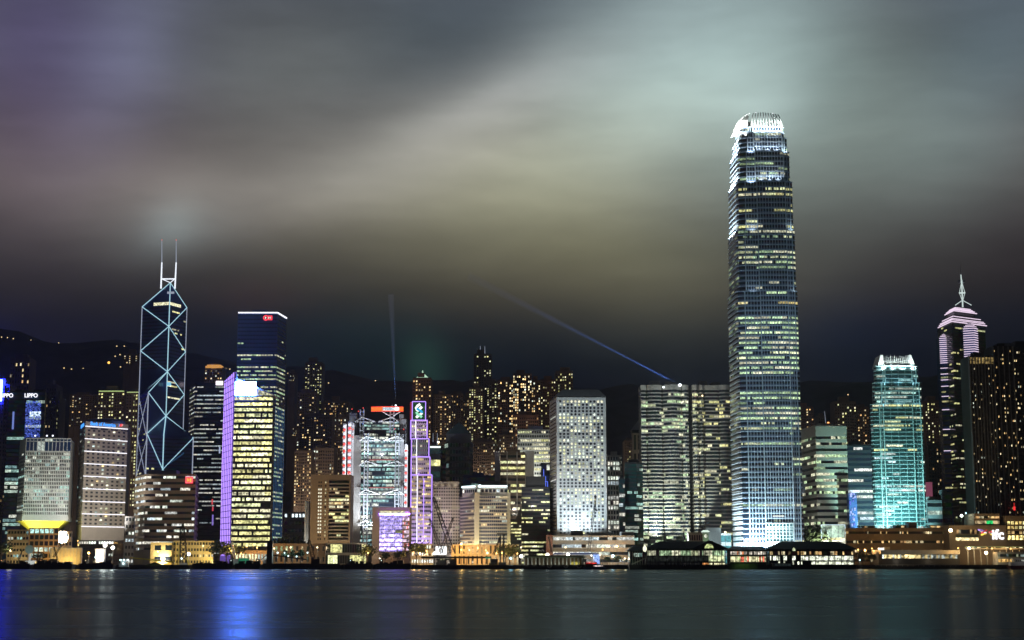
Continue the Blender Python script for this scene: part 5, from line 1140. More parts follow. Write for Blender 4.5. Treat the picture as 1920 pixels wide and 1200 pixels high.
def right_side():
    t, q = office('pale_banded_office', 'pale stone office with even ribbon windows and a plain top right beside the tallest tower', [(1502, 1670), (1531, 1610), (1590, 1610)], 890, 799, 20, body=solid('warm_grey_stone', (.50, .49, .41), var=.08), pane=2.2, p=.5, pal='cool', amp=.6, lo=.48, hi=.93, rec=.7, fullrow=.08, run=(2, 8), blank_top=1.6, blank_base=1)
    flood((X(1545, 1000, 1500), 1500, 15), (X(1545, 900, 1610), 1610, Z(900, 1610)), .36, (1, .98, .74), 90, alb=.47); flood((X(1508, 980, 1580), 1570, 14), (X(1512, 930, 1640), 1640, Z(930, 1640)), .18, (.95, 1, .95), 80, alb=.47)
    p = W(1549, 797, 1625); MB().tube((p.x, p.y, q['z1']), W(1546, 771, 1625), .3, r2=.12).build('mast', 'grey_glow', t)
    o = thing('roof_lamp', 'orange red lamp on the roof of the pale banded office', 'lamp', (X(1553, 793, 1622), 1622, q['z1'])); MB().tube((p.x + 1, 1622, q['z1']), W(1553, 793, 1622), .25).build('post', 'pole', o); MB().ball(W(1553, 793, 1622), 1.1).build('bulb', lamp_mat('orange_roof_lamp', (1, .35, .1), 3), o)
    office('dark_office_slab', 'dark office with bright white storey strips left of the teal lit tower', [(1590, 1640), (1636, 1640)], 910, 836, 22, body='dark', pane=2.3, p=.4, pal='white', amp=.85, lo=.25, hi=.75, rec=.3, rowp=lambda u: .5 if u < .72 else .08, run=(2, 6))
    bl = lamp_mat('white_blue_neon', (.45, .5, 1), 1.3); t = thing('neon_screen_block', 'narrow block covered in blue white neon left of the teal lit tower', 'building', (X(1600, 950, 1600), 1608, 3.5))
    x0, x1 = X(1592, 950, 1600), X(1607, 950, 1600); MB().box(x0, x1, 1600, 1615, 3.5, Z(925, 1600)).build('wall', 'navy', t)
    for k in range(26):
        x = x0 + rng.random() * (x1 - x0 - 2); z = Z(987 - rng.random() * 60, 1600); MB().box(x, x + rng.uniform(.5, 2.), 1599.5, 1599.9, z, z + rng.uniform(.6, 3)).build('neon_panel', bl if rng.random() < .5 else lamp_mat('blue_neon_panel', (.12, .12, .9), .9), t)
    # glass pavilion
    Y = 1520; t = thing('glass_pavilion', 'glowing glass pavilion with a white frame right of the foot of the tallest tower', 'pavilion', (X(1562, 1000, Y), Y + 10, 3.5)); x = lambda p: X(p, 1000, Y)
    MB().box(x(1540), x(1585), Y + 1, Y + 22, 3.5, Z(984.5, Y)).build('hall', 'grey', t)
    ribbon(t, 'glazing', [(x(1541), Y + .85), (x(1584), Y + .85)], Z(1008, Y), Z(985.5, Y), 1.4, lambda n: [sc((.42, .55, .42), (.5 + .5 * math.sin(i / n * math.pi)) * rng.uniform(.7, 1.15)) for i in range(n)], ('winfine', 'teal'), .25)
    ribbon(t, 'lobby_glazing', [(x(1541), Y + .8), (x(1584), Y + .8)], Z(1013, Y), Z(1008.2, Y), 1.2, lambda n: lit_row(n, .8, 'office', 1., (1, 3)), ('winfine',))
    tubes(t, [(x(1540), Y + .3, Z(1013, Y)), (x(1540), Y + .3, Z(984, Y)), (x(1585), Y + .3, Z(984, Y)), (x(1585), Y + .3, Z(1013, Y))], .35, lamp_mat('blue_white_frame_light', (.6, .85, 1), 1.), 'frame')
    # teal lit tower
    Y = 1640
    tiers = [(1010, 757, 1637.5, 1641.5, 1659, 1714, 1735.5), (757, 717, 1637, 1641.5, 1658, 1711, 1728.5), (717, 686, 1640.5, 1644, 1658, 1708, 1722)]
    def p_of(i, u):
        if i == 0: return (.75 if rng.random() < .28 else .12, .8, 'office' if u > .6 else 'white')
        return (.6 if rng.random() < .6 else .2, .6, 'teal')
    def crown(t, g):
        z0 = g['z1']; xl, xr = X(1647, 680, Y), X(1717, 680, Y); wm = solid('white_spike_metal', (.75, .82, .8), rough=.45, var=.04)
        MB().box(xl + 6, xr - 6, Y + 6, Y + 30, z0 - .02, z0 + 6).build('crown_core', wm, t)
        for k in range(13):
            u = k / 12; x = xl + 7 + (xr - xl - 14) * u; MB().tube((x, Y + .5, z0 - 1), (x + (0.5 - u) * 1.5, Y + 2.5, z0 + rng.uniform(8.5, 12)), .5, n=5, r2=.15).build('crown_spike', wm, t)
        for s in (-1, 1):
            x = xl if s < 0 else xr; MB().loft([[(x, Y + 3, z0), (x - s * 7, Y + 2, z0), (x - s * 7, Y + 30, z0), (x, Y + 30, z0)], [(x - s * 3.5, Y + 4, z0 + 12), (x - s * 6, Y + 4, z0 + 12), (x - s * 6, Y + 28, z0 + 12), (x - s * 3.5, Y + 28, z0 + 12)]]).build('crown_horn', wm, t)
        for k in (.1, .37, .63, .9): flood((xl + (xr - xl) * k, Y - 7, z0 - 3), (xl + (xr - xl) * k, Y + 3, z0 + 5), 5., (.9, 1, 1), 120, alb=.75)
    wm = solid('teal_grey_curtain_wall', (.16, .24, .25), rough=.35, var=.06); fm = solid('pale_teal_fin', (.34, .46, .46), rough=.4, var=.04)
    t, info = notched('crowned_teal_tower', 'teal floodlit tower with a spiky white crown, small sibling of the tallest tower', Y, tiers, (32, 5, 4), wm, None, 'winteal', 'white', p_of, fm, crown, 1000, finstep=7.2, fin_w=.25)
    x = lambda p: X(p, 900, Y); tl = (.42, 1, 1)
    for px in (1668, 1685, 1699): flood((x(px), Y - 24, 6), (x(px), Y, Z(950, Y)), 1.3, tl, 72, alb=.4)
    flood((x(1688), Y - 90, 12), (x(1688), Y, Z(880, Y)), .4, tl, 60, alb=.4); flood((x(1630), Y - 30, 8), (x(1639), Y + 20, Z(940, Y)), 1.8, (.5, 1, .95), 90, alb=.4); flood((x(1625), Y - 70, 12), (x(1639), Y + 15, Z(820, Y)), 1., (.5, 1, .95), 80, alb=.4)
    flood((x(1724), Y - 30, 8), (x(1724), Y, Z(940, Y)), .18, tl, 90, alb=.4)
    for i, l in ((1, .7), (2, .8)):
        f = info[i]['front']; z = info[i]['z0']
        for a, b_ in ((f[3], f[4]), (f[5], f[6]), (f[7], f[8])): flood(((a[0] + b_[0]) / 2, Y - 8, z - 3), ((a[0] + b_[0]) / 2, Y, z + 7), l * .5, (.5, .85, 1), 120, alb=.4)
        p = f[0]; flood((p[0] - 6, Y + 10, z - 3), (p[0], Y + 20, z + 8), l, (.5, 1, 1), 110, alb=.4)
    office('low_grey_office', 'low grey office with a pale top line at the foot of the teal lit tower', [(1739, 1600), (1767, 1600)], 960, 940, 8, body='grey', pane=2.4, p=.08, pal='teal', amp=.6, lo=.3, hi=.8)
    office('dark_grey_block', 'dark grey block right of the low grey office', [(1767, 1640), (1785, 1640)], 950, 925, 9, body='grey', pane=2.4, p=.08, pal='teal', amp=.5)
    b = MB().box(X(1737, 920, 1750), X(1748.5, 920, 1750), 1750, 1760, 3.5, Z(904, 1750)); tag(b.build('pink_wall_block', lamp_mat('pink_lit_board', (.35, .09, .16), .55)), 'pink lit billboard wall beside the foot of the teal lit tower', 'billboard')
right_side()
def spire_tower():
    Y = 1900
    pth = [(1766.5, 1950), (1791, Y), (1853, 1935)]
    t, q = office('spire_tower', 'dark tower with a stepped pyramid roof of pink white light lines and a glowing spire', pth, 750, 604, 66, body='dark', win='winteal', pane=2.6, p=.14, pal='office', amp=.6, lo=.3, hi=.75, rec=.2, roof=False, depth=40, fullrow=.04)
    v = [Vector(a) for a in q['vis']]; poly = q['poly']; z1 = q['z1']; c = sum((Vector(p) for p in poly), Vector((0, 0))) / len(poly); a_, b_, d_ = v
    def hip(f0, za, f1, zb): MB().loft([[(c.x + (x - c.x) * f0, c.y + (y - c.y) * f0, za) for x, y in poly], [(c.x + (x - c.x) * f1, c.y + (y - c.y) * f1, zb) for x, y in poly]]).build('roof_tier', 'dark', t)
    hip(1.04, z1 - .02, .98, z1 + 2); hip(.92, z1 + 2, .78, z1 + 9); hip(.66, z1 + 9, .6, z1 + 17); hip(.62, z1 + 17, .4, z1 + 23)
    def line(f, z, r=.55):
        pts = [(c.x + (p.x - c.x) * f, c.y + (p.y - c.y) * f - .6, z) for p in v]; b = MB()
        for p, q_ in zip(pts, pts[1:]): b.tube(p, q_, r)
        b.build('light_line', 'led_pink', t)
    line(1.06, z1 + .4, .7); line(1.0, z1 + 3); line(.95, z1 + 4.9); line(.84, z1 + 8.6); line(.7, z1 + 16.6, .7); line(.62, z1 + 18.8, .7); line(.54, z1 + 20.6); line(.47, z1 + 22.4)
    # spire
    st = lamp_mat('pale_green_lit_spire', (.80, .95, .92), .8); P = lambda px, py: W(px, py, Y + 22)
    zz = lambda py: Z(py, Y + 22); x0 = P(1804.5, 560).x; y0 = Y + 22
    for s in (-1, 1):
        MB().tube((x0 + s * 10, y0 - 3, zz(573)), (x0, y0, zz(563)), .5).build('spire_leg', st, t)
        MB().tube((x0 + s * .8, y0, zz(562)), (x0 + s * 3.4, y0, zz(549)), .35).build('spire_strut', st, t); MB().tube((x0 + s * 3.4, y0, zz(549)), (x0 + s * .8, y0, zz(533)), .4).build('spire_strut', st, t)
    MB().tube((x0, y0, z1 + 22), (x0, y0, zz(533)), .9, r2=.8).build('spire_stem', st, t); MB().tube((x0, y0, zz(549.8)), (x0, y0, zz(548.4)), 4, n=12).build('spire_ring', st, t)
    MB().tube((x0, y0, zz(533)), (x0 - .6, y0, zz(515)), 1., r2=.6).build('spire_neck', st, t); MB().tube((x0 - .6, y0, zz(515)), (x0 - .8, y0, zz(494)), .4, r2=.12).build('spire_needle', 'steel', t)
    for s in (-1, 1): MB().ball((x0 + s * 2.8 - .4, y0, zz(528)), 2.1, sz=1.2).build('dish', 'steel', t)
    # two turrets banded with light
    for (pl, pc, pr, ytop, lab, ends, y) in ((1765.5, 1783, 1793.5, 631, 'l', 845, 1925), (1811, 1828, 1838.5, 613, 'r', 672, 1890)):
        x = lambda p: X(p, 700, y); pp = [(x(pl), y + 4), (x(pc), y - 3), (x(pr), y + 5), (x(pr) + 2, y + 26), (x(pl) + 2, y + 26)]
        zt = Z(ytop, y); cc = sum((Vector(p) for p in pp), Vector((0, 0))) / 5
        rings = [[(a, b2, 3.5) for a, b2 in pp], [(a, b2, zt) for a, b2 in pp]]
        for k, f in ((2.2, .74), (4.4, .5), (6.6, .22)): rings += [[(cc.x + (a - cc.x) * (f + .1), cc.y + (b2 - cc.y) * (f + .1), zt + k - 2.1) for a, b2 in pp], [(cc.x + (a - cc.x) * f, cc.y + (b2 - cc.y) * f, zt + k) for a, b2 in pp]]
        MB().loft(rings).build('turret', 'navy', t)
        def ringl(py, f=1.02, r=.5):
            z = Z(py, y); b = MB(); pts = [(cc.x + (a - cc.x) * f, cc.y + (b2 - cc.y) * f - .5, z) for a, b2 in pp[:3]]
            for p, q_ in zip(pts, pts[1:]): b.tube(p, q_, r)
            b.build('light_line', 'led_pink', t)
        for k, f in ((-1, .86), (-4, .62), (-7, .36)): ringl(ytop + k, f, .55)
        n = 13; span = 50 if lab == 'l' else 56
        for k in range(n): ringl(ytop + 3 + k * span / n, 1.02, .5)
        if lab == 'l':
            for py in (690, 701, 712, 724, 743, 768, 805, 845): ringl(py)
        else:
            for py in (690, 706, 726, 752, 780): ringl(py)
        for k in range(30):
            py = ytop + 60 + k * 9
            ribbon(t, 'turret_window_band', [(pp[0][0], pp[0][1] - .3), (pp[1][0], pp[1][1] - .3), (pp[2][0], pp[2][1] - .3)], Z(py, y), Z(py - 3, y), 2.5, lambda n: lit_row(n, .15, 'office', .5), ('winteal',))
spire_tower()
M['hotelwall'] = solid('dark_hotel_wall', (.07, .075, .075))
def right_edge():
    # dark residential hotel towers at the right edge
    Y = 1560
    def slab(label, px0, px1, ytop, y, cols, nfl, p, pal, amp, body='resi2', lines=True):
        t, q = resi(label, px0, px1, ytop, y, cols, nfl, p, pal=pal, amp=amp, body='hotelwall', name='dark_hotel_tower', group='dark hotel and flats at the right edge', ww=.42, wh=.42, cat='hotel tower', ybot=965, step=2.)
        return t, q
    t, q = slab('dark hotel tower with a curved golden lit parapet, left one of the right edge group', 1822, 1868, 669, Y, 16, 40, .14, 'home', .8)
    b = MB(); x0, x1, z0, z1 = q; n = 16
    ribbon(t, 'parapet_window_row', [(x0 + .4, Y - .3), (x1 - .4, Y - .3)], z1 - 7, z1 - .6, 1.5, lambda m: [sc((1, .7, .25), rng.uniform(.15, .45)) for i in range(m)], ('winfine', 'resi2'), .3)
    for k in range(9):
        x = x0 + (x1 - x0) * k / 8; MB().box(x - .4, x + .4, Y - .9, Y + 3, 3.5, z1 + .5).build('rib', 'grey', t)
    t, q = slab('taller dark hotel tower with amber windows, middle of the right edge group', 1868, 1905, 650, Y + 6, 12, 40, .22, 'warm', 1.)
    MB().box(X(1874, 646, Y + 16), X(1896, 646, Y + 16), Y + 16, Y + 30, q[3] - .03, Z(643, Y + 16)).build('plant_room', 'grey', t)
    for k in range(5):
        x = q[0] + (q[1] - q[0]) * k / 4; MB().box(x - .4, x + .4, Y + 5.2, Y + 9, 3.5, q[3] + .4).build('rib', 'grey', t)
    slab('dark tower with scattered amber windows cut off by the right edge', 1905, 1940, 652, Y + 14, 10, 38, .22, 'home', 1.)
    b_ = thing('red_sign', 'small glowing red sign at the foot of the dark hotel tower by the right edge', 'sign', (X(1902, 954, Y - 3), Y - 3, Z(960, Y))); MB().box(X(1900.5, 955, Y - 3), X(1904, 955, Y - 3), Y - 3, Y - 2, Z(957, Y), Z(950, Y)).build('panel', lamp_mat('red_sign_panel', (1, .04, .04), 1.2), b_); MB().box(X(1901.5, 955, Y - 3), X(1903, 955, Y - 3), Y - 2.8, Y - 2.2, Z(950, Y) + .02, Z(943, Y)).build('bracket', lamp_mat('red_sign_panel_dim', (1, .04, .04), .5), b_)
    # shopping mall
    Y = 1480; x = lambda p: X(p, 1010, Y)
    t = thing('shopping_mall', 'long dark brown shopping mall with a big white wall sign and bird emblem', 'building', (x(1840), Y + 20, 3.5)); bw = solid('mall_brown_stone', (.24, .19, .14), var=.1)
    MB().box(x(1780), x(1888), Y, Y + 50, 3.5, Z(985, Y)).build('main_wall', bw, t); MB().box(x(1888) + .02, x(1960), Y + 2, Y + 50, 3.5, Z(967, Y)).build('right_wing', bw, t); MB().box(x(1832), x(1880), Y + 6, Y + 40, Z(985, Y) - .02, Z(962.5, Y)).build('upper_storey', bw, t)
    ribbon(t, 'upper_window_band', [(x(1833), Y + 5.85), (x(1879), Y + 5.85)], Z(971.5, Y), Z(967.5, Y), 2, lambda n: lit_row(n, .5, 'warm', .7, (1, 3)), ('winfine',)); ribbon(t, 'upper_window_band', [(x(1833), Y + 5.85), (x(1879), Y + 5.85)], Z(982, Y), Z(976, Y), 1.5, lambda n: [((.02, .5, .12) if n * .45 < i < n * .72 else sc((1, .75, .4), .5 * rng.random())) for i in range(n)], ('winfine',))
    for za, zb, pal, a in ((983, 977.5, 'yellow', 1.1), (991.5, 986.5, 'yellow', .7), (1001, 995.5, 'warm', .5), (1012, 1004, 'yellow', 1.3)): ribbon(t, 'window_band', [(x(1889), Y + 1.85), (x(1955), Y + 1.85)], Z(za, Y), Z(zb, Y), 3.8, lambda n: lit_row(n, .95, pal, a, (1, 2)), ('winfine', 'black'), .28)
    ribbon(t, 'window_band', [(x(1794), Y - .15), (x(1836), Y - .15)], Z(1001, Y), Z(993, Y), 2, lambda n: lit_row(n, .35, 'warm', .4, (1, 2)), ('winfine',)); ribbon(t, 'lit_canopy', [(x(1792), Y - .6), (x(1834.5), Y - .6)], Z(1013.5, Y), Z(1008, Y), 1.2, lambda n: [sc((1, .82, .42), rng.uniform(.9, 1.6)) for i in range(n)], ('winfine',))
    MB().box(x(1792), x(1834.5), Y - 1.2, Y - .05, Z(1008, Y) + .05, Z(1002.5, Y)).build('canopy_fascia', 'roofgreen', t)
    text(t, 'sign_lettering', 'ifc', (x(1871), Y - .6, Z(1003, Y)), 12.5, lamp_mat('white_sign_letters', (.95, .95, 1), 1.8), bold=.35)
    b = MB()
    for u0, v0, u1, v1, c in ((1834, 993, 1846, 996, (.55, .35, 1)), (1838, 996, 1850, 999, (1, .9, 1)), (1840, 999, 1852, 994, (1, .08, .1)), (1839, 1003, 1850, 1000, (1, .75, .1)), (1854, 998, 1862, 996.5, (1, .1, .1)), (1856, 1000, 1866, 1009, (1, .75, .1)), (1855, 998, 1868, 1004, (1, .95, .9))):
        p, q = (x(u0), Z(v0, Y)), (x(u1), Z(v1, Y)); b.quad((p[0], Y - .5, p[1] - .7), (q[0], Y - .5, q[1] - .7), (q[0], Y - .5, q[1] + .7), (p[0], Y - .5, p[1] + .7), 0, c)
    b.build('bird_emblem', 'winfine', t)
    flood((x(1850), Y - 30, 14), (x(1850), Y, Z(1005, Y)), .12, (1, .75, .45), 120, alb=.22)
    # terraces left of the mall
    Y2 = 1500; x = lambda p: X(p, 1000, Y2)
    t, q = office('terrace_block', 'long dark terrace block with rows of small amber lights below the teal lit tower', [(1586, Y2), (1780, Y2)], 1000, 990, 4, body=bw, pane=1.1, p=.3, pal='warm', amp=.7, lo=.36, hi=.62, rec=.5, roof=False, run=(1, 2), cat='building', depth=40)
    for a, b2, ya in ((1624, 1643, 987), (1684, 1704, 986), (1708, 1724, 980), (1748, 1778, 986)):
        bb = thing('roof_pavilion', {1624: 'dark roof kiosk on the terrace block, leftmost one', 1684: 'dark roof kiosk on the terrace block under the middle of the teal tower', 1708: 'taller dark box on the terrace block under the right of the teal tower', 1748: 'wide dark roof kiosk near the mall on the terrace block'}[a], 'kiosk', (x((a + b2) / 2), Y2 + 14, q['z1']), 'roof kiosks on the terrace block')
        MB().box(x(a), x(b2), Y2 + 8, Y2 + 20, q['z1'], Z(ya, Y2 + 8)).build('wall', 'dark', bb); MB().box(x(a) - .8, x(b2) + .8, Y2 + 7, Y2 + 21, Z(ya, Y2 + 8) + .01, Z(ya, Y2 + 8) + .7).build('roof', 'grey', bb)
        ribbon(bb, 'window_band', [(x(a) + .5, Y2 + 7.85), (x(b2) - .5, Y2 + 7.85)], q['z1'] + .6, q['z1'] + 2.4, 1.5, lambda n: lit_row(n, .4, 'warm', .5, (1, 2)))
    # curved white canopy by the water
    Y3 = 1450; x = lambda p: X(p, 1040, Y3)
    t = thing('canopy_hall', 'low waterfront hall with a pale curved canopy and bright amber glazing', 'building', (x(1720), Y3 + 10, 3.5))
    MB().box(x(1648), x(1800), Y3 + 2, Y3 + 24, 3.5, Z(1035, Y3)).build('hall', 'dark', t)
    MB().loft([[(x(1650), Y3 - 3, z), (x(1798), Y3 - 3, z), (x(1800), Y3 + 24, z), (x(1646), Y3 + 24, z)] for z in (Z(1039, Y3), Z(1031.5, Y3))]).build('canopy', 'stone', t)
    ribbon(t, 'glazing', [(x(1655), Y3 + 1.85), (x(1796), Y3 + 1.85)], Z(1047, Y3), Z(1040, Y3), 1.6, lambda n: [sc(((1, .78, .35) if rng.random() < .75 else (.9, 1, .9)), rng.uniform(.3, 1.4) * (1.2 if i < n * .45 else .5)) for i in range(n)], ('winfine',))
    MB().box(x(1651), x(1661), Y3 + 6, Y3 + 9, Z(1031.4, Y3), Z(1027, Y3)).build('roof_sign', lamp_mat('white_small_sign', (1, .98, .9), 1.3), t); MB().box(x(1661) + .1, x(1672), Y3 + 6, Y3 + 9, Z(1031.4, Y3), Z(1025.5, Y3)).build('roof_plant', 'stone', t)
    flood((x(1690), Y3 - 16, 7), (x(1690), Y3 - 3, Z(1035, Y3)), .15, (1, .85, .65), 140, alb=.5); flood((x(1750), Y3 - 16, 7), (x(1750), Y3 - 3, Z(1035, Y3)), .12, (1, .8, .55), 140, alb=.5)
    # elevated walkway and waterside hall at the right edge
    t = thing('elevated_walkway', 'long elevated walkway with a green lit roof edge in front of the mall', 'walkway', (x(1860), Y3 - 6, 3.5)); y = Y3 - 8
    MB().box(x(1808), x(1950), y, y + 6, Z(1030, y), Z(1027.5, y)).build('deck', 'grey', t); MB().box(x(1808), x(1950), y, y + 6, Z(1026, y), Z(1024.6, y)).build('roof', 'copper', t); ribbon(t, 'lit_soffit', [(x(1810), y + .5), (x(1950), y + .5)], Z(1027.4, y), Z(1026.1, y), 1.5, lambda n: lit_row(n, .4, 'warm', 1., (1, 2)), ('winfine',))
    for p in range(1812, 1950, 12): MB().tube((x(p), y + 3, 3.5), (x(p), y + 3, Z(1030, y)), .5).build('column', 'grey', t)
    t = thing('waterside_hall', 'low waterside hall with an amber lit colonnade at the right edge', 'building', (x(1890), Y3 - 20, 3.5)); y = Y3 - 24
    MB().box(x(1855), x(1950), y, y + 14, 3.5, Z(1035, y)).build('hall', 'grey', t)
    ribbon(t, 'glazing', [(x(1856), y - .15), (x(1905), y - .15)], Z(1054, y), Z(1048, y), 1.5, lambda n: [sc((1, .6, .18), rng.uniform(.5, 1.3)) for i in range(n)], ('winfine', 'black'), .15); ribbon(t, 'glazing', [(x(1856), y - .15), (x(1905), y - .15)], Z(1044, y), Z(1039, y), 1.8, lambda n: lit_row(n, .3, 'mix', .3, (1, 2)), ('winfine',))
    flood((x(1830), y - 8, 14), (x(1865), y, 8), .12, (1, .7, .4), 120, alb=.3)
right_edge()
# ------------------------------------------------------------------ the waterfront
def waterfront():
    Y = 1470; x = lambda p, y=Y: X(p, 1030, y)
    cr = M['cream']
    def low(name, label, px0, px1, ytop, y, nfl, p, pal, amp, body='cream', cols=3., pier=.4, fl=None, lo=.3, hi=.75, rowp=None, cat='building'):
        t, q = office(name, label, [(px0, y), (px1, y)], 1030, ytop, nfl, body=body, pane=cols, pier=pier, p=p, pal=pal, amp=amp, lo=lo, hi=hi, rec=.25, depth=18, roof=False, cat=cat, rowname='window_row', rowp=rowp)
        if fl: flood((x((px0 + px1) / 2 + fl[2], y - 20), y - 18, 6), (x((px0 + px1) / 2, y), y, Z(ytop + 18, y)), fl[0], fl[1], 130, alb=.5)
        return t, q
    low('cream_barrack_block', 'cream low block with slit windows at the far left under the flared office block', 12, 52, 993, 1500, 6, .2, 'teal', .6, pier=.35, fl=(.26, (1, .76, .34), 0))
    low('orange_lit_block', 'orange lit block with a grid of dark loggias below the flared base', 53, 108, 990, 1485, 6, .25, 'teal', .8, body=solid('orange_render', (.5, .34, .18)), cols=4.5, pier=.25, fl=(.3, (1, .62, .22), 0), lo=.15, hi=.85)
    low('cream_annex', 'small cream annex with strip windows right of the orange lit block', 108, 133, 996, 1505, 4, .25, 'teal', .6, fl=(.07, (1, .75, .4), 0))
    t = thing('yellow_lit_wall', 'long low yellow wall glowing under a lamp in front of the annex', 'wall', (x(126), 1468, 3.5)); MB().box(x(96), x(155), 1466, 1470, 3.5, Z(1027, 1468)).build('wall', 'cream', t)
    MB().box(x(96), x(155), 1465.6, 1465.97, Z(1028.5, 1468), Z(1027, 1468)).build('coping', 'stone', t)
    for p in range(98, 156, 6): MB().box(x(p), x(p) + .5, 1465.5, 1465.95, 3.5, Z(1028.6, 1468)).build('pilaster', 'stone', t)
    for p, l in ((100, .35), (110, .45), (120, .7), (132, 1.8), (146, .7)): flood((x(p), 1457, 8), (x(p), 1466, 9), l, (1, .66, .15), 165, blend=1, alb=.55)
    t = thing('radar_dish', 'round grey dish antenna on a lit white pedestal at the far left quay', 'dish antenna', (x(55), 1440, 3.5)); c = Vector((X(55, 1030, 1440), 1440, Z(1030, 1440)))
    b = MB(); rings = []
    for k in range(5):
        r = 3.9 * (1 - k / 4.6); rings.append([(c.x + r * math.cos(2 * math.pi * i / 20), c.y + k * .45, c.z + r * math.sin(2 * math.pi * i / 20)) for i in range(20)])
    b.loft(rings).build('dish', 'teal', t); MB().tube((c.x, c.y + 2, 3.5), (c.x, c.y + 2, c.z), 1.).build('pedestal', 'white', t); MB().box(c.x - 4, c.x + 5, c.y + 1, c.y + 6, 3.5, 7.5).build('plinth', 'white', t)
    flood((c.x + 2, 1431, 5), (c.x + 1, 1441, 9), .8, (.9, 1, 1), 120, alb=.6)
    low('dark_podium', 'dark podium with a bright white light row along its top under the banded beige tower', 141, 231, 1013, 1540, 4, .5, 'white', 1.5, body='dark', cols=2.4, pier=.3, lo=.4, hi=.8, rowp=lambda u: .85 if u > .7 else .12)
    low('grey_pier_office', 'small grey lit office strip right beside the foot of the banded beige tower', 232, 250, 968, 1530, 7, .3, 'white', .7, body='grey')
    low('yellow_lit_shed', 'yellow lit open shed on the quay below the striped office', 282, 322, 1017, 1470, 2, .1, 'warm', .4, body=solid('yellow_render', (.58, .46, .2)), cols=8, pier=.4, fl=(1.1, (1, .72, .16), -4))
    low('amber_lit_hall', 'amber lit low hall with three window rows right of the yellow shed', 323, 400, 1014, 1475, 4, .12, 'warm', .5, body=solid('amber_render', (.55, .45, .25)), cols=2.6, pier=.4, fl=(.5, (1, .76, .22), 24))
    flood((x(391), 1462, 8), (x(391), 1475, 10), .9, (1, .75, .2), 120, alb=.5)
    low('pavilion_row', 'row of low amber lit pavilions below the navy tower', 440, 500, 1032, 1470, 1, .5, 'mix', .9, body='brown', cols=3, fl=(.3, (1, .6, .22), 0))
    t, q = low('city_block', 'dim low hall with a flat roof in front of the balcony tower', 500, 609, 1019, 1480, 2, .05, 'cool', .4, body='brown', cols=5, pier=.6, fl=(.05, (1, .8, .6), 0))
    t, q = low('glass_lobby_hall', 'low glass hall glowing yellow and green in front of the balcony tower', 610, 687, 1018, 1478, 2, .8, 'office', .9, body='grey', cols=2.2, pier=.1, lo=.12, hi=.88, rowp=lambda u: .95 if u > .3 else .25)
    low('grey_government_block', 'dim grey block with three bright windows left of the white stair tower', 530, 577, 960, 1640, 7, .12, 'white', 1.2, body='grey', cols=3.4)
    low('dotted_gate_block', 'low stone block dotted with white window lights under the outlined tower', 770, 812, 1019, 1480, 3, .95, 'white', 1.1, body='stone', cols=2.4, pier=.5, fl=(.12, (1, .75, .4), 0))
    low('lit_colonnade_podium', 'long cream colonnade podium under the floodlit hotel', 846, 972, 1021, 1480, 2, .15, 'warm', .5, body='cream', cols=4.2, pier=.65, fl=(.1, (1, .82, .52), -25), lo=.1, hi=.9)
    flood((x(930), 1462, 8), (x(930), 1480, 11), .09, (1, .74, .4), 140, alb=.5)
    t = thing('billboard', 'overexposed white billboard screen on the quay under the grey hotel', 'billboard', (x(827), 1440, 3.5)); MB().box(X(817, 1032, 1440), X(837, 1032, 1440), 1440, 1441, Z(1040, 1440), Z(1024.5, 1440)).build('screen', lamp_mat('white_billboard', (.93, .98, 1), 2.2, True), t)
    for p in (820, 834): MB().box(X(p, 1032, 1440), X(p, 1032, 1440) + .6, 1441.02, 1441.6, 3.5, Z(1030, 1440)).build('post', 'black', t)
    t = thing('lit_kiosk', 'glaring white lit cabin beside the flood masts on the left quay', 'cabin', (x(187), 1442, 3.5)); MB().box(X(179, 1035, 1440), X(195, 1035, 1440), 1440, 1446, 3.5, Z(1030, 1440)).build('cabin', 'white', t); MB().box(X(178, 1035, 1440), X(196, 1035, 1440), 1439, 1447, Z(1030, 1440) + .01, Z(1030, 1440) + .6).build('roof', 'grey', t)
    flood((X(196, 1030, 1432), 1430, 14), (X(187, 1035, 1440), 1440, 8), 1.8, (.97, 1, .95), 120, alb=.7)
    t = thing('green_hoarding', 'green lit site hoarding on the quay below the violet edged tower', 'hoarding', (x(457), 1425, 3.5)); MB().box(X(447, 1050, 1425), X(467, 1050, 1425), 1425, 1425.4, 3.5, Z(1046.5, 1425)).build('panel', solid('green_board', (.03, .38, .2), var=.1), t)
    for p in (447, 457, 466): MB().box(X(p, 1050, 1425), X(p, 1050, 1425) + .3, 1425.45, 1426, 3.5, Z(1046.5, 1425)).build('post', 'black', t)
    flood((X(458, 1050, 1415), 1414, 7), (X(458, 1050, 1425), 1425, 5), .25, (.9, 1, .9), 120, alb=.3)
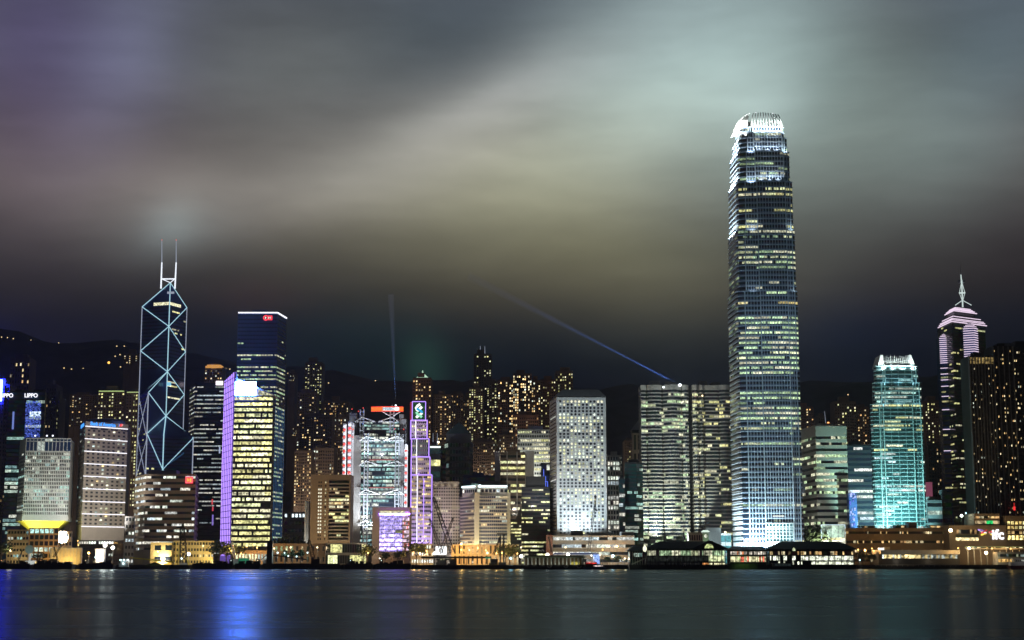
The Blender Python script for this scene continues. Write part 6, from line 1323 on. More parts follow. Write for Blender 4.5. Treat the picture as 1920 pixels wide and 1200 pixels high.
    # amber construction glow is thrown by the street lamps below
waterfront()
def lamps():
    Y = 1445
    LW, LO, LG, LC = (1, .96, .82), (1, .52, .14), (1, .78, .42), (.6, .95, 1)
    T = [  # px, py, depth, colour, bulb radius, light, label
        (197, 1022.5, 1430, LW, 2.1, 1.4, 'taller blinding flood mast on the left quay beside the lit cabin'), (211.5, 1027, 1430, LW, 1.9, 1.2, 'lower blinding flood mast, right of the taller one on the left quay'),
        (166.5, 1037, 1430, LO, 1.2, .5, 'orange lamp just left of the lit cabin on the left quay'), (20, 1032.5, 1440, LG, 1.2, .5, 'starry yellow lamp in front of the cream barrack block'), (179, 1045, 1425, LC, 1., .2, 'low cold white lamp under the lit cabin'),
        (146, 1014, 1470, LO, .6, .2, 'upper orange lamp at the left foot of the banded beige tower'), (147, 1022, 1468, LO, .6, .2, 'lower orange lamp at the left foot of the banded beige tower'), (296, 1034.5, 1455, LG, 1., .5, 'yellow lamp glaring inside the yellow lit shed'),
        (353.5, 1039, 1418, LW, 1.9, 1.2, 'blinding white lamp on the derrick barge below the amber hall'), (340.5, 1047, 1416, LC, 1.2, .4, 'cold white lamp low on the derrick barge'), (381, 1023.5, 1462, LG, .8, .3, 'small amber lamp on the front of the amber hall'),
        (463, 1024, 1455, LO, .9, .4, 'leftmost amber street lamp below the violet edged tower'), (475, 1022, 1460, LO, .7, .3, 'second amber street lamp below the violet edged tower'), (482, 1027, 1450, LO, .8, .3, 'third amber street lamp below the violet edged tower'), (452, 1038, 1440, LO, .8, .3, 'low amber lamp beside the green hoarding'),
        (434, 1033, 1445, LO, .8, .4, 'amber lamp lighting the tree under the violet light wall'), (514, 1028.5, 1445, LG, .9, .4, 'tall street lamp left end of the dim low hall'), (545, 1026.5, 1445, LG, .95, .4, 'tall street lamp in the middle of the dim low hall'), (595, 1026.5, 1445, LG, .95, .4, 'tall street lamp right end of the dim low hall'),
        (520.5, 1036.5, 1435, LC, 1., .2, 'broad cold lamp left of the dim low hall door'), (533.5, 1036.5, 1435, LC, .7, .15, 'small cold lamp near the dim low hall'), (540.5, 1042.5, 1430, LC, .8, .15, 'low cold lamp before the dim low hall, left of a pair'), (556, 1043.5, 1430, LC, .8, .15, 'low cold lamp before the dim low hall, right of a pair'), (576.5, 1036.5, 1435, LC, .8, .2, 'cold lamp right of the dim low hall middle'),
        (690, 1037, 1440, LO, .9, .3, 'orange lamp in the tree left of the violet lit block'), (712, 1047, 1425, LW, .7, .2, 'low white lamp before the violet lit block'), (775, 1037, 1445, LO, 1., .4, 'round orange lamp at the foot of the outlined tower'), (787, 1037.5, 1445, LO, 1.1, .5, 'first of the bright orange lamps right of the outlined tower foot'), (800, 1033.5, 1450, LO, .9, .4, 'higher orange lamp left of the white billboard'), (800.5, 1038.5, 1440, LO, .9, .3, 'lower orange lamp left of the white billboard'),
        (815, 1037.5, 1425, LW, 1.5, .6, 'starry white lamp at the lower left corner of the white billboard'), (865, 1020, 1470, LO, 1.2, .4, 'orange lamp on the yellow side of the floodlit hotel'), (865, 1031, 1455, LO, 1., .4, 'orange lamp on the podium under the yellow side of the hotel'), (880, 1031.5, 1455, LG, .7, .2, 'pale lamp on the podium, left of the hotel pilaster'), (896, 1028, 1460, LO, .8, .3, 'orange lamp on the podium right below the hotel pilaster'),
        (911, 1032, 1455, LO, .8, .3, 'orange lamp above the brightest cluster on the hotel podium'), (914, 1037, 1450, LG, 1.2, .5, 'brightest amber lamp cluster in front of the hotel podium'), (931, 1037.5, 1450, LO, .9, .3, 'amber lamp beside the pile rig on the podium'), (941, 1036.5, 1450, LO, .9, .3, 'amber lamp right of the pile rig on the podium'), (977, 1026.5, 1455, LG, .9, .3, 'tall amber lamp before the black stepped office'), (970, 1038, 1445, LO, .8, .2, 'low orange lamp left of the colonnade pier'),
        (957.5, 1047, 1418, (.45, .85, 1), 1.3, .3, 'starry cyan lamp on the dark pontoon'), (977.5, 1043, 1418, LW, 1.7, .6, 'starry white lamp at the left end of the colonnade pier'), (1026.5, 1040.5, 1416, LW, 1.9, .8, 'starry white lamp on the colonnade pier roof, left one'), (1065, 1040.5, 1416, LW, 1.9, .8, 'starry white lamp on the colonnade pier roof, right one'),
        (1060.5, 1026.5, 1455, LG, .9, .3, 'tall amber lamp before the long low block middle'), (1130, 1031, 1450, LO, .9, .12, 'orange lamp before the right half of the long low block'), (1143, 1025.5, 1460, LG, .7, .1, 'small pale lamp high before the right half of the long low block'), (1157, 1024.5, 1460, LO, 1.1, .15, 'bright orange lamp high before the right end of the long low block'), (1149, 1042.5, 1430, LC, 1.4, .4, 'starry cold lamp beside the quay trees'), (1125.5, 1040, 1440, LG, 1., .4, 'white lamp beside the blue tent'), (1109, 1042, 1430, LW, .9, .3, 'small white lamp right of the colonnade pier'), (1171.5, 1047.5, 1425, LG, .9, .3, 'low amber lamp left of the big ferry pier stairs'),
        (1609, 1031, 1450, LO, .9, .3, 'left amber lamp between the terminal pier and canopy hall'), (1622, 1032, 1450, LO, 1.1, .4, 'right amber lamp between the terminal pier and canopy hall'), (1782.5, 994.5, 1462, LG, 2.1, .6, 'large glowing globe lamp left of the mall'), (1817, 1028, 1440, LG, 1.5, .5, 'starry amber lamp at the start of the elevated walkway'), (1849, 1036.5, 1420, LG, 1.8, .7, 'starry white amber lamp left of the waterside hall'), (1796.5, 1028, 1440, LO, .7, .2, 'small orange lamp left of the walkway'), (1860, 1028.5, 1436, LO, .8, .2, 'small orange lamp under the walkway middle'), (1895, 1029, 1436, LO, .8, .2, 'small orange lamp under the walkway right part'),
        (1635, 1028.5, 1470, LO, .6, .2, 'small amber lamp left of the white roof sign'), (1612, 1050, 1420, LC, .8, .2, 'low cold lamp right beside the terminal pier'), (1815, 909, 1700, (1, 1, .8), 2., 0, 'round white glare lamp high at the foot of the spire tower'), (1803, 967, 1500, (.85, 1, .8), 1.6, .2, 'white green lamp cluster at the mall roof left end'), (1811, 962, 1505, LC, .9, 0, 'cold lamp right above the mall roof garden'), (1818, 966, 1503, LC, .7, 0, 'small cold lamp above the mall roof garden'),
        (560, 911, 1990, LO, .8, 0, 'orange lamp on the slope left of the balcony tower'), (1317, 742, 1552, LG, 1., .2, 'orange lamp in the notch between the twin curved towers'), (1360, 998, 1530, LG, 1.3, .3, 'yellow lamp on the terrace left of the foot of the tallest tower'),
    ]
    for px, py, y, c, r, e, lab in T:
        p = W(px, py, y); ground_z = 3.5 if p.z < 60 else p.z - 12
        t = thing('street_lamp', lab, 'lamp', (p.x, y, ground_z), 'lit lamps along the waterfront')
        MB().tube((p.x, y + .4, ground_z), (p.x, y + .4, p.z - .1), .22, r2=.12).build('post', 'pole', t)
        hd = MB().box(p.x - r * .5, p.x + r * .5, y, y + 1.2, p.z + r * .8, p.z + r * .8 + .3).build('hood', 'pole', t)
        MB().ball(p, r * .8).build('bulb', lamp_mat('lamp_glow_%d' % (int(px)), c, 16. if r > 1.35 or (c == LO and r > 1) else 3.2, r > 1.35 or (c == LO and r > 1)), hd)
        if e:
            ld = bpy.data.lights.new('lamp_light', 'POINT'); ld.energy = e * (30000 if c[2] < .2 else 12000); ld.color = c; ld.shadow_soft_size = r
            o = bpy.data.objects.new('lamp_light', ld); COL.objects.link(o); o.parent = t; o.location = (0, -r - 1.2, p.z - ground_z)
lamps()
def trees():
    def proto(seed, h, w):
        r = random.Random(seed); tr = MB(); tr.tube((0, 0, 0), (0, 0, h * .45), .35, r2=.22); lv = MB()
        limbs = []
        for k in range(6):
            a = k * 1.05 + r.random(); e = Vector((math.cos(a) * w * .3, math.sin(a) * w * .3, h * r.uniform(.6, .85))); tr.tube((0, 0, h * .4), e, .16, n=5, r2=.06); limbs.append(e)
        limbs.append(Vector((0, 0, h * .88)))
        for e in limbs:
            for k in range(60):
                v = Vector((r.gauss(0, 1), r.gauss(0, 1), r.gauss(0, .75))); p = e + v * w * .13; s = r.uniform(.35, .8); n = Vector((r.gauss(0, 1), r.gauss(0, 1), r.gauss(0, 1))).normalized(); u = n.orthogonal().normalized() * s; q = n.cross(u)
                lv.quad(p - u, p - q * .6, p + u, p + q * .6)
        return tr, lv
    T = [  # px, depth, height in photo px (top), label
        (4, 1440, 1018, 'dark tree cut by the left edge of the quay'), (72, 1430, 1036, 'small dark tree beside the dish antenna'), (412, 1450, 1018, 'left amber lit tree under the violet light wall'), (425, 1455, 1020, 'middle amber lit tree under the violet light wall'), (440, 1452, 1022, 'right amber lit tree under the violet light wall'),
        (688, 1448, 1022, 'dark tree between the glass hall and the violet lit block'), (722, 1440, 1036, 'low shrub like tree left under the violet lit block'), (750, 1440, 1034, 'low dark tree right under the violet lit block'), (781, 1462, 1019, 'dark tree before the foot of the outlined tower'), (955, 1460, 1022, 'dark tree at the right end of the hotel podium'), (948, 1458, 1026, 'smaller dark tree beside the podium tree'),
        (1139, 1425, 1044, 'left round tree on the quay beside the cold lamp'), (1159, 1425, 1042, 'right round tree on the quay beside the cold lamp'), (1617, 1440, 1036, 'left dark tree beside the terminal pier'), (1632, 1442, 1038, 'right dark tree before the canopy hall'), (1518, 1530, 990, 'left dark tree by the glass pavilion'), (1530, 1532, 993, 'right dark tree by the glass pavilion'),
        (536, 1500, 1008, 'broad dark tree above the dim low hall, left one'), (556, 1500, 1010, 'broad dark tree above the dim low hall, right one'), (535, 1440, 1030, 'slim cypress like tree left before the dim low hall'), (549, 1440, 1031, 'slim cypress like tree middle before the dim low hall'), (564, 1440, 1029, 'slim cypress like tree right before the dim low hall'),
        (1610, 1508, 986, 'roof garden tree at the left of the terrace block'), (1660, 1508, 988, 'roof garden tree left of the teal tower middle'), (1672, 1509, 989, 'roof garden tree under the teal tower middle'), (1734, 1508, 986, 'roof garden tree under the teal tower right side'), (1795, 1500, 972, 'roof garden tree left of the mall upper storey'), (536, 1800, 930, 'green lit tree on the slope left of the brown block'), (1496, 1452, 1046, 'small tree before the terminal pier'),
    ]
    protos = {}
    for px, y, top, lab in T:
        p = W(px, top, y); g = 3.5
        if 1490 < y < 1512 and px > 1590: g = Z(992, 1500) if px < 1790 else Z(985, 1480)
        if y > 1600: g = p.z - 12
        if y in (1530, 1532): g = 3.5
        h = max(3, p.z - g); slim = 'cypress' in lab
        k = (rng.randint(0, 2), slim)
        t = thing('tree', lab, 'tree', (p.x, y, g), 'trees along the waterfront')
        if k not in protos:
            tr, lv = proto(k[0] * 3 + slim, 10, 3.2 if slim else 10); a = tr.build('trunk', 'bark'); b = lv.build('crown', 'leaf'); protos[k] = (a, b); new = (a, b)
        else:
            new = [o.copy() for o in protos[k]]
            for o in new: COL.objects.link(o)
        for o in new: o.parent = t; o.location = (0, 0, 0)
        s = h / 10; t.scale = (s, s, s) if not slim else (s * 1.3, s * 1.3, s); t.rotation_euler = (0, 0, rng.random() * 6)
        t.location = (p.x, y, g)
trees()
def lattice(b, p, q, w, n, r=.16):
    """a four chord lattice boom"""
    p, q = Vector(p), Vector(q); d = (q - p).normalized(); u = Vector((0, 1, 0)).cross(d).normalized() * w / 2; v = d.cross(u).normalized() * w / 2
    co_ = [u + v, u - v, -u - v, -u + v]
    for c in co_: b.tube(p + c, q + c * .5, r, n=4)
    for k in range(n):
        for i in range(4):
            a = co_[i]; c = co_[(i + 1) % 4]; s0, s1 = k / n, (k + 1) / n
            b.tube(p.lerp(q, s0) + a * (1 - s0 / 2), p.lerp(q, s1) + c * (1 - s1 / 2), r * .6, n=3)
def cranes():
    def crawler(label, base, tip, y, hook=None, w=2.6, mat='black', r=.24, by=1047):
        p0 = W(base[0], base[1], y); p1 = W(tip[0], tip[1], y); t = thing('crawler_crane', label, 'crane', (p0.x, y, 3.5))
        b = MB(); lattice(b, p0, p1, w, 16, r); bo = b.build('lattice_boom', mat, t)
        c = MB(); c.box(p0.x - 2.6, p0.x + 4, y - 2, y + 2, 5.2, 9); c.build('cab', mat, t)
        for s in (-1.7, 1.7): MB().box(p0.x - 4, p0.x + 4, y + s - .6, y + s + .6, 3.5, 5.2).build('track', mat, t)
        MB().ball(p1, .9).build('boom_head', mat, bo)
        if hook: h = W(hook[0], hook[1], y); MB().tube((p1.x - 1.2, y, p1.z), (h.x, y, h.z), .1, n=4).build('hoist_rope', mat, bo); MB().ball(h, .9).build('hook_block', mat, bo)
        return t
    crawler('tallest dark lattice crane before the grey hotel', (848, 1036), (813, 933), 1430, (808, 960), 3.8, r=.36)
    crawler('short dark lattice crane leaning left before the grey hotel', (829, 1038), (807, 976), 1434, (805, 984), 2.6, r=.3); crawler('dark lattice crane leaning right before the floodlit hotel', (826, 1036), (849, 972), 1438, None, 2.6, r=.3)
    crawler('thin dark lattice crane before the porthole tower', (1104, 1034), (1117, 931), 1440, (1119, 957), 2.2, mat='pole'); crawler('small pale lattice crane under the violet light wall', (440, 1045), (433, 1004), 1432, None, 2., mat='steel', r=.18)
    crawler('dark crane leaning left beside the pile rig', (925, 1040), (937, 1009), 1436, (932, 1020), 1.6); crawler('little dark crane by the pink end wall', (1034, 1036), (1029, 1008), 1440, None, 1.6)
    crawler('pale crane boom over the yellow wall by the annex', (100, 1045), (124, 1010), 1436, None, 1.4, mat='pole', r=.16)
    t = thing('pile_rig', 'dark piling rig with two leader masts before the floodlit hotel', 'piling rig', (X(941, 1040, 1430), 1430, 3.5))
    for a, top in ((938, 1004), (944.5, 1001)): p = W(a, top, 1430); MB().box(p.x - .6, p.x + .6, 1429.4, 1430.6, 5.5, p.z).build('leader_mast', 'black', t)
    p = W(941, 1001, 1430); MB().box(p.x - 4.5, p.x + 5, 1429.3, 1430.7, p.z - .6, p.z + .6).build('crosshead', 'black', t); MB().box(p.x - 3, p.x + 4, 1428.5, 1432, 3.5, 6).build('carriage', 'black', t)
    # derrick barges on the water
    def barge(label, px0, px1, y, top=3., name='barge'):
        x0, x1 = X(px0, 1060, y), X(px1, 1060, y); t = thing(name, label, 'barge', ((x0 + x1) / 2, y, 0))
        MB().loft([[(x0 + 1.5, y - 5, -.8), (x1 - 1.5, y - 5, -.8), (x1 - 1.5, y + 5, -.8), (x0 + 1.5, y + 5, -.8)], [(x0, y - 5.5, top), (x1, y - 5.5, top), (x1, y + 5.5, top), (x0, y + 5.5, top)]]).build('hull', 'black', t)
        MB().box(x0 + .3, x1 - .3, y - 5.4, y - 5.2, top + .01, top + .9).build('bulwark', 'black', t)
        return t, x0, x1
    y = 1392
    t, x0, x1 = barge('derrick barge with a dark lattice tower and a long yellow boom', 320, 357, y)
    b = MB(); p0, p1 = W(345, 1052, y), W(342, 990, y)
    for s in (-1, 1):
        for yy in (-1, 1): b.tube((p0.x + s * 3.4, y + yy * 2, 3), (p1.x + s * 1.5, y + yy * 1.2, p1.z), .32, n=5)
    for k in range(8):
        z = 3 + (p1.z - 3) * k / 8; z2 = 3 + (p1.z - 3) * (k + 1) / 8; w0 = 3.4 - 1.9 * k / 8; w1 = 3.4 - 1.9 * (k + 1) / 8
        xc = p0.x + (p1.x - p0.x) * k / 8
        for s in (-1, 1): b.tube((xc + s * w0, y - 2, z), (xc - s * w1, y - 1.9, z2), .2, n=4); b.tube((xc + s * w0, y + 2, z), (xc - s * w1, y + 1.9, z2), .2, n=4)
    b.build('lattice_tower', 'black', t); MB().box(p1.x - 5, p1.x + 2, y - 1.2, y + 1.2, p1.z, p1.z + 1.6).build('tower_head', 'black', t)
    yl = solid('yellow_boom_paint', (.6, .5, .06), rough=.5)
    MB().tube(W(326, 1054, y), W(244, 1045.5, y), .75, n=6, r2=.45).build('boom', yl, t); MB().tube(W(337, 1022, y), W(333, 1060, y), .5, n=5).build('leg', yl, t); MB().tube(W(350, 1044, y), W(354, 1060, y), .5, n=5).build('leg', yl, t); MB().box(X(337, 1055, y), X(352, 1055, y), y - 3, y + 3, 3.01, 5.5).build('deckhouse', 'grey', t)
    flood(W(353, 1036, y - 8), W(338, 1050, y), .5, (1, .97, .8), 150, alb=.4); flood(W(300, 1040, y - 10), W(290, 1050, y), .3, (1, .97, .6), 120, alb=.4)
    t, x0, x1 = barge('dark barge heaped with gravel right of the lit tug', 246, 318, 1398, 2.2)
    b = MB(); xc = X(290, 1055, 1398); b.loft([[(xc - 11 * f, 1398 - 4 * f, 2.21 + 4.2 * (1 - f)), (xc + 9 * f, 1398 - 4 * f, 2.21 + 4.2 * (1 - f)), (xc + 9 * f, 1398 + 4 * f, 2.21 + 4.2 * (1 - f)), (xc - 11 * f, 1398 + 4 * f, 2.21 + 4.2 * (1 - f))] for f in (1, .6, .25, .06)]); b.build('gravel_heap', 'leaf', t)
    t, x0, x1 = barge('dark barge with a square black tower and slanting boom before the navy tower', 494, 582, 1392, 4.2)
    MB().box(X(501, 1050, 1392), X(511, 1050, 1392), 1389, 1395, 4.21, Z(1013.5, 1392)).build('winch_tower', 'black', t); MB().tube(W(512, 1041, 1392), W(575, 1049, 1392), .6).build('boom', 'black', t); MB().tube(W(502, 1039, 1392), W(490, 1049, 1392), .35).build('stay', 'black', t)
    MB().box(X(494.5, 1050, 1392), X(500, 1050, 1392), 1387, 1391, 4.21, 8.5).build('deckhouse', 'white', t); flood(W(489, 1044, 1384), W(497, 1052, 1388), .25, (1, 1, .9), 100, alb=.6)
    t, x0, x1 = barge('black barge with a dark crane mast before the dim low hall', 570, 640, 1394, 4)
    b = MB(); lattice(b, W(588, 1050, 1394), W(579, 1012, 1394), 3.2, 9, .25); b.build('crane_mast', 'black', t); MB().box(X(584, 1050, 1394), X(600, 1050, 1394), 1391, 1397, 4.01, 9).build('winch_house', 'black', t)
    for px0, px1, seed, lab in ((-8, 60, 1, 'black lighter loaded with dark cargo below the dish antenna'), (66, 140, 2, 'black lighter with a low wheelhouse below the yellow lit wall'), (150, 216, 3, 'black lighter moored left of the lit tug below the flood masts'), (362, 440, 4, 'black lighter with boxes on deck below the amber hall'), (442, 490, 5, 'short black lighter below the green hoarding'), (648, 700, 6, 'black lighter before the glass hall and its jetty'), (706, 772, 7, 'black lighter with a thin mast before the violet lit block')):
        r = random.Random(seed); y = 1391; t, x0, x1 = barge(lab, px0, px1, y, 4.2, 'lighter')
        xx = x0 + 3; b = MB()
        while xx < x1 - 5:
            w = r.uniform(2, 6); h = r.uniform(.8, 3.6); b.box(xx, xx + w, y - 3.5 + r.random(), y + 3, 4.21, 4.21 + h); xx += w + r.uniform(.2, 2)
        b.build('deck_cargo', 'black', t)
        s = r.choice((x0 + 2.2, x1 - 5.5)); MB().box(s, s + 3.4, y + 3.1, y + 5, 4.21, 8.8).build('wheelhouse', 'dark', t); MB().tube((s + 1, y + 4, 8.81), (s + 1, y + 4, 8.8 + r.uniform(4, 9)), .16).build('mast', 'pole', t)
        b = MB(); lattice(b, (x0 + (x1 - x0) * .6, y, 4.2), (x0 + (x1 - x0) * (.6 + r.uniform(-.4, .3)), y, r.uniform(12, 20)), 1.1, 8, .14); b.build('derrick_boom', 'black', t)
        MB().ball((s + 1.7, y + 2.9, 7.6), .35).build('deck_lamp', lamp_mat('deck_lamp_glow_%d' % seed, r.choice(((1, .8, .45), (1, .5, .2), (.8, 1, 1))), 2.5), t)
    t = thing('tug_boat', 'small tug boat with bright cold deck lights on the left', 'boat', (X(232, 1060, 1388), 1388, 0)); x = lambda p: X(p, 1055, 1388)
    MB().loft([[(x(224), 1385, -.5), (x(241), 1385, -.5), (x(241), 1391, -.5), (x(224), 1391, -.5)], [(x(221), 1384.5, 2.2), (x(243.5), 1384.5, 2.2), (x(243.5), 1391.5, 2.2), (x(221), 1391.5, 2.2)]]).build('hull', 'black', t); MB().box(x(224), x(241), 1386, 1390, 2.21, 5).build('cabin', 'white', t); MB().box(x(227), x(238), 1386.5, 1389.5, 5.01, 7.4).build('wheelhouse', 'white', t)
    m = lamp_mat('cold_deck_light', (.75, 1, 1), 3)
    for px, py in ((226, 1050), (232, 1050), (239.5, 1050), (231, 1056.5)): MB().ball(W(px, py, 1385), .85).build('deck_lamp', m, t)
    MB().tube((x(232), 1388, 7.4), (x(232), 1388, 11), .12).build('mast', 'pole', t)
    # long dark pontoon pier in the middle
    t = thing('covered_pontoon', 'long dark covered pontoon with faint green lights before the hotels', 'pontoon', (X(880, 1055, 1396), 1396, 0)); x = lambda p: X(p, 1055, 1392)
    MB().box(x(778), x(984), 1388, 1402, -1, 3.6).build('deck', 'black', t); MB().box(x(790), x(921), 1390, 1401, Z(1047, 1392), Z(1043.5, 1392)).build('roof', 'dark', t)
    for p in range(794, 920, 10): MB().box(x(p), x(p) + .5, 1390.5, 1391, 3.61, Z(1047, 1392) - .02).build('column', 'dark', t)
    ribbon(t, 'green_sign', [(x(910), 1389.6), (x(919), 1389.6)], Z(1047, 1390), Z(1045.6, 1390), .8, lambda n: [(.02, .55, .35)] * n); ribbon(t, 'lit_hatch', [(x(818), 1389.7), (x(844), 1389.7)], Z(1050, 1390), Z(1048, 1390), 1.2, lambda n: lit_row(n, .35, 'office', .7, (1, 2)))
    b = MB()
    for p in range(922, 984, 2): b.box(x(p), x(p) + .2, 1389, 1389.2, 3.61, 6)
    b.build('railing', 'grey', t)
    t = thing('low_jetty', 'dark low jetty before the glass hall and violet lit block', 'jetty', (X(710, 1055, 1399), 1399, 0)); MB().box(X(640, 1055, 1396), X(776, 1055, 1396), 1396, 1402.4, -1, 4.2).build('deck', 'black', t)
    for p in range(644, 776, 12): MB().box(X(p, 1055, 1396), X(p, 1055, 1396) + 1, 1395.5, 1395.95, -1, 4.5).build('fender', 'dark', t)
cranes()
def piers():
    # colonnade pier
    y = 1400; x = lambda p: X(p, 1050, y)
    t = thing('colonnade_pier', 'flat roofed pier with a row of lit white columns', 'pier', (x(1035), y, 0))
    MB().box(x(975), x(1100), y - 6, y + 8, -1, 3.9).build('deck', 'black', t); MB().box(x(980), x(1097), y - 6.5, y + 8, Z(1046, y), Z(1043.2, y)).build('roof', solid('pale_green_roof', (.4, .46, .34), var=.05), t); MB().box(x(983), x(1094), y - 5, y + 7, Z(1043.2, y) + .01, Z(1041, y)).build('upper_roof', 'dark', t)
    for k in range(16): MB().tube((x(983 + k * 7.2), y - 5.2, 3.9), (x(983 + k * 7.2), y - 5.2, Z(1046, y)), .55, n=8).build('column', 'white', t)
    for k in range(7): flood((x(987 + k * 15), y - 9, 4.6), (x(987 + k * 15), y - 5, 6.5), .42, (1, 1, .75), 150, alb=.7)
    MB().box(x(984), x(1094), y - 1, y + 4, 3.91, Z(1046, y) - .02).build('back_wall', 'brown', t); ribbon(t, 'yellow_hoarding', [(x(1070), y - 4), (x(1086), y - 4)], 3.95, 6.5, 2, lambda n: [(.4, .35, .06)] * n)
    for px in (1032, 1063, 1088):
        o = MB(); n = 8; pts = [W(px + 4 * math.cos(a) - 2, 1061 + 3.5 * math.sin(a), y - 7) for a in [math.pi * .95 * i / n for i in range(n + 1)]]
        for a, b in zip(pts, pts[1:]): o.tube(a, b, .5, n=5)
        o.build('curved_fender', 'stone', t)
    t = thing('blue_tent', 'blue lit marquee behind the colonnade pier', 'tent', (X(1100, 1040, 1440), 1440, 3.5)); xx = lambda p: X(p, 1040, 1440)
    MB().loft([[(xx(1036), 1440, Z(1040, 1440)), (xx(1124), 1440, Z(1040, 1440)), (xx(1124), 1452, Z(1040, 1440)), (xx(1036), 1452, Z(1040, 1440))], [(xx(1040), 1445, Z(1036.5, 1440)), (xx(1120), 1445, Z(1036.5, 1440)), (xx(1120), 1447, Z(1036.5, 1440)), (xx(1040), 1447, Z(1036.5, 1440))]]).build('roof', solid('blue_canvas', (.10, .16, .5)), t); ribbon(t, 'side_panel', [(xx(1112), 1440.5), (xx(1124), 1440.5)], 3.6, Z(1040, 1440), 2, lambda n: [(.25, .4, .9)] * n, ('winfine',))
    for p in (1038, 1066, 1094, 1122): MB().tube((xx(p), 1441, 3.5), (xx(p), 1441, Z(1040, 1440)), .2).build('pole', 'pole', t)
    # ferry piers with hipped roofs
    def ferry_pier(label, px0, px1, y, eave, ridge_py, r0, r1, floors, gable=None, back=26, deck=3.8, name='ferry_pier', coltone='stone', ncol=14):
        x = lambda p: X(p, 1045, y)
        t = thing(name, label, 'ferry pier', (x((px0 + px1) / 2), y + 8, 0)); x0, x1 = x(px0), x(px1)
        MB().box(x0, x1, y, y + back, -1, deck).build('deck', 'black', t)
        ze, zr = Z(eave, y), Z(ridge_py, y)
        MB().loft([[(x0 - 1.5, y - 1.5, ze), (x1 + 1.5, y - 1.5, ze), (x1 + 1.5, y + back, ze), (x0 - 1.5, y + back, ze)], [(x0 - 1.5, y - 1.5, ze + .7), (x1 + 1.5, y - 1.5, ze + .7), (x1 + 1.5, y + back, ze + .7), (x0 - 1.5, y + back, ze + .7)], [(x(r0), y + 11, zr), (x(r1), y + 11, zr), (x(r1), y + 13, zr), (x(r0), y + 13, zr)]]).build('roof', 'roofgreen', t)
        MB().box(x0 + .8, x1 - .8, y + 5, y + back - 2, deck + .02, ze - .03).build('hall', 'dark', t)
        for za, zb, fn in floors:
            ribbon(t, 'lit_storey', [(x0 + 1, y + 4.85), (x1 - 1, y + 4.85)], Z(za, y + 5), Z(zb, y + 5), 1.5, fn, ('winfine', 'dark'), .12)
            zf = Z(za + 1., y); MB().box(x0 + .2, x1 - .2, y + .4, y + 5, max(deck + .05, zf - .5), max(deck + .05, zf - .5) + .35).build('gallery', 'dark', t)
        for k in range(ncol + 1):
            xx = x0 + .8 + (x1 - x0 - 1.6) * k / ncol; MB().box(xx - .22, xx + .22, y + .5, y + .95, deck + .01, ze - .02).build('column', coltone, t)
        if gable:
            g0, g1, gp = gable; zg = Z(gp, y); c = (x(g0) + x(g1)) / 2
            b = MB(); i = [b.pt(p) for p in ((x(g0), y - 2, ze + .71), (x(g1), y - 2, ze + .71), (c, y - 2, zg), (x(g0), y + 12, ze + .71), (x(g1), y + 12, ze + .71), (c, y + 12, zg))]
            for f in ((0, 1, 2), (3, 5, 4), (0, 2, 5, 3), (1, 4, 5, 2)): b.face([i[k] for k in f])
            b.build('gable', 'roofgreen', t)
        return t, x, ze
    fn = lambda pal, a, p=.9: (lambda n: lit_row(n, p, pal, a, (1, 4)))
    y = 1376
    t, x, ze = ferry_pier('largest ferry pier with a dark gabled roof and a lit half round window', 1212, 1362, y, 1030, 1014.5, 1240, 1330, [(1060.5, 1055.5, lambda n: [((1, .95, .55) if i > n * .78 else (1, .4, .12) if i > n * .68 else (.01, .01, .01)) if rng.random() < .9 else (0, 0, 0) for i in range(n)]), (1052.5, 1042, lambda n: [sc((.9, 1, .55), rng.uniform(.9, 1.5)) if i > n * .78 else (.012, .014, .012) for i in range(n)]), (1041.5, 1032.5, fn('cool', .55, .85))], gable=(1296, 1366, 1013), ncol=20)
    b = MB(); c = W(1329.5, 1028, y - 2.2); n = 12
    b.face([b.pt((c.x + 3.8 * math.cos(math.pi * k / n), y - 2.15, c.z + 3.8 * math.sin(math.pi * k / n))) for k in range(n + 1)], 0, (.62, .72, .3)); hw = b.build('half_round_window', 'winfine', t)
    b = MB()
    for k in range(1, 6): b.box(c.x - 3.8 + k * 1.27 - .08, c.x - 3.8 + k * 1.27 + .08, y - 2.3, y - 2.18, c.z, c.z + 3.7 * math.sin(math.acos(max(-1, min(1, (k * 1.27 - 3.8) / 3.8)))))
    b.build('window_bars', 'roofgreen', hw)
    for px in (1213, 1250):
        pass
    t, x, ze = ferry_pier('smaller wing of the big ferry pier with stairs and a lit lantern', 1180, 1211, 1384, 1034, 1023, 1190, 1206, [(1056, 1050, fn('cool', .3, .5)), (1044, 1037, fn('teal', .3, .6))], ncol=6)
    b = MB()
    for k in range(12): b.box(x(1184) + k * 1.05, x(1184) + k * 1.05 + 1.04, 1382, 1384.5, 4.2 + k * .45, 4.9 + k * .45)
    b.build('staircase', 'stone', t)
    for px, py in ((1209, 1027), (1240, 1030)):
        pass
    l = thing('lit_lantern', 'pointed white lantern glowing on the ridge of the pier wing', 'lantern', (X(1209, 1033, 1375), 1375, Z(1034, 1375))); p = W(1209, 1029, 1374)
    MB().loft([[(p.x + r * math.cos(a), p.y + r * math.sin(a), p.z + zz) for a in [k * math.pi / 3 for k in range(6)]] for r, zz in ((.8, -2.4), (1.6, -1), (1.6, 1), (.15, 3.4))]).build('lamp_body', lamp_mat('lantern_glow', (1, 1, .7), 1.4), l); MB().tube((p.x, p.y, p.z - 5), (p.x, p.y, p.z - 2.4), .3).build('post', 'pole', l)
    flood((x(1190), 1376, 5), (x(1196), 1384, 7), .08, (.8, 1, .7), 140, alb=.5)
    y = 1384
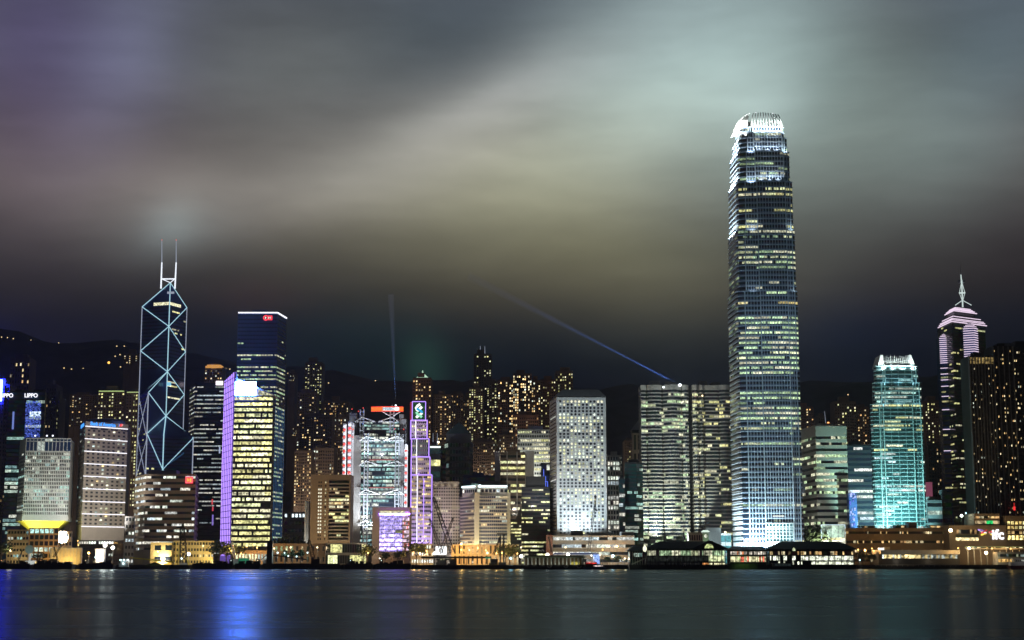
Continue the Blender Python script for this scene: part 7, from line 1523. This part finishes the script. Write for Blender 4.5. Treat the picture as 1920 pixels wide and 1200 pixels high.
    t, x, ze = ferry_pier('low ferry pier lined with red and white shopfronts below the tallest tower', 1368, 1440, y, 1032.5, 1024, 1378, 1432, [(1053.5, 1043.5, lambda n: [sc(((1, .95, .55) if rng.random() < .75 else (1, .2, .12)), rng.uniform(.5, 1.15)) for i in range(n)]), (1040, 1034, lambda n: [sc(((1, .35, .15) if i < n * .55 and rng.random() < .6 else (1, .9, .75)), rng.uniform(.2, 1.2)) if rng.random() < .75 else (0, 0, 0) for i in range(n)])], ncol=8, coltone='dark')
    MB().box(X(1366, 1060, 1380), X(1420, 1060, 1380), 1378, 1383, -1, 4.6).build('planted_edge', 'leaf', t); flood((X(1395, 1055, 1372), 1372, 9), (X(1395, 1055, 1380), 1379, 4.6), .1, (.6, 1, .3), 140, alb=.06)
    t, x, ze = ferry_pier('wide ferry terminal pier with three lit decks and a long dark roof', 1442, 1604, y, 1031, 1015, 1470, 1580, [(1059, 1053, lambda n: [sc((.95, 1, .75), rng.uniform(.9, 1.5)) if i > n * .48 or rng.random() < .2 else (0, 0, 0) for i in range(n)]), (1050.5, 1042.5, lambda n: [sc((.95, 1, .8), rng.uniform(.7, 1.5)) if i > n * .36 or rng.random() < .5 else (0, 0, 0) for i in range(n)]), (1040, 1034, lambda n: lit_row(n, .4, 'warm', .6, (1, 2)))], ncol=13, coltone='dark')
    for px in (1488.5,):
        l = thing('lit_dormer', 'small lit dormer on the roof of the terminal pier', 'dormer', (X(px, 1030, y - 2), y - 2, Z(1033, y))); p = W(px, 1031, y - 2.5); b = MB(); b.face([b.pt((p.x + a, p.y, p.z + zz)) for a, zz in ((-1.3, -.8), (1.3, -.8), (1.1, .8), (0, 2.2), (-1.1, .8))], 0, (.75, .85, .5)); b.build('window', 'winfine', l); MB().box(p.x - 1.6, p.x + 1.6, p.y + .2, p.y + 4, p.z - 1.6, p.z + 1).build('dormer_wall', 'roofgreen', l)
    # clock tower
    y = 1450; x = lambda p: X(p, 1005, y); t = thing('clock_tower', 'small pale green clock tower with a white clock face behind the big ferry pier', 'clock tower', (x(1323), y, 3.5)); wv = solid('pale_green_render', (.5, .6, .46), var=.05)
    c = x(1323.5); MB().box(c - 2.6, c + 2.6, y, y + 5.2, 3.5, Z(1000, y)).build('shaft', wv, t); MB().box(c - 3.3, c + 3.3, y - .7, y + 5.9, Z(1000, y) + .01, Z(997.5, y)).build('belfry', 'white', t); MB().loft([[(c - 3.8, y - 1.2, Z(997.5, y)), (c + 3.8, y - 1.2, Z(997.5, y)), (c + 3.8, y + 6.4, Z(997.5, y)), (c - 3.8, y + 6.4, Z(997.5, y))], [(c - 2, y + .6, Z(994, y)), (c + 2, y + .6, Z(994, y)), (c + 2, y + 4.6, Z(994, y)), (c - 2, y + 4.6, Z(994, y))]]).build('roof', lamp_mat('white_green_lamp_ring', (.8, 1, .85), 1.1), t)
    b = MB(); cz = Z(1005, y); b.face([b.pt((c + 1.5 * math.cos(2 * math.pi * k / 18), y - .15, cz + 1.5 * math.sin(2 * math.pi * k / 18))) for k in range(18)], 0, (.95, 1, .8)); f = b.build('clock_face', 'win', t)
    MB().box(c - .12, c + .12, y - .3, y - .18, cz, cz + 1.15).build('clock_hand', 'black', f); MB().box(c, c + .8, y - .3, y - .18, cz - .12, cz + .12).build('clock_hand', 'black', f)
    flood((c, y - 9, 14), (c, y, Z(1006, y)), .55, (.75, 1, .7), 80, alb=.55)
    t, q = office('granite_corner_block', 'small granite block with an arcade window row left of the clock tower', [(1290, 1475), (1318, 1475)], 1005, 998, 3, body='beige', pane=2.4, pier=.4, p=.6, pal='warm', amp=.5, rec=.3, lo=.25, hi=.75, roof=False, cat='building', depth=20, rowname='window_row')
    t = thing('white_screen_wall', 'blank pale blue wall between the clock tower and the tallest tower', 'wall', (X(1337, 1005, 1490), 1490, 3.5)); MB().box(X(1324, 1005, 1490), X(1352, 1005, 1490), 1490, 1496, 3.5, Z(990, 1490)).build('wall', 'white', t); MB().box(X(1324, 1005, 1490) - .2, X(1352, 1005, 1490) + .2, 1489.6, 1496.4, Z(990, 1490) + .01, Z(989, 1490)).build('coping', 'stone', t); flood((X(1340, 1005, 1470), 1468, 24), (X(1338, 1005, 1490), 1490, Z(1000, 1490)), .42, (.72, .95, 1), 100, alb=.7)
    t, q = office('cyan_lit_podium', 'low cyan lit glass podium at the left foot of the tallest tower', [(1352, 1550), (1371, 1550)], 1010, 1000, 3, body='white', win='winteal', pane=2.2, p=.9, pal=[(.15, .5, .55), (.2, .6, .65), (.1, .4, .45)], amp=.8, lo=.15, hi=.8, rec=.2, roof=False, cat='building', depth=16)
    # boats
    y = 1366; x = lambda p: X(p, 1062, y); t = thing('harbour_ferry', 'low dark ferry with a red light row and white portholes in mid channel', 'boat', (x(1115), y, 0))
    MB().loft([[(x(1098), y - 3, -.6), (x(1132), y - 3, -.6), (x(1132), y + 3, -.6), (x(1098), y + 3, -.6)], [(x(1092), y - 4, 2.), (x(1138), y - 4, 2.), (x(1138), y + 4, 2.), (x(1092), y + 4, 2.)]]).build('hull', 'navy', t); MB().box(x(1097), x(1130), y - 3, y + 3, 2.01, 4.4).build('lower_deck', 'dark', t); MB().box(x(1097), x(1119), y - 2.6, y + 2.6, 4.41, 6.6).build('upper_deck', 'dark', t)
    ribbon(t, 'porthole_row', [(x(1112), y - 3.1), (x(1130), y - 3.1)], 2.6, 3.4, 1, lambda n: [(1.1, .9, .85)] * n, ('winfine', 'dark'), .3)
    for za, c in ((5.9, (1, .45, .4)), (4.9, (1.4, .05, .04))): ribbon(t, 'red_light_row', [(x(1098), y - 2.72), (x(1118), y - 2.72)], za, za + .55, 1.2, lambda n: [c] * n, ('winfine', 'dark'), .25)
    MB().tube((x(1108), y, 6.6), (x(1108), y, 10), .15).build('mast', 'pole', t)
    y = 1380; x = lambda p: X(p, 1055, y); t = thing('white_ferry', 'white double decked ferry at the right edge of the quay', 'boat', (x(1915), y, 0))
    MB().loft([[(x(1894), y - 4, -.6), (x(1945), y - 4, -.6), (x(1945), y + 4, -.6), (x(1894), y + 4, -.6)], [(x(1889), y - 4.5, 3.2), (x(1948), y - 4.5, 3.2), (x(1948), y + 4.5, 3.2), (x(1889), y + 4.5, 3.2)]]).build('hull', solid('maroon_hull', (.12, .03, .03)), t); MB().box(x(1893), x(1945), y - 4, y + 4, 3.21, 6.2).build('lower_deck', 'white', t); MB().box(x(1900), x(1945), y - 3.6, y + 3.6, 6.21, 8.6).build('upper_deck', 'grey', t); MB().box(x(1898), x(1946), y - 4, y + 4, 8.61, 9.1).build('roof', 'white', t)
    ribbon(t, 'window_row', [(x(1901), y - 3.7), (x(1944), y - 3.7)], 6.9, 8.1, 1.6, lambda n: lit_row(n, .2, 'teal', .5, (1, 2)), ('winfine', 'white'), .3); flood((x(1912), y - 12, 10), (x(1915), y - 4, 6), .12, (1, .9, .85), 130, alb=.6)
    t = thing('moored_launch', 'pale grey launch moored in front of the terminal pier', 'boat', (X(1462, 1058, 1374), 1374, 0)); x = lambda p: X(p, 1058, 1374)
    MB().loft([[(x(1446), 1371, -.5), (x(1490), 1371, -.5), (x(1490), 1377, -.5), (x(1446), 1377, -.5)], [(x(1441), 1370.5, 2.6), (x(1493), 1370.5, 2.6), (x(1493), 1377.5, 2.6), (x(1441), 1377.5, 2.6)]]).build('hull', 'dark', t)
    MB().box(x(1449), x(1482), 1371.5, 1376.5, 2.61, 5).build('cabin', 'grey', t); MB().box(x(1447), x(1486), 1371, 1377, 5.01, 5.4).build('canopy', 'stone', t); ribbon(t, 'window_row', [(x(1450), 1371.3), (x(1481), 1371.3)], 3.3, 4.5, 3, lambda n: [(.02, .03, .03)] * n, ('win', 'grey'), .3)
    y = 1396; x = lambda p: X(p, 1055, y)
    t = thing('floating_dock', 'low floating dock with a lit rail below the canopy hall', 'dock', (x(1700), y, 0)); MB().box(x(1606), x(1880), y, y + 6.4, -1, 2.4).build('deck', 'black', t); MB().box(x(1640), x(1800), y + .3, y + .6, 3.6, 3.9).build('rail', 'stone', t)
    for p in range(1642, 1800, 10): MB().box(x(p), x(p) + .2, y + .3, y + .6, 2.41, 3.59).build('post', 'stone', t)
    flood((x(1680), y - 10, 9), (x(1680), y, 3), .25, (1, .85, .6), 150, alb=.5)
piers()
# ------------------------------------------------------------------ light show beams: slim cones of mist lit by a searchlight
def beam(name, label, src, dst, r0, r1, power, col, dens):
    src, dst = Vector(src), Vector(dst)
    m = bpy.data.materials.new('beam_mist'); m.use_nodes = True; t = m.node_tree; t.nodes.clear()
    v = t.nodes.new('ShaderNodeVolumePrincipled'); v.inputs['Density'].default_value = dens; v.inputs['Color'].default_value = (.9, .93, 1, 1); v.inputs['Anisotropy'].default_value = 0
    o_ = t.nodes.new('ShaderNodeOutputMaterial'); t.links.new(v.outputs[0], o_.inputs['Volume'])
    o = MB().tube(src, dst, r0, n=12, r2=r1).build(name, m); tag(o, label, None, None, 'stuff')
    d = dst - src; ld = bpy.data.lights.new('searchlight', 'SPOT'); ld.energy = power; ld.color = col; ld.spot_size = 2 * math.atan((r1 - r0) * .8 / d.length); ld.spot_blend = .6; ld.shadow_soft_size = .05
    l = bpy.data.objects.new('searchlight', ld); COL.objects.link(l); l.location = src + d.normalized() * 1.8; l.rotation_euler = d.to_track_quat('-Z', 'Y').to_euler()
s = W(1273, 721, 1632); e = s + (W(985, 572, 1560) - s) * 1.35
beam('light_beam', 'blue searchlight beam rising to the left from the green lit curved tower', s, e, .25, 5., 1.6e7, (.10, .27, 1), .012)
s = W(742, 758.5, 1662); e = s + (W(735, 600, 1640) - s) * 1.3
beam('light_beam', 'faint vertical blue searchlight beam above the exposed frame tower', s, e, .25, 3.6, 1.3e6, (.13, .3, 1), .02)

def haze():
    m = bpy.data.materials.new('harbour_haze'); m.use_nodes = True; t = m.node_tree; t.nodes.clear()
    v = t.nodes.new('ShaderNodeVolumePrincipled'); v.inputs['Density'].default_value = HAZE; v.inputs['Color'].default_value = (.9, .94, 1, 1)
    o_ = t.nodes.new('ShaderNodeOutputMaterial'); t.links.new(v.outputs[0], o_.inputs['Volume'])
    o = MB().box(-9200, 9200, -3100, 4900, -7.5, 480).build('haze', m); tag(o, 'thin night haze over the harbour and the city', None, None, 'stuff')
HAZE = 7e-5
haze()
